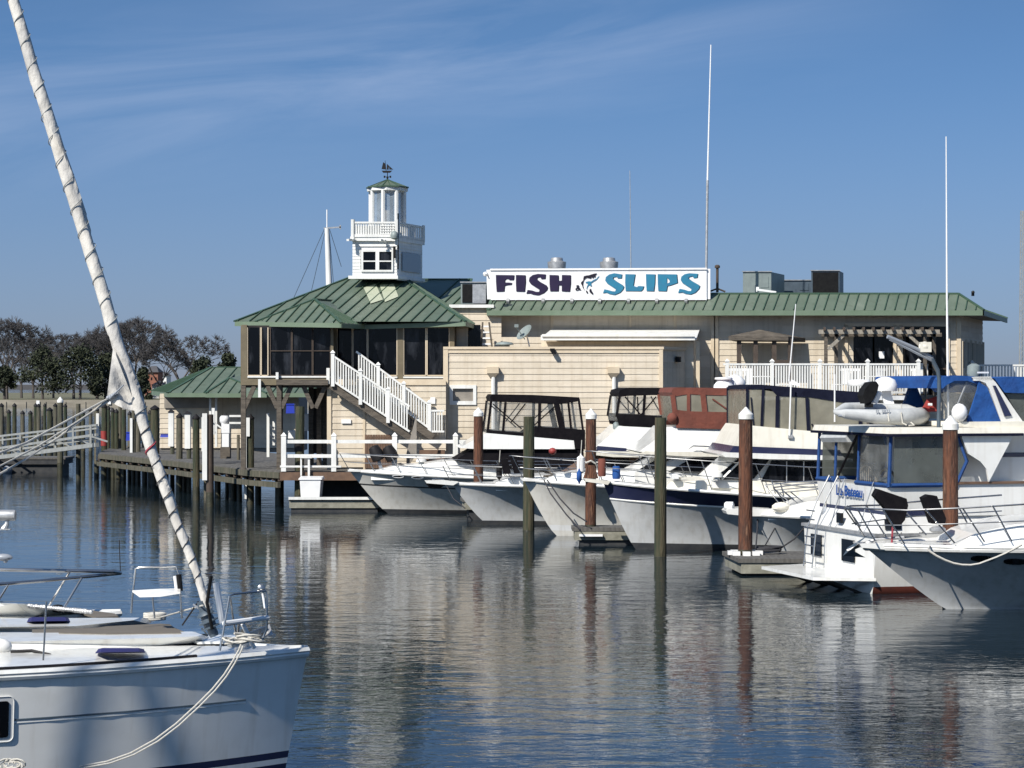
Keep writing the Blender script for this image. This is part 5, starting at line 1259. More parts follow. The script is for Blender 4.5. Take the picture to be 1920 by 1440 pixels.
# ---- yacht 1: black canvas flybridge, leftmost
b = Boat('motor_yacht', 'white flybridge yacht with black canvas enclosure, leftmost of the moored yachts', 'motor yacht', 727, 80.4, 184)
b.hull(10.5, 1.85, (655, 882), 1.30, 1.25, [(0, .13, 1), (.66, .685, 1)], [M['gelo'], M['boot']], fl=1.3)
b.house('pulpit', [(652, 881), (652, 884), (720, 886), (720, 881)], .35, M['gel'])
for x_, y_ in ((744, 892), (783, 894), (823, 896.5)): b.port(x_, y_, .20, .055, rim=M['plast'])
b.trunk('coachroof', [(696, 885), (735, 875), (790, 871), (850, 864), (868, 866), (1092, 884), (1092, 900), (696, 900)], 1.25, M['gel'], taper=.25)
b.house('windshield', [(853, 863), (893, 839), (1095, 842), (1095, 890), (960, 880), (880, 870)], 1.40, M['cblack'], taper=.1)
b.house('flybridge', [(862, 840), (884, 827), (912, 812), (1076, 826), (1078, 842), (893, 842)], 1.45, M['gel'], taper=.12)
canopy(b, [(919, 745), (923, 739.5), (1010, 741), (1086, 745), (1087, 752), (1048, 758), (1012, 756), (921, 753)],
       [((921, 752), (914, 812), .09), ((948, 754), (943, 811), .09), ((1012, 755), (1011, 802), .11), ((1043, 755), (1054, 806), .2), ((1065, 750), (1071, 806), .08), ((1085, 748), (1093, 806), .08), ((924, 757), (978, 804), .05), ((985, 757), (958, 792), .04), ((1040, 762), (1002, 797), .05), ((985, 802), (1008, 802), .05)],
       [(914, 806), (914, 813), (985, 822), (1003, 823), (1072, 838), (1097, 843), (1097, 806), (1060, 803), (1003, 800), (985, 812)], [(921, 753), (1086, 748), (1094, 810), (914, 812)], 1.35, M['cblack'], M['vclear'])
b.rail(.62, .0, .62, 9, top_dx=.35)
# ---- yacht 2: black canopy, brown cabin
b = Boat('motor_yacht', 'white flybridge yacht with small black canopy and brown trimmed cabin, second from left', 'motor yacht', 915, 73.9, 184)
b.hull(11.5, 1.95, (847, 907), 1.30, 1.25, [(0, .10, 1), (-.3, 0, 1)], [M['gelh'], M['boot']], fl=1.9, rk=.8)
b.house('pulpit', [(797, 902), (800, 906), (850, 910), (860, 904), (830, 901)], .28, M['gel'])
k = MB(); c = b.p(812, 909, 0); k.loft([c + Vector((-.25, -.1, .05)), c + Vector((.5, -.1, .05)), c + Vector((.5, .1, .05)), c + Vector((-.25, .1, .05))], [c + Vector((-.1, -.05, -.12)), c + Vector((.2, -.05, -.12)), c + Vector((.2, .05, -.12)), c + Vector((-.1, .05, -.12))]); k.build('anchor', M['capb'], b.o)
b.trunk('coachroof', [(930, 905), (960, 895), (1060, 890), (1130, 880), (1300, 880), (1300, 920), (930, 920)], 1.3, M['gel'], taper=.2)
b.house('deckhouse', [(1060, 893), (1120, 856), (1300, 856), (1300, 915), (1060, 915)], 1.35, M['brownw'], taper=.1)
b.panel('window', [(1086, 884), (1120, 860), (1180, 860), (1180, 884)], 1.37, M['glass'], both=True)
b.house('roof_overhang', [(1112, 853), (1122, 845), (1290, 850), (1290, 858), (1150, 857)], 1.6, M['cream'])
b.house('stripe', [(1118, 845), (1120, 836), (1230, 845), (1260, 850), (1250, 853)], 1.58, M['navy'])
b.house('flybridge', [(1117, 838), (1150, 812), (1162, 799), (1300, 806), (1300, 850), (1200, 845)], 1.55, M['gel'], taper=.25)
canopy(b, [(1160, 738), (1163, 731), (1178, 727), (1270, 727), (1290, 730), (1290, 742), (1225, 741), (1180, 742), (1162, 744)],
       [((1162, 742), (1156, 782), .08), ((1209, 741), (1206, 785), .09), ((1289, 741), (1289, 785), .09), ((1172, 744), (1205, 782), .05), ((1230, 744), (1200, 780), .04), ((1195, 744), (1197, 782), .04), ((1240, 744), (1262, 782), .05)],
       [(1155, 776), (1160, 797), (1175, 800), (1300, 804), (1300, 782), (1228, 780), (1200, 777)], [(1162, 742), (1290, 742), (1290, 790), (1156, 790)], 1.3, M['cblack'], M['vclear'])
k = MB(); k.lathe(b.p(1157, 799, .9), [(.05, -.1), (.13, -.08), (.15, .05), (.1, .12)], 10, 0, (-1, -.2, 0)); k.build('searchlight', M['grey'], b.o, True)
b.rail(.60, .0, .55, 8, top_dx=.3)
for x_, n_ in ((943, .9), (952, .9)):
    pass
# ---- yacht 3: rust canvas
b = Boat('motor_yacht', 'white flybridge yacht with rust red canvas enclosure, third from the left', 'motor yacht', 1044, 68.3, 184)
b.hull(11.5, 2.0, (982, 899), 1.42, 1.4, [(-.3, .02, 1), (.10, .19, 2), (.635, .65, 1)], [M['gelo'], M['boot'], M['gelg']], fl=2.1, rk=.8)
b.house('pulpit', [(978, 897), (980, 902), (1010, 903), (1010, 898)], .3, M['gel'])
b.trunk('coachroof', [(1025, 898), (1045, 890), (1110, 882), (1190, 885), (1400, 885), (1400, 920), (1025, 915)], 1.35, M['gel'], taper=.2)
b.house('deckhouse', [(1190, 886), (1250, 855), (1420, 855), (1420, 910), (1190, 905)], 1.5, M['gel'], taper=.05)
b.panel('windshield', [(1198, 880), (1236, 858), (1262, 858), (1225, 880)], 1.52, M['glass'], both=True)
b.panel('window', [(1252, 885), (1298, 858), (1400, 858), (1400, 888)], 1.52, M['glass'], both=True)
b.house('roof_overhang', [(1200, 851), (1210, 846), (1395, 849), (1395, 857), (1290, 856)], 1.75, M['cream'])
b.house('flybridge', [(1198, 847), (1225, 828), (1250, 801), (1290, 799), (1400, 806), (1400, 849)], 1.6, M['gel'], taper=.28)
b.rod('hand_rail', [(1290, 842), (1300, 836), (1370, 839), (1385, 845)], 1.72, .02)
tp = canopy(b, [(1259, 736), (1262, 728), (1276, 726.5), (1410, 728), (1410, 742), (1330, 741), (1290, 739), (1262, 744)],
       [((1261, 740), (1266, 780), .14), ((1291, 738), (1291, 775), .10), ((1318, 739), (1322, 778), .16), ((1377, 741), (1377, 778), .16), ((1336, 748), (1376, 776), .03)],
       [(1265, 768), (1268, 802), (1400, 806), (1410, 806), (1410, 775), (1377, 773), (1322, 772), (1291, 771)], [(1261, 738), (1408, 742), (1408, 790), (1267, 790)], 1.45, M['cred'], M['vsmoke'])
b.rod('whip', [(1372, 833), (1379, 700)], 1.5, [.022, .012], M['plast'])
k = MB(); k.ball(b.p(1261, 784, 1.45), .17, 10); k.build('fender', M['cred'], b.o, True)
k = MB(); k.lathe(b.p(1357, 728, .4), [(.32, 0), (.30, .10), (.20, .22), (.2, .26), (.28, .27), (.27, .33), (.05, .34)], 14); k.build('radar', M['plast'], b.o, True)
k = MB(); k.lathe(b.p(1378, 728, .0), [(.30, 0), (.33, .1), (.32, .22), (.2, .36), (.02, .42)], 16); k.build('satellite_dome', M['plast'], b.o, True)
b.rail(.72, .0, .55, 8, top_dx=.35, pulpit=.1)
k = MB(); k.ball(b.p(1036, 846, 1.2), .12, 10, sc=(1, 1, .9)); k.build('float_ball', M['red'], b.o, True)
# ---- yacht 4: navy band
b = Boat('motor_yacht', 'cream and white flybridge yacht with navy topside band and navy canvas, centre right', 'motor yacht', 1192, 62.7, 184)
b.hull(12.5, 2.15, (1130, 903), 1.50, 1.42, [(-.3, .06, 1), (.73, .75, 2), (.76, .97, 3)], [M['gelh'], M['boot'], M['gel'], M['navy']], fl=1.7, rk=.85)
b.line(.745, .03, M['gel'], 'rub_strake')
b.house('pulpit', [(1097, 898), (1098, 903), (1140, 909), (1145, 902)], .3, M['cream'])
b.trunk('coachroof', [(1238, 925), (1258, 903), (1345, 900), (1560, 905), (1560, 940), (1238, 930)], 1.55, M['cream'], taper=.1)
b.house('deckhouse', [(1335, 902), (1385, 857), (1600, 860), (1600, 920), (1335, 915)], 1.45, M['gel'], taper=.08)
b.panel('windshield', [(1336, 899), (1384, 860), (1442, 862), (1412, 899)], 1.47, M['glass'], both=True)
b.rod('windshield_frame', [(1353, 899), (1391, 861)], 1.51, .03, M['gel'])
b.panel('window', [(1426, 903), (1447, 863), (1600, 866), (1600, 907)], 1.47, M['glass'], both=True)
for x_ in (1475, 1507): b.rod('window_bar', [(x_, 865), (x_, 904)], 1.50, .015, M['metal'])
b.house('roof_overhang', [(1352, 852), (1356, 848), (1580, 855), (1590, 863), (1440, 861), (1360, 857)], 1.9, M['gel'])
b.house('stripe', [(1366, 850), (1376, 836), (1575, 844), (1580, 856)], 1.84, M['navy'])
b.house('flybridge', [(1376, 842), (1390, 812), (1400, 797), (1560, 812), (1600, 815), (1600, 850)], 1.78, M['cream'], taper=.12)
canopy(b, [(1399, 730), (1402, 723), (1425, 721), (1500, 727), (1640, 737), (1650, 760), (1625, 762), (1520, 745), (1458, 743), (1445, 729)],
       [((1401, 726), (1401, 800), .07), ((1431, 724), (1428, 800), .07), ((1408, 745), (1413, 798), .03), ((1458, 742), (1457, 806), .10), ((1513, 746), (1516, 810), .09), ((1613, 760), (1613, 818), .09), ((1401, 799), (1630, 822), .06), ((1522, 795), (1530, 808), .03)],
       None, [(1401, 727), (1625, 760), (1625, 822), (1401, 800)], 1.6, M['cnavy'], M['vsmoke'])
b.rod('whip', [(1480, 817), (1483, 720)], 1.8, .022, M['plast']); k = MB(); k.box(b.p(1478, 822, 1.8), b.p(1486, 815, 1.7)); k.build('antenna_mount', M['metal'], b.o)
k = MB(); k.loft([b.p(1480, 720, 1.3), b.p(1500, 724, 1.3), b.p(1500, 724, .9), b.p(1480, 720, .9)], [b.p(1484, 711, 1.25), b.p(1500, 720, 1.25), b.p(1500, 720, .95), b.p(1484, 711, .95)]); k.build('horn', M['plast'], b.o)
b.rail(.85, .0, .85, 9, top_dx=.30, pulpit=.2)
k = MB(); k.box(b.p(1260, 898, 1.2), b.p(1270, 890, .7)); k.build('deck_box', M['plast'], b.o)
# ---- yacht 5: mostly hidden behind the trawler
b = Boat('motor_yacht', 'white yacht with spotlight on its bow pulpit, between brown pile and trawler', 'motor yacht', 1472, 58.8, 184)
b.hull(9, 1.9, (1405, 964), 1.16, 1.1, [(-.3, .03, 1)], [M['gelh'], M['boot']], fl=1.4, rk=.9, wt=1.1, be=1.0, se=3)
b.house('pulpit', [(1361, 958), (1364, 964), (1405, 968), (1450, 968), (1450, 955), (1400, 952), (1366, 954)], .35, M['gel'])
b.trunk('coachroof', [(1440, 966), (1480, 950), (1515, 941), (1600, 936), (1600, 975), (1440, 975)], 1.3, M['gel'], taper=.2)
k = MB(); k.lathe(b.p(1366, 949, .2), [(.09, -.1), (.12, -.06), (.12, .12), (.08, .14)], 12, 0, (1, -.3, 0)); k.build('spotlight', M['plast'], b.o, True)
k = MB(); k.box(b.p(1364, 957, .25), b.p(1372, 950, .15)); k.build('spotlight_base', M['plast'], b.o)
k = MB(); k.ball(b.p(1465, 951, .6), .17, 10, sc=(1.5, .8, .8)); k.build('windlass', M['cream'], b.o, True)
b.rod('pulpit_rail', [(1450, 914), (1500, 908), (1560, 905)], .6, .02, both=True); b.rod('pulpit_rail', [(1462, 924), (1560, 915)], .6, .016, both=True)
for a, c in (((1450, 914), (1482, 954)), ((1470, 922), (1508, 955)), ((1482, 922), (1522, 955)), ((1463, 905), (1470, 930))): b.rod('stanchion', [a, c], .6, .018, both=True)
# ---- trawler with its stern towards us
b = Boat('trawler_yacht', 'big white trawler with blue canvas aft deck, its ladder and swim platform facing left', 'trawler', 1646, 49.0, 15, None, 0, 2.15)
T = b; L_ = 13.0; nb = 2.15
def tp_(px_, py_, x=0): return b.pt(px_, py_, x)
def sec(x, zt_, zb_=-.4, nn=nb, flare=.0): return x, nn
# hull: stations from stern to bow
k = MB(); st_ = []
for i, (x, w, z) in enumerate(((0, 2.05, 1.30), (2, 2.15, 1.32), (6, 2.2, 1.42), (9, 1.9, 1.6), (11.5, 1.1, 1.85), (13, .05, 2.05))):
    st_.append([b.W(x, w, z), b.W(x, w * .97, .75), b.W(x, w * .93, .16), b.W(x, w * .90, -.02), b.W(x, w * .7, -.4), b.W(x, -w * .7, -.4), b.W(x, -w * .90, -.02), b.W(x, -w * .93, .16), b.W(x, -w * .97, .75), b.W(x, -w, z)])
for r in st_: k.v += r
for i in range(5):
    for j in range(10):
        k.f.append([i*10 + j, i*10 + (j+1) % 10, (i+1)*10 + (j+1) % 10, (i+1)*10 + j]); k.m.append(1 if j in (2, 3, 4, 5, 6) else 0)
k.f.append(list(range(10))); k.m.append(0)
k.build('hull', [M['gel'], M['bootr']], b.o, True)
k = MB()
for r0, r1 in zip(st_, st_[1:]): k.face([r0[0], r1[0], r1[9], r0[9]])
k.build('deck', M['gel'], b.o)
# swim platform
k = MB(); k.loft([b.W(-1.25, 1.5, .30), b.W(0, 2.05, .30), b.W(0, -2.05, .30), b.W(-1.25, -1.6, .30)], [b.W(-1.25, 1.5, .37), b.W(0, 2.05, .37), b.W(0, -2.05, .37), b.W(-1.25, -1.6, .37)]); k.build('swim_platform', M['gel'], b.o)
for n_ in (-1.4, -.5, .5, 1.4): k = MB(); k.bar(b.W(-.9, n_, .3), b.W(0, n_, -.05), .06); k.build('platform_bracket', M['boot'], b.o)
# aft cabin trunk, sloping in, and the name board coaming over it
def slab(name, x0, x1, n0, n1, z0, z1, m, xt=0, nt_=0, par=None):
    k = MB(); k.loft([b.W(x0, n0, z0), b.W(x1, n0, z0), b.W(x1, n1, z0), b.W(x0, n1, z0)], [b.W(x0 + xt, n0 - nt_, z1), b.W(x1, n0 - nt_, z1), b.W(x1, n1 + nt_, z1), b.W(x0 + xt, n1 + nt_, z1)]); return k.build(name, m, par or b.o)
def zz(py_, x=0, n=nb):
    p = b.W(x, n, 0); return H - (py_ - YH) * p.y / F
slab('aft_cabin', .02, 6, 2.02, -2.02, 1.25, 1.75, M['gel'], .34, .12)
slab('rail_cap', -.05, 2.0, 2.1, -2.1, 1.27, 1.34, M['metal'])
slab('coaming', .36, 7.6, 1.92, -1.92, 1.72, 2.36, M['gel'], -.06, -.05)
slab('stripe', .345, 7.62, 1.935, -1.935, 1.72, 1.86, M['navy'], .01, .0)
for n0, n1, z0, z1 in ((-1.55, -.95, .62, 1.12), (.25, .95, .62, 1.12)):
    k = MB(); k.prism([b.W(-.02, n0, z0), b.W(-.02, n1, z0), b.W(-.02, n1, z1), b.W(-.02, n0, z1)], -b.u * .02); k.build('stern_window', M['glass'], b.o)
slab('aft_porthole', .05, .12, -.25, .0, 1.45, 1.68, M['glass']); 
for x_ in (.25,): k = MB(); k.prism([b.W(x_, 1.97, 1.42), b.W(x_ + .38, 1.97, 1.42), b.W(x_ + .38, 1.93, 1.64), b.W(x_, 1.93, 1.64)], b.nv * .04); k.build('side_window', M['glass'], b.o)
# ladder
for n_ in (-1.05, -.55):
    k = MB(); k.tube([b.W(-.42, n_, .4), b.W(-.32, n_, 1.30), b.W(-.1, n_, 1.9), b.W(.22, n_, 2.5), b.W(.34, n_, 2.3)], .018, 6); k.build('ladder_rail', M['steel'], b.o, True)
for i in range(7): k = MB(); k.tube([b.W(-.42 + i*.012, -1.05, .5 + i*.2), b.W(-.42 + i*.012, -.55, .5 + i*.2)], .017, 6); k.build('ladder_rung', M['steel'], b.o, True)
for n_ in (-.25, 1.35): k = MB(); k.tube([b.W(-.1, n_, 1.35), b.W(.1, n_, 2.0), b.W(.26, n_, 2.45)], .014, 6); k.build('hand_rail', M['steel'], b.o, True)
bw = lambda x, n, z: b.W(x + .38, n, z)
# canvas enclosed aft deck
z0, z1 = 2.36, 3.50
def cb(name, pts, m, w=.07, par=None):
    k = MB(); k.tube(pts, w, 6); return k.build(name, m, par or b.o, True)
hard = slab('hard_top', .25, 3.7, 2.15, -2.15, 3.52, 3.66, M['cream'], .04, .04)
slab('roof_edge', .22, 3.5, 2.18, -2.18, 3.47, 3.53, M['cnavy'])
for n_ in (2.0, -2.0):
    cb('canvas_frame', [bw(-.05, n_, z0), bw(.0, n_, z1)], M['cframe'], .042); cb('canvas_frame', [bw(0, n_, z0 + .03), bw(1.55, n_, z0 + .03)], M['cframe'], .055)
    cb('canvas_frame', [bw(1.55, n_, z0), bw(1.82, n_, z0 + .55), bw(1.6, n_ * .98, z1)], M['cframe'], .045)
    k = MB(); k.face([bw(.06, n_, z0 + .08), bw(1.55, n_, z0 + .08), bw(1.82, n_, z0 + .55), bw(1.6, n_, z1), bw(.08, n_, z1)]); k.build('vinyl_window', M['vgrey'], b.o)
for n0, n1 in ((-2.0, -.95), (.25, 2.0)): cb('canvas_frame', [bw(-.06, n0, z0 + .03), bw(-.06, n1, z0 + .03)], M['cframe'], .055)
for n_ in (-1.0, .3): cb('canvas_frame', [bw(-.04, n_, z0), bw(0, n_, z1)], M['cframe'], .035)
cb('canvas_frame', [bw(-.02, -.9, z0 + .1), bw(-.02, .2, z1 - .05)], M['cblack'], .03)
k = MB(); k.face([bw(-.02, .35, z0 + .1), bw(-.02, 1.95, z0 + .1), bw(.02, 1.95, z1), bw(.02, .35, z1)]); k.build('vinyl_window', M['vclear'], b.o)
cb('rolled_canvas', [bw(-.05, -1.6, 3.36), bw(-.05, -.1, 3.40)], M['ribt'], .12)
k = MB(); k.prism([b.W(1.5, .7, 2.4), b.W(1.5, 1.85, 2.4), b.W(1.5, 1.85, 3.42), b.W(1.5, .7, 3.42)], b.u * .05); k.build('doorway_shade', M['dark'], b.o)  # black panel paints the shade inside the open doorway
# salon wall inside and wing panels
slab('salon_wall', 1.9, 7.2, 1.55, -1.55, 2.3, 3.52, M['gel'])
for s_ in (1, -1):
    k = MB(); k.prism([b.W(x, s_*2.02, z) for x, z in [b.q(a_, c_, 2.02) for a_, c_ in ((1799, 814), (1901, 810), (1852, 903), (1848, 880), (1836, 865), (1814, 851))]], b.nv * s_ * .06); k.build('wing_panel', M['gel'], b.o)
slab('navy_line', 2.6, 7.22, 1.57, -1.57, 2.98, 3.08, M['navy'])
slab('side_wall', 1.7, 7.6, 1.98, 1.90, 1.7, 2.40, M['gel']); slab('teak_cap', 1.65, 7.6, 2.03, 1.86, 2.40, 2.45, M['brownw'])
slab('side_wall', 1.7, 7.6, -1.90, -1.98, 1.7, 2.40, M['gel']); 
# flybridge with blue canvases and white arch
def cx_(pts, n0, n1, name, m): return b.house(name, pts, n0, m, n1)
b.house('flybridge_coaming', [(1795, 800), (1800, 791), (1918, 790), (1960, 790), (1960, 806)], 2.0, M['cream'])
b.house('radar_arch', [(1822, 708), (1858, 707.5), (1867, 717), (1919, 792), (1878, 792), (1856, 731), (1848, 718)], 1.85, M['gel'], 1.55); b.house('radar_arch', [(1822, 708), (1858, 707.5), (1867, 717), (1919, 792), (1878, 792), (1856, 731), (1848, 718)], -1.55, M['gel'], -1.85)
b.house('radar_arch', [(1824, 707), (1858, 706), (1862, 713), (1826, 714)], 1.85, M['gel'])
b.panel('arch_inset', [(1861, 723), (1866, 723), (1896, 779), (1883, 781)], 1.86, M['navy'])
b.house('blue_canopy', [(1767, 712), (1768, 706), (1800, 704), (1826, 706), (1840, 714), (1838, 722), (1815, 714), (1790, 714), (1775, 722), (1768, 728)], 1.8, M['cblue'])
for s_ in (1, -1):
    k = MB(); N1 = 10; base_ = [(1834, 716), (1850, 726), (1876, 792), (1812, 792), (1832, 730)]
    qs = [b.q(a, c, 1.8) for a, c in base_]; k.prism([b.W(x, s_ * 1.78, z) for x, z in qs], b.nv * s_ * .05); k.build('blue_curtain', M['cblue'], b.o)
    k = MB(); k.face([b.W(x, s_ * 1.74, z) for x, z in [b.q(a, c, 1.74) for a, c in ((1768, 720), (1834, 716), (1830, 735), (1812, 790), (1768, 790))]]); k.build('vinyl_window', M['vclear'], b.o)
b.house('blue_canopy', [(1864, 709), (1900, 706), (1990, 708), (1990, 738), (1905, 737), (1884, 736)], 1.8, M['cblue'])
b.house('curtain', [(1885, 738), (1990, 738), (1990, 790), (1918, 790)], 1.7, M['vgrey'])
b.rod('canopy_strut', [(1792, 766), (1813, 716)], 1.7, .02, M['fender']); b.rod('canopy_strut', [(1808, 738), (1825, 756), (1833, 728)], 1.5, .02, M['capb'])
k = MB(); k.box(b.W(4.6, .3, 3.66), b.W(5.2, -.4, 4.55)); k.build('helm_seat', M['cnavy'], b.o)
k = MB(); k.ball(b.p(1799, 774, 1.95), .19, 14, sc=(.95, .95, 1.1)); k.build('round_fender', M['plast'], b.o, True)
# davit crane
dv = b.rod('davit_post', [(1760, 806), (1761, 712), (1758, 694), (1745, 668)], 1.7, .045, M['greyd'], nn=8)
b.rod('davit_boom', [(1748, 672), (1720, 655), (1664, 631)], 1.7, .045, M['fender'], parent=dv, nn=8); b.rod('davit_boom', [(1752, 678), (1722, 664), (1668, 636)], 1.7, .03, M['fender'], parent=dv)
for i in range(5): b.rod('boom_lattice', [(1740 - i*15, 668 - i*7), (1732 - i*15, 662 - i*6.3)], 1.7, .018, M['fender'], parent=dv)
k = MB(); c = b.p(1734, 650, 1.7); k.ball(c, .13, 10, sc=(1.1, .9, .9)); k.box(c + Vector((-.11, -.1, -.12)), c + Vector((.13, .1, .10))); k.build('winch', M['cream'], dv, True)
b.rod('whip', [(1778, 792), (1775.5, 560), (1774, 256)], 1.5, [.028, .022, .012], M['plast'], nn=8); b.rod('whip', [(1565, 791), (1565, 702)], -1.2, .02, M['plast'])
k = MB(); c = b.p(1826, 700, 0); k.lathe(b.p(1826, 706, .2), [(.14, 0), (.16, .08), (.15, .24), (.06, .3)], 12); k.build('radome', M['grey'], b.o, True)
k = MB(); k.loft([b.p(1832, 700, .6), b.p(1854, 700, .6), b.p(1854, 700, .4), b.p(1832, 700, .4)], [b.p(1832, 697, .6), b.p(1854, 697, .6), b.p(1854, 697, .4), b.p(1832, 697, .4)]); k.build('open_radar', M['plast'], b.o)
for x_, r_, n_ in ((1611, .20, 2, ), (1660, .27, 1.2)): pass
k = MB(); k.lathe(b.W(2.5, -1.4, 3.67), [(.05, 0), (.06, .42), (.02, .42)], 8); k.lathe(b.p(1611, 724, -1.4), [(.26, 0), (.28, .03), (.28, .10), (.22, .15), (.03, .16)], 16); k.build('radar', M['plast'], b.o, True)
q_ = b.p(1660, 733, -.4); k = MB(); k.lathe(q_, [(.27, 0), (.28, .04), (.28, .14), (.22, .26), (.1, .32), (.01, .33)], 18); k.build('satellite_dome', M['plast'], b.o, True)
k = MB(); k.bar(q_ + Vector((0, 0, .0)), q_ + Vector((.12, 0, -.42)), .22, .1); k.build('dome_mast', M['plast'], b.o)
# name on the coaming and builder's name on the cabin side
def text_mesh(name, body, size, M4, m, parent, shear=0, sx=1, ex=.004):
    cu_ = bpy.data.curves.new(name, 'FONT'); cu_.body = body; cu_.size = size; cu_.shear = shear; cu_.extrude = ex; cu_.offset = size * .022; cu_.align_x = 'CENTER'; cu_.resolution_u = 3
    o = bpy.data.objects.new(name + '_tmp', cu_); scene.collection.objects.link(o); dg = bpy.context.evaluated_depsgraph_get()
    me = bpy.data.meshes.new_from_object(o.evaluated_get(dg)); k = MB(); ix = [k.add(M4 @ Vector((v.co.x * sx, v.co.y, v.co.z))) for v in me.vertices]
    for f in me.polygons: k.f.append([ix[i] for i in f.vertices]); k.m.append(0)
    bpy.data.objects.remove(o); bpy.data.meshes.remove(me); return k.build(name, m, parent)
def frame(o_, ex, ey): ex = ex.normalized(); ey = ey.normalized(); ez = ex.cross(ey); return Matrix(((ex.x, ey.x, ez.x, o_.x), (ex.y, ey.y, ez.y, o_.y), (ex.z, ey.z, ez.z, o_.z), (0, 0, 0, 1)))
lb_ = mat('boat_name_blue', (.008, .06, .26), None, 1, .4)
k = MB(); cu0 = b.W(.02, -.12, 2.02)
text_mesh('boat_name', 'Le Bateau', .33, frame(T.pt(1592, 930, .27), b.nv, Vector((0, 0, 1)) + b.u * -.06), lb_, b.o, .15, 1.15)
text_mesh('lettering', 'Cabana 42', .15, frame(b.p(1702, 1007, 2.0) + b.nv * .03, b.u, Vector((0, 0, 1))), M['capb'], b.o, 0, 1.25)
# deck chair of cane behind the gap
k = MB()
for j in range(9): k.tube([b.W(.9, -.9 + j*.11, 2.3), b.W(.9, -.9 + j*.11, 2.3 + .42 * sin(pi * (j + 1) / 10))], .012, 4)
k.tube([b.W(.9, -.46 + .55*cos(a*pi/12), 2.3 + .45*sin(a*pi/12)) for a in range(13)], .03, 6); k.tube([b.W(1.4, -.46 + .55*cos(a*pi/12), 2.25 + .40*sin(a*pi/12)) for a in range(13)], .03, 6)
tag(k.build('cane_chair', M['teak'], None, True), 'round backed cane chair on the trawler aft deck above its name', 'chair')
# inflatable dinghy on the hard top
ib = thing('inflatable_dinghy', 'grey inflatable dinghy tied down on the trawler roof', 'dinghy', T.p(1650, 795, .6))
def tube_path(pts, r): k = MB(); k.tube([T.p(a, c, n) for a, c, n in pts], r, 12); return k
k = tube_path([(1566, 773, .7), (1585, 776, 1.0), (1640, 781, 1.1), (1690, 782, 1.1), (1718, 781, .9), (1728, 779, .4), (1722, 777, -.2)], [.05, .11, .16, .19, .20, .19, .12]); k.build('side_tube', M['ribt'], ib, True)
k = tube_path([(1566, 771, .5), (1585, 765, .2), (1610, 766, -.2), (1650, 768, -.3), (1700, 770, -.3), (1722, 776, -.1)], [.05, .12, .14, .15, .15, .12]); k.build('side_tube', M['ribt'], ib, True)
k = tube_path([(1572, 779, .95), (1640, 787, 1.12), (1700, 792, 1.12), (1728, 786, .5)], [.03, .05, .07, .05]); k.build('rubbing_strake', M['fender'], ib, True)
k = MB(); k.loft([T.p(1575, 776, .9), T.p(1715, 783, .9), T.p(1715, 775, -.1), T.p(1580, 770, .1)], [p + Vector((0, 0, .05)) for p in (T.p(1575, 776, .9), T.p(1715, 783, .9), T.p(1715, 775, -.1), T.p(1580, 770, .1))]); k.build('floor', M['ribt'], ib)
for pts in (((1663, 762, .6), (1665, 775, 1.25), (1667, 790, 1.3)), ((1690, 758, .5), (1690, 775, 1.3), (1692, 793, 1.3), (1700, 797, 1.35)), ((1708, 792, 1.3), (1714, 797, 1.4), (1704, 798, 1.4))):
    k = tube_path(pts, .016); k.build('lashing', M['rope'], ib, True)
text_mesh('registration', 'FL 3871', .10, frame(T.p(1650, 774, 1.1) + T.nv * .17, T.u, Vector((0, 0, 1))), M['fender'], ib, 0, 1.1)
om = thing('outboard_motor', 'black outboard motor tilted up on the dinghy', 'outboard motor', T.p(1632, 762, .3))
k = MB(); k.prism([T.p(a, c, .45) for a, c in ((1618, 742), (1622, 730), (1632, 717), (1643, 715), (1648, 722), (1645, 735), (1637, 752), (1624, 757))], T.nv * -.32); k.build('cowl', M['black'], om)
k = MB(); k.bar(T.p(1627, 762, .3), T.p(1630, 742, .3), .12, .14); k.box(T.p(1624, 764, .4), T.p(1634, 756, .2)); k.build('bracket', M['black'], om)
k = MB(); k.bar(T.p(1640, 755, .2), T.p(1650, 735, .2), .07, .1); k.build('leg', M['plast'], om)
rb_ = thing('red_bag', 'red bag with a small white tag on the trawler roof beside the davit', 'bag', T.p(1741, 770, .3))
k = MB(); k.loft([T.p(1725, 772, .6), T.p(1757, 772, .6), T.p(1757, 770, -.1), T.p(1727, 770, -.1)], [T.p(1738, 749, .5), T.p(1757, 743, .5), T.p(1757, 743, 0), T.p(1738, 748, 0)]); k.build('body', M['red'], rb_)
k = MB(); k.px(1740, 756, 1748, 761, T.p(1744, 758, .66).y, .02); k.build('tag', M['plast'], rb_)
# ---- yacht 6, nearest right
b = Boat('express_cruiser', 'nearest white cruiser at right with dark oval ports and anchor on its pulpit', 'motor yacht', 1774, 46.0, 183)
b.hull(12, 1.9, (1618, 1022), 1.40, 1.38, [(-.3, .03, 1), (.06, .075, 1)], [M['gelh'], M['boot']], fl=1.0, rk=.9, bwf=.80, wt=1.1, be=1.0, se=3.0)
k = MB()
for sd_ in (1, -1): k.tube([b.hp(i/24, .97, sd_) for i in range(25)], .075, 8)
k.split('gunwale', M['gel'], b.o, True)
b.port(1836, 1050, .23, .085); b.port(1906, 1049, .23, .085); b.port(1975, 1048, .23, .085)
b.house('pulpit', [(1612, 1020), (1616, 1027), (1680, 1032), (1690, 1018)], .35, M['gel'])
b.trunk('coachroof', [(1790, 1024), (1830, 1001), (1900, 985), (1960, 978), (2150, 975), (2200, 1030), (1790, 1030)], 1.3, M['gel'], taper=.3)
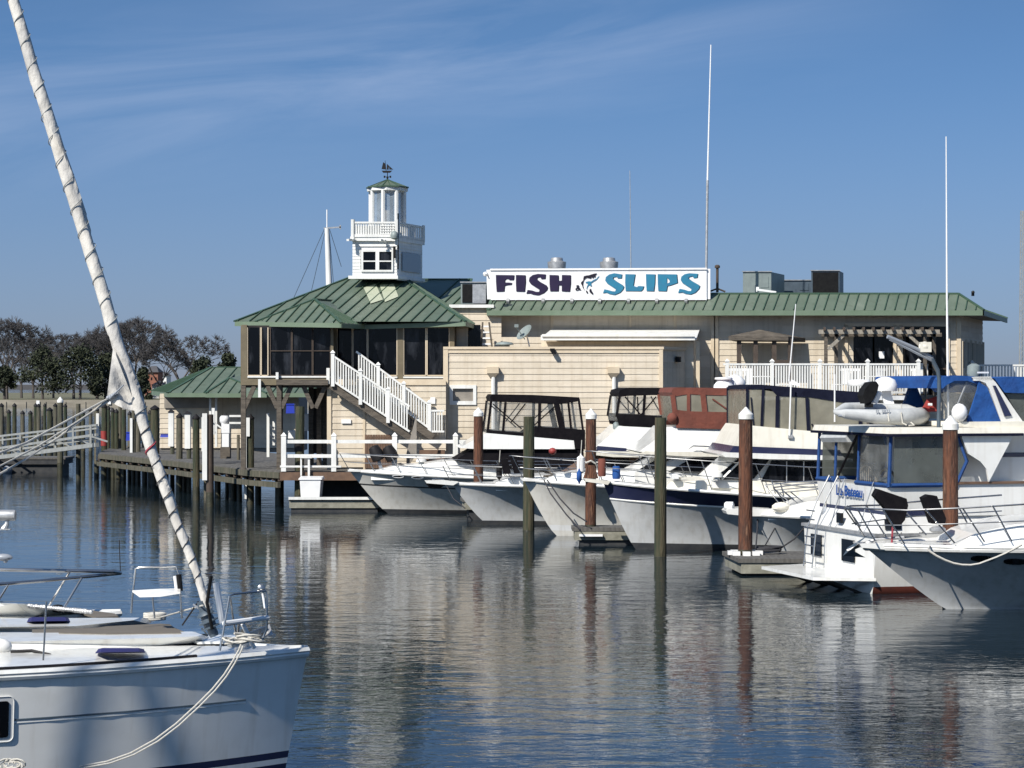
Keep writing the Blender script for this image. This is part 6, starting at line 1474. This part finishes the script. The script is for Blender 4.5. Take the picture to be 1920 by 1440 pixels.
k = MB(); k.loft([b.W(-5.6, 1.45, 1.4), b.W(-11, 1.45, 1.4), b.W(-11, -1.45, 1.4), b.W(-5.6, -1.45, 1.4)], [b.W(-7.4, 1.2, 2.75), b.W(-10.6, 1.2, 2.75), b.W(-10.6, -1.2, 2.75), b.W(-7.4, -1.2, 2.75)]); k.build('cabin', M['gel'], b.o)
k = MB(); k.prism([b.W(-6.6, 1.40, 1.95), b.W(-10.4, 1.40, 1.95), b.W(-10.2, 1.29, 2.5), b.W(-7.3, 1.29, 2.5)], b.nv * .03); k.build('cabin_window', M['glass'], b.o)
k = MB(); A0, A1 = b.p(1640, 1012, 0), b.p(1588, 1033, 0); k.tube([A0 + Vector((.6, 0, .05)), A0, A1], .035, 6); k.build('anchor_shank', M['metal'], b.o)
k = MB(); k.face([A0 + Vector((-.1, 0, .12)), A1 + Vector((.05, -.25, .05)), A1 + Vector((-.08, 0, -.10))]); k.face([A0 + Vector((-.1, 0, .12)), A1 + Vector((.05, .25, .05)), A1 + Vector((-.08, 0, -.10))])
k.face([A1 + Vector((.05, -.25, .05)), A1 + Vector((.35, -.2, -.12)), A1 + Vector((-.08, 0, -.10))]); k.face([A1 + Vector((.05, .25, .05)), A1 + Vector((.35, .2, -.12)), A1 + Vector((-.08, 0, -.10))]); k.build('anchor', M['greyd'], b.o)
for sd_ in (1, -1):
    k = MB(); k.tube([b.W(*(lambda q: (q[0], sd_*c, q[1]))(b.q(a, d, c))) for a, d, c in ((1587, 953, .08), (1612, 953, .45), (1700, 957, 1.0), (1800, 953, 1.45), (1960, 943, 1.6))], .02, 6); k.build('guard_rail', M['steel'], b.o, True)
    k = MB(); k.tube([b.W(*(lambda q: (q[0], sd_*c, q[1]))(b.q(a, d, c))) for a, d, c in ((1607, 985, .25), (1700, 985, 1.0), (1800, 982, 1.45), (1960, 975, 1.6))], .014, 6); k.build('guard_rail', M['steel'], b.o, True)
    for (a, d), (e, f_), c in (((1590, 954), (1613, 987), .2), ((1607, 953), (1640, 1013), .5), ((1655, 955), (1696, 1020), .8), ((1735, 955), (1790, 1018), 1.2), ((1805, 953), (1846, 1016), 1.45), ((1861, 948), (1897, 1015), 1.55)):
        k = MB(); qa, qb = b.q(a, d, c), b.q(e, f_, c); k.tube([b.W(qa[0], sd_*c, qa[1]), b.W(qb[0], sd_*c, qb[1])], .018, 6); k.build('stanchion', M['steel'], b.o, True)
C6 = b
k = MB(); k.tube([b.p(1672, 1020, .1), b.p(1674, 985, .1), b.p(1677, 945, .1), b.p(1668, 928, .1)], .022, 6); tag(k.build('red_line', M['ropep'], None, True), 'dark red line hanging at the bow rail of the nearest cruiser', 'rope')
for pts, lb in (([(1640, 930), (1647, 917), (1700, 935), (1703, 948), (1697, 975), (1688, 986), (1672, 985), (1662, 955)], 'wide black covered seat standing on the bow of the nearest cruiser'), ([(1731, 934), (1742, 928), (1757, 930), (1774, 972), (1772, 985), (1748, 982)], 'narrow black covered seat beside the thickest brown pile')):
    k = MB(); qs = [b.q(a, c, .2) for a, c in pts]; k.prism([b.W(x, .2, z) for x, z in qs], b.nv * -.35); k.build
    tag(k.build('covered_seat', M['cblack']), lb, 'seat', 'black covered seats on the bow')
k = MB(); k.ball(b.p(1758, 993, .4), .11, 10, sc=(1.6, 1, .7)); k.build('windlass', M['metal'], b.o, True)
# mooring line of the near cruiser
k = MB(); k.tube([C6.hp(.085, 1, 1) + Vector((0, -.06, .02))] + [P(1740 + i*16, y, 44.0) for i, y in enumerate((1031, 1042, 1050, 1056, 1059, 1059.5, 1057, 1051, 1045, 1038, 1030, 1021))], .022, 6)
tag(k.build('mooring_line', M['rope'], None, True), 'sagging white mooring line along the nearest cruiser hull', 'rope', 'mooring lines')
def rope_thing(pts, r, m_, lb, grp='mooring lines'):
    k = MB(); k.tube(pts, r, 6); return tag(k.build('mooring_line', m_, None, True), lb, 'rope', grp)
rope_thing([P(1020, 900, 67), P(1032, 925, 66.5), P(1062, 965, 65.5), P(1088, 993, 64)], .022, M['roped'], 'dark line from the rust canvas yacht bow down to the mossy float')
rope_thing([P(1026, 900, 67), P(1050, 935, 66.3), P(1075, 962, 65), P(1100, 978, 64.2)], .022, M['roped'], 'second dark line from the rust canvas yacht bow to the brown pile')
rope_thing([P(1421, 958, 59.3), P(1420, 990, 58), P(1417, 1030, 56)], .02, M['roped'], 'dark line hanging straight from spotlight yacht pulpit to the grey float')
rope_thing([P(1457, 962, 59.3), P(1453, 990, 58.5), P(1435, 1022, 56.5)], .02, M['roped'], 'curved dark line from spotlight yacht windlass to the grey float')
rope_thing([P(1512, 985, 55), P(1490, 1010, 55.4), P(1455, 1034, 55.6)], .02, M['roped'], 'slanting dark line from trawler stern to the grey float')
rope_thing([P(838, 912, 77), P(850, 935, 76.5), P(872, 953, 75.7)], .02, M['roped'], 'thin dark line from second yacht pulpit to the float cleat')
c = P(1441, 1035, 55.4); rope_thing([c + Vector((.28*cos(a*.7)*(1 + .2*sin(a)), .2*sin(a*.7), .02 + .004*a)) for a in range(30)], .03, M['roped'], 'coil of black rope on the grey float beside the brown pile')
# brown coil tied to the middle brown pile
D = 65.0; c = P(1109, 880, D)
o = thing('rope_coil', 'brown net bundle with white line tied on the middle brown pile', 'rope', c)
k = MB(); k.loft([P(1093, 897, D - .25), P(1122, 897, D - .25), P(1122, 897, D + .1), P(1093, 897, D + .1)], [P(1105, 863, D - .22), P(1112, 863, D - .22), P(1112, 863, D), P(1105, 863, D)]); k.build('bundle', M['pileb'], o)
k = MB(); k.tube([P(1098, 868, D - .25), P(1108, 864, D - .3), P(1118, 870, D - .25), P(1126, 890, D - .25)], .03, 6); k.build('line', M['rope'], o, True)
D = 62.6
for x0, x1, y0, y1, m_, lb in ((1121, 1136, 860, 893, 'cred', 'rust brown drum at the bow rail of the navy banded yacht'), (1148, 1163, 874, 898, 'cblue', 'dark blue covered drum behind the bow rail')):
    k = MB(); cxx = X((x0+x1)/2, D); rr = (x1-x0)*D/F/2; k.lathe((cxx, D, Z(y1, D)), [(rr*.9, 0), (rr, .05), (rr, Z(y0, D)-Z(y1, D)-.05), (rr*.8, Z(y0, D)-Z(y1, D))], 14)
    tag(k.build('drum', M[m_], None, True), lb, 'drum')
# dark covered outboards beyond yacht 1
for x_, lb in ((706, 'left black outboard motor raised behind the leftmost yacht bow'), (732, 'right black outboard motor raised behind the leftmost yacht bow')):
    o = thing('outboard_motor', lb, 'outboard motor', P(x_, 876, 82.2), 0, 'raised outboard motors')
    k = MB(); a, c = P(x_ - 6, 838, 82), P(x_ + 5, 862, 82); k.tube([a + (a - c)*.08, a, a.lerp(c, .5), c, c + (c-a)*.06], [.08, .19, .26, .24, .1], 10); k.build('cowl', M['capb'], o, True)
    k = MB(); k.bar(P(x_ + 3, 858, 82), P(x_ + 9, 880, 82), .12); k.build('leg', M['fender'], o)

# ---- small gear that hangs on or stands by the boats
def fender(px_, py_, D, h, r, m_, lb):
    c = P(px_, py_, D); o = thing('fender', lb, 'fender', c, 0, 'fenders hanging among the yachts')
    k = MB(); k.lathe(c + Vector((0, 0, -h/2)), [(.02, -.05), (.03, 0), (r, .07), (r, h - .07), (.03, h), (.02, h + .05)], 12); k.build('body', M[m_], o, True)
    k = MB(); k.tube([c + Vector((0, 0, h/2)), c + Vector((.03, .05, h/2 + .45))], .012, 5); k.build('line', M['rope'], o)
fender(936, 884, 73.2, .50, .10, 'capb', 'dark oblong fender at the bow rail of second yacht from left')
fender(1089, 871, 66.6, .55, .12, 'plast', 'white fender just left of the middle brown pile')
fender(1086, 893, 65.6, .35, .08, 'cblue', 'small blue fender low beside the middle brown pile')
fender(1548, 968, 52.6, .40, .09, 'fender', 'grey fender at the far corner of the trawler stern')
for pts, D_, lb in (([(938, 862), (952, 860), (958, 888), (944, 889)], 72.6, 'left slanted black locker on the second yacht foredeck'), ([(957, 863), (969, 862), (976, 887), (964, 888)], 72.6, 'right slanted black locker on the second yacht foredeck')):
    k = MB(); k.prism([P(a, c, D_) for a, c in pts], (0, .35, 0)); tag(k.build('deck_locker', M['cblack']), lb, 'locker', 'black lockers on a foredeck')
c = P(1345, 893, 61.3)
for px_, py_, D_, w_, lb in ((1270, 897, 62.2, .22, 'white deck vent on the navy banded yacht foredeck'), (1345, 897, 61.2, .16, 'small cowl vent near the windscreen of the navy banded yacht'), (790, 868, 79.6, .2, 'low white vent on the leftmost yacht foredeck')):
    k = MB(); k.lathe(P(px_, py_, D_), [(w_*.5, -.05), (w_*.5, .02), (w_, .04), (w_*.9, .12), (w_*.3, .16)], 12); tag(k.build('deck_vent', M['gel'], None, True), lb, 'vent', 'deck vents')
for a, c, D_, lb in ((1030, 896, 68.35, 'brown coil of line on the rust canvas yacht foredeck'), (752, 884, 80.2, 'small dark line coil on the leftmost yacht bow')):
    q = P(a, c, D_); k = MB(); k.tube([q + Vector((.2*cos(i*.7)*(1 - i*.02), .14*sin(i*.7), .012*i)) for i in range(26)], .022, 5); tag(k.build('rope_coil', M['wood' if a > 900 else 'roped'], None, True), lb, 'rope')
# ------------------------------------------------------------------ foreground sailing yachts
b = Boat('sailing_yacht', 'big white sailing yacht in the left foreground with furled headsail and navy hatch', 'sailing yacht', 533, 26.4, 10, None)
S = b
b.hull(13, 2.05, (577, 1219), 1.50, 1.50, [(-.3, -.02, 1), (.0, .10, 2), (.145, .185, 2)], [M['gel'], M['boot'], M['navy']], rk=1, fl=1.0, bwf=.96, nt=40, wt=.48, be=2.2)
k = MB()
for sd_ in (1, -1): k.tube([b.hp((i/30)**1.3, .975, sd_) for i in range(31)], .045, 8)
k.split('gunwale', M['gel'], b.o, True)
b.line(.635, .012, M['gel'], 'cove_line', .05, 1)
k = MB(); k.tube([b.hp(.05 + i/30, .655, 1) + b.nv*.004 for i in range(29)], .011, 5); k.build('cove_shadow_groove', M['greyd'], b.o, True)
k = MB(); ts = [.10 + i * .03 for i in range(28)]
for sd_ in (1, -1): k.tube([b.hp(t, 1, sd_) - b.nv * sd_ * .10 + Vector((0, 0, .04)) for t in ts], .022, 5)
k.split('toe_rail', M['capb'], b.o, True)
# hull window
p, n = b.find(6, 1347); e = n.cross(Vector((0, 0, 1))).normalized(); f = e.cross(n).normalized(); f = f if f.z > 0 else -f
def rr(hw, hh, r, off): return [p + e*(sx*(hw - r) + r*cos(a)) + f*(sy*(hh - r) + r*sin(a)) + n*off for sx, sy, a0 in ((1, 1, 0), (-1, 1, pi/2), (-1, -1, pi), (1, -1, 3*pi/2)) for a in (a0 + j*pi/8 for j in range(5))]
k = MB(); k.prism(rr(.165, .25, .06, -.01), n*.022); g_ = k.build('hull_window', M['gelg'], b.o)
k = MB(); k.prism(rr(.11, .20, .03, .014), n*.01); k.build('pane', M['glass'], g_)
q_ = rr(.165, .25, .06, .012); k = MB(); k.tube(q_ + q_[:1], .008, 5); k.build('rim', M['gel'], g_, True)
# deck furniture traced on the near side
zdk = 1.5
def blk(name, pts, n0, n1, m, taper=0, boat=None): return (boat or b).house(name, pts, n0, m, n1, taper=taper)
def at(px_, py_, z, boat=None):                   # point at height z seen on this pixel
    D = (H - z) * F / (py_ - YH); return P(px_, py_, D)
def deckpoly(name, pts, z, h, m, boat=None):
    k = MB(); k.prism([at(a, c, z) for a, c in pts], (0, 0, h)); return k.build(name, m, (boat or b).o)
def ridge(name, base, top, z0, z1, m, boat=None):
    k = MB(); k.loft([at(a, c, z0) for a, c in base], [at(a, c, z1) for a, c in top]); return k.build(name, m, (boat or b).o, False)
ridge('coachroof', [(-60, 1224), (300, 1210), (385, 1204), (398, 1196), (380, 1186), (-60, 1190)], [(-60, 1205), (300, 1196), (372, 1193), (380, 1190), (360, 1184), (-60, 1186)], 1.53, 1.63, M['gel'])
deckpoly('teak_deck', [(60, 1182), (320, 1176), (345, 1186), (60, 1188)], 1.62, .012, M['teak'])
deckpoly('teak_deck', [(110, 1188), (200, 1176), (300, 1171), (318, 1172), (340, 1188), (200, 1190)], 1.63, .012, M['teak'])
ridge('deck_hatch', [(178, 1225), (272, 1224), (270, 1217), (184, 1217)], [(188, 1223), (262, 1222), (260, 1215), (192, 1215)], 1.55, 1.60, M['hatchn'])
ridge('deck_moulding', [(-60, 1184), (150, 1182), (280, 1170), (300, 1160), (-60, 1166)], [(-60, 1176), (140, 1174), (250, 1163), (262, 1158), (-60, 1160)], 1.55, 1.66, M['gel'])
ridge('deck_hatch', [(50, 1167), (132, 1166), (128, 1158), (54, 1159)], [(58, 1165), (124, 1164), (122, 1157), (60, 1157)], 1.66, 1.70, M['hatchn'])
ridge('fore_hatch', [(325, 1196), (392, 1192), (380, 1178), (330, 1180)], [(330, 1190), (385, 1188), (376, 1178), (334, 1180)], 1.55, 1.60, M['glassl'])
deckpoly('anchor_locker_lid', [(350, 1200), (395, 1194), (470, 1196), (440, 1207), (370, 1208)], 1.53, .03, M['gel'])
k = MB(); k.ball(at(-2, 1212, 1.60), .12, 12, sc=(1.3, .8, .8)); k.build('cowl_vent', M['gel'], b.o, True)
k = MB(); k.tube([at(20, 1222, 1.55), at(60, 1220, 1.56), at(95, 1228, 1.52)], .02, 5); k.build('deck_track', M['capb'], b.o)
# stanchion and lifelines
def srod(pts, r, m='steel', name='stanchion', Ds=None, par=None):
    k = MB(); k.tube([P(a, c, D) for a, c, D in pts], r, 8); return k.build(name, M[m], par or b.o, True)
srod([(81, 1238, 24.7), (87, 1128, 24.7)], .011, name='stanchion')
# pulpit at the bow
pu = srod([(490, 1203, 25.9), (500, 1180, 25.9), (501, 1118, 25.9), (498, 1108, 25.9), (438, 1114, 25.4), (430, 1118, 25.3), (412, 1220, 25.2)], .0135, name='pulpit')
srod([(502, 1158, 25.9), (420, 1169, 25.3)], .030, 'plast', 'pulpit_seat'); srod([(503, 1160, 25.9), (420, 1172, 25.3)], .017, 'steel', 'pulpit_rail')
srod([(432, 1122, 25.6), (437, 1160, 25.7), (446, 1210, 25.8)], .0125, name='pulpit_leg'); srod([(448, 1163, 25.7), (444, 1206, 25.8)], .016, name='pulpit_leg')
srod([(455, 1170, 25.6), (477, 1215, 25.7)], .026, 'plast', 'bow_strut')
k = MB(); c = P(490, 1103, 25.9); k.lathe(c, [(.03, -.02), (.045, 0), (.045, .02), (.02, .035)], 14, 0, (.2, -1, .1)); k.build('bow_light', M['steel'], b.o, True)
srod([(492, 1112, 25.9), (498, 1140, 25.9)], [.012, .022], 'plast', 'light_arm')
# far side rail with a small seat
srod([(246, 1150, 27.2), (248, 1120, 27.2), (254, 1066, 27.2), (262, 1064, 27.2), (330, 1062, 27.2), (336, 1078, 27.2), (341, 1160, 27.2)], .0125, 'steel', 'guard_rail')
srod([(335, 1077, 27.1), (338, 1108, 27.1)], .034, 'black', 'rail_fitting'); srod([(328, 1080, 27.1), (331, 1104, 27.1)], .022, 'plast', 'rail_light'); srod([(286, 1120, 27.2), (290, 1160, 27.2)], .011, 'steel', 'stanchion')
k = MB(); A_ = [P(248, 1110, 27.1), P(300, 1107, 27.1), P(338, 1106, 27.1), P(338, 1113, 26.9), P(300, 1119, 26.9), P(262, 1120, 26.9)]; k.prism(A_, (0, 0, .02)); k.build('rail_seat', M['gel'], b.o)
# bow roller and anchor
k = MB(); k.bar(P(430, 1210, 25.8), P(492, 1190, 26.0), .14, .05); k.bar(P(436, 1203, 25.7), P(500, 1178, 26.0), .03, .06); k.split('bow_roller', M['steel'], b.o)
k = MB(); k.face([P(470, 1195, 26), P(505, 1170, 26.1), P(512, 1190, 25.9)]); k.face([P(470, 1195, 26), P(512, 1190, 25.9), P(480, 1200, 25.8)]); k.bar(P(486, 1180, 26), P(516, 1193, 26), .04); k.build('anchor', M['metal'], b.o)
# furler drum, furled headsail and clew
D = 26.2
k = MB(); ax = (P(380, 1140, D) - P(400, 1190, D)).normalized(); c = P(401, 1190, D)
k.lathe(c, [(.05, -.02), (.06, .02), (.055, .08), (.12, .09), (.12, .10), (.075, .11), (.075, .15), (.12, .16), (.12, .17), (.08, .18), (.07, .24), (.11, .25), (.10, .27), (.06, .30), (.05, .42)], 16, 0, ax); k.build('furler_drum', M['greyd'], b.o, True)
srod([(405, 1093, 25.9), (417, 1168, 25.9)], .038, 'plast', 'rolled_chart_tube'); srod([(396, 1080, 25.9), (388, 1130, 25.9), (398, 1180, 25.9)], .02, 'black', 'forestay_fitting')
cen = [(18, -30), (26, 0), (60, 120), (93, 230), (131, 350), (172, 480), (203, 580), (218, 640), (238, 700), (261, 760), (271, 800), (286, 850), (303, 900), (318, 940), (334, 985), (357, 1040), (376, 1100), (388, 1140), (395, 1165)]
wid = [11, 11, 11.5, 12.5, 13, 13, 12.5, 12.5, 14, 12.5, 10.5, 10.5, 11, 10.5, 9.5, 8.5, 8, 8, 8]
# resample and twist
k = MB(); pts = []; N_ = 240; seg = len(cen) - 1
for i in range(N_ + 1):
    u = i / N_ * seg; j = min(int(u), seg - 1); f_ = u - j; pts.append((cen[j][0]*(1-f_) + cen[j+1][0]*f_, cen[j][1]*(1-f_) + cen[j+1][1]*f_, wid[j]*(1-f_) + wid[j+1]*f_))
Wp = [P(a, c, D) for a, c, _ in pts]; nn = 22
for i, w_ in enumerate(Wp):
    d = (Wp[min(i+1, N_)] - Wp[max(i-1, 0)]).normalized(); a_ = d.cross(Vector((0, 1, 0))).normalized(); b_ = d.cross(a_).normalized(); r = pts[i][2] * D / F
    for j in range(nn):
        th = 2*pi*j/nn; ph = th + i * .11
        sp = ((ph / (2*pi)) % 1.0)
        rad = r * (.84 + .26 * sp ** 1.6 + .03 * sin(3*th + i*.37) + .03 * sin(i * .53 + 2*th) * sin(i*.17))
        k.v.append(w_ + (a_*cos(th) + b_*sin(th)) * rad)
for i in range(N_):
    for j in range(nn): k.f.append([i*nn + j, i*nn + (j+1) % nn, (i+1)*nn + (j+1) % nn, (i+1)*nn + j]); k.m.append(0)
hs = k.build('furled_headsail', M['sailc'], b.o, True)
k = MB()                                                  # clew triangle hanging out of the roll
G = 10
def clw(u, v):                                            # u down the roll edge, v towards the clew
    e0 = (212 + 46*u, 652 + 118*u); cl = (200, 748)
    x_ = e0[0]*(1-v) + cl[0]*v; y_ = e0[1]*(1-v) + cl[1]*v - 3*sin(pi*u)*v*(1-v)*4 + (u*v*(1-v))*22
    return P(x_, y_, D - .10 - .05*sin(5*u + 3*v) * (1 - v) + .03*sin(9*v))
for i in range(G + 1):
    for j in range(G + 1): k.v.append(clw(i/G, j/G))
for i in range(G):
    for j in range(G): k.f.append([i*(G+1)+j, i*(G+1)+j+1, (i+1)*(G+1)+j+1, (i+1)*(G+1)+j]); k.m.append(0)
base_n = len(k.v)
k.build('clew', M['sailc'], hs, True)
def wrap(y0, turns, r_, m='roped', name='wrap_line'):
    pts_ = []; 
    for i in range(int(turns*16) + 1):
        th = i / 16 * 2*pi; yy = y0 + i * 1.9; idx = min(range(len(pts)), key=lambda q: abs(pts[q][1] - yy)); rr_ = pts[idx][2]*D/F*1.07
        d = (Wp[min(idx+1, N_)] - Wp[max(idx-1, 0)]).normalized(); a_ = d.cross(Vector((0, 1, 0))).normalized(); b_ = d.cross(a_).normalized(); pts_.append(P(pts[idx][0], yy, D) + (a_*cos(th) + b_*sin(th))*rr_)
    k = MB(); k.tube(pts_, r_, 5); k.build(name, M[m], hs, True)
def spiral(y0, y1, per, r_, m, name):
    pts_ = []; n_ = int((y1 - y0) / per * 16)
    for i in range(n_ + 1):
        th = i / 16 * 2*pi; yy = y0 + (y1 - y0) * i / n_; q = max(x for x in range(N_) if pts[x][1] <= yy); g_ = (yy - pts[q][1]) / (pts[q+1][1] - pts[q][1])
        rr_ = (pts[q][2]*(1-g_) + pts[q+1][2]*g_)*D/F*1.05; w_ = Wp[q].lerp(Wp[q+1], g_); d = (Wp[q+1] - Wp[q]).normalized(); a_ = d.cross(Vector((0, 1, 0))).normalized(); b_ = d.cross(a_).normalized()
        pts_.append(w_ + (a_*cos(th) + b_*sin(th))*rr_)
    k = MB(); k.tube(pts_, r_, 5); k.build(name, M[m], hs, True)
spiral(-20, 640, 44, .0055, 'alu', 'sail_edge')
wrap(765, 1.0, .008, 'greyd'); wrap(800, 9.5, .007, 'roped'); wrap(832, .6, .014, 'ropep'); 
def line(pts_, r, m, lb, name='sheet_line', grp='ropes of the foreground sailing yacht'):
    k = MB(); k.tube(pts_, r, 6); return tag(k.build(name, M[m], None, True), lb, 'rope', grp)
line([P(202, 748, D-.1), P(120, 792, D-1), P(50, 830, D-2), P(-20, 857, D-3)], .013, 'rope', 'upper sheet running from the sail clew to the left edge')
line([P(202, 750, D-.1), P(110, 820, D-1), P(50, 860, D-2), P(-20, 900, D-3)], .012, 'rope', 'middle sheet running from the sail clew down to the left')
line([P(204, 752, D-.1), P(130, 800, D-.8), P(70, 838, D-1.6), P(-20, 884, D-3)], .010, 'rope', 'lower thin sheet from the sail clew towards the left edge')
k = MB()
for i in range(5): c = P(203 + i*4, 746 - i*2, D - .12); k.ball(c, .028, 8)
k.tube([P(205, 748, D - .14), P(232, 722, D - .2)], .010, 5); tag(k.build('rope_knot', M['fender'], None, True), 'grey knot and tail at the clew of the furled headsail', 'knot')
# mooring line at the bow cleat
c0 = at(452, 1212, 1.53)
curve = [(452, 1208), (448, 1218), (436, 1240), (420, 1265), (398, 1292), (368, 1322), (330, 1357), (290, 1387), (245, 1412), (200, 1428), (150, 1437)]
def near(px_, py_, off): return P(px_, py_, 24.9 - (452 - px_) * .0022 - off)
line([near(a, c, .0) for a, c in curve], .0105, 'rope', 'doubled mooring line curving down the foreground hull, upper strand', 'mooring_line', 'mooring lines')
line([near(a + 4 + i*.3, c + 3, .03) for i, (a, c) in enumerate(curve)], .010, 'rope', 'doubled mooring line curving down the foreground hull, lower strand', 'mooring_line', 'mooring lines')
k = MB(); rd = random.Random(4)
for j in range(5):
    c = P(455 + rd.uniform(-12, 14), 1207 + rd.uniform(-3, 3), 25.2); k.tube([c + Vector((.16*cos(a*pi/5 + j), .12*sin(a*pi/5 + j), .02*j + .02*sin(a))) for a in range(9)], .014, 5)
tag(k.build('rope_coil', M['rope'], None, True), 'tangle of white mooring rope on the foreground bow cleat', 'rope')
k = MB(); k.box(at(440, 1214, 1.52) + Vector((0, 0, 0)), at(470, 1212, 1.52) + Vector((0, .05, .05))); k.build('bow_cleat', M['metal'], b.o)
k = MB()
for j in range(5):
    c = P(12 + j*5, 1432 + (j % 2)*5, 23.7); k.tube([c + Vector((.09*cos(a*pi/5 + j), .02*sin(a), .05*sin(a*pi/5 + j))) for a in range(10)], .012, 5)
tag(k.build('rope_coil', M['rope'], None, True), 'rope loop at the bottom left corner against the hull', 'rope')
k = MB(); c = at(290, 1160, 1.6)
for j in range(4): k.tube([c + Vector((.13*cos(a*pi/6), .09*sin(a*pi/6), .02*j)) for a in range(13)], .02, 6)
tag(k.build('rope_coil', M['rope'], None, True), 'neat white rope coil beside the far rail post of foreground yacht', 'rope')
line([at(300, 1158, 1.62), P(380, 1135, 26)], .010, 'rope', 'thin furling line from the white rope coil to the furler drum', 'furling_line')
srod([(372, 1128, 26.4), (342, 1172, 26.6)], .010, 'capb', 'jackstay'); srod([(362, 1133, 26.2), (380, 1146, 26.2)], .012, 'fender', 'fairlead')
# ---- second sailing yacht behind, bow at x=225
b = Boat('sailing_yacht', 'second sailing yacht lying behind, only its cabin top and pulpit rail visible', 'sailing yacht', 196, 31.0, 6, None)
b.hull(12, 1.8, (226, 1150), 1.40, 1.40, [(-.3, -.02, 1)], [M['gel'], M['boot']], rk=1, fl=.8, bwf=.9)
ridge('coachroof', [(-120, 1160), (60, 1158), (150, 1152), (178, 1146), (150, 1140), (-120, 1140)], [(-120, 1128), (30, 1131), (100, 1137), (125, 1141), (100, 1136), (-120, 1124)], 1.42, 1.66, M['gel'], b)
deckpoly('teak_deck', [(150, 1152), (170, 1147), (215, 1153), (222, 1158), (180, 1160)], 1.47, .02, M['teak'], b)
k = MB(); k.ball(at(108, 1141, 1.62), .08, 10, sc=(1.3, 1, .7)); k.build('cowl_vent', M['black'], b.o, True)
k = MB(); rd = random.Random(9)
for i in range(26): c = at(55 + i*4.6, 1136 + i*.45, 1.66); k.ball(c, .028 + .012*rd.random(), 6)
k.build('deck_fittings_slats', M['metal'], b.o, True)
def srod2(pts, r, m='steel', name='pulpit_rail'): k = MB(); k.tube([P(a, c, D_) for a, c, D_ in pts], r, 8); return k.build(name, M[m], b.o, True)
srod2([(-60, 1067, 30.6), (100, 1070, 30.6), (213, 1071.5, 31), (226, 1074, 31.2)], .026); srod2([(-60, 1100, 29.6), (70, 1090, 30.2), (226, 1075, 31.2)], .024)
srod2([(131, 1071, 30.6), (92, 1135, 30.8)], .016, name='stanchion'); srod2([(153, 1084, 30.7), (114, 1150, 30.5)], .016, name='stanchion'); srod2([(15, 1097, 29.8), (-6, 1130, 29.8)], .016, name='stanchion')
srod2([(226, 1075, 31.2), (224, 1030, 31.2), (223.5, 1012, 31.2)], .006, 'capb', 'whip'); srod2([(-60, 1128, 30), (340, 1126, 29)], .004, 'greyd', 'lifeline')
k = MB(); k.lathe(P(1, 966, 30) , [(.06, -.05), (.075, -.04), (.075, .18), (.07, .20)], 14, 0, (1, 0, 0)); k.tube([P(13, 973, 30), P(13, 982, 30), P(8, 992, 30)], [.02, .03, .05], 8); k.box(P(-6, 993, 30.05), P(19, 991.5, 29.95))
tag(k.build('deck_light', M['metal'], None, True), 'small steel horn light on its bracket at the left edge above water', 'light')
k = MB(); k.ball(P(6, 1045, 30), .10, 12, sc=(1.3, .6, .5)); k.ball(P(10, 1051, 30), .035, 8); k.tube([P(0, 1047, 30), P(-40, 1047, 30)], .02, 6); tag(k.build('wind_sensor', M['fender'], None, True), 'grey rounded bracket end at the left edge below the light', 'fitting')

# ---- unseen yacht added outside the frame on the left: its mast and furled jib shade the foreground hull
t_ = 14.0; hB = S.find(292, 1330)[0] + sd * t_; hA1 = S.find(178, 1262)[0] + sd * t_; hA2 = S.find(138, 1420)[0] + sd * t_
by = thing('sailing_yacht', 'added white sailing yacht out of view left of the camera, shading the foreground hull', 'sailing yacht', (hB.x, hB.y, 0))
k = MB()
sec_ = [(-4.2, .9, 1.2), (-2, 1.45, 1.15), (1, 1.5, 1.2), (3.2, .9, 1.3), (4.8, .03, 1.45)]
rings = [[Vector((hB.x - x, hB.y - w, z)), Vector((hB.x - x, hB.y - w*.8, .1)), Vector((hB.x - x, hB.y, -.5)), Vector((hB.x - x, hB.y + w*.8, .1)), Vector((hB.x - x, hB.y + w, z))] for x, w, z in sec_]
for r in rings: k.v += r
for i in range(4):
    for j in range(5): k.f.append([i*5 + j, i*5 + (j+1) % 5, (i+1)*5 + (j+1) % 5, (i+1)*5 + j]); k.m.append(0)
k.f.append([0, 1, 2, 3, 4]); k.m.append(0); k.build('hull', M['gel'], by, True)
k = MB(); k.loft([Vector((hB.x + 2.4, hB.y - .9, 1.2)), Vector((hB.x - 2.4, hB.y - .8, 1.2)), Vector((hB.x - 2.4, hB.y + .8, 1.2)), Vector((hB.x + 2.4, hB.y + .9, 1.2))], [Vector((hB.x + 2.2, hB.y - .7, 1.65)), Vector((hB.x - 1.8, hB.y - .6, 1.6)), Vector((hB.x - 1.8, hB.y + .6, 1.6)), Vector((hB.x + 2.2, hB.y + .7, 1.65))]); k.build('coachroof', M['gel'], by)
k = MB(); k.tube([Vector((hB.x, hB.y, 1.2)), Vector((hB.x, hB.y, 14.2))], .055, 12); k.build('mast', M['alu'], by, True)
dn = (hA2 - hA1).normalized(); lo_ = hA2 + dn * ((hA2.z - 2.0) / -dn.z) if dn.z < 0 else hA2; up_ = hA1 - dn * 2.6
k = MB(); k.tube([lo_, hA2, hA1, up_], [.04, .055, .05, .03], 10); k.build('furled_jib', M['sailc'], by, True)
k = MB(); k.tube([Vector((hB.x, hB.y, 2.4)), Vector((hB.x + 3.6, hB.y, 2.3))], .12, 8); k.build('boom', M['alu'], by, True)
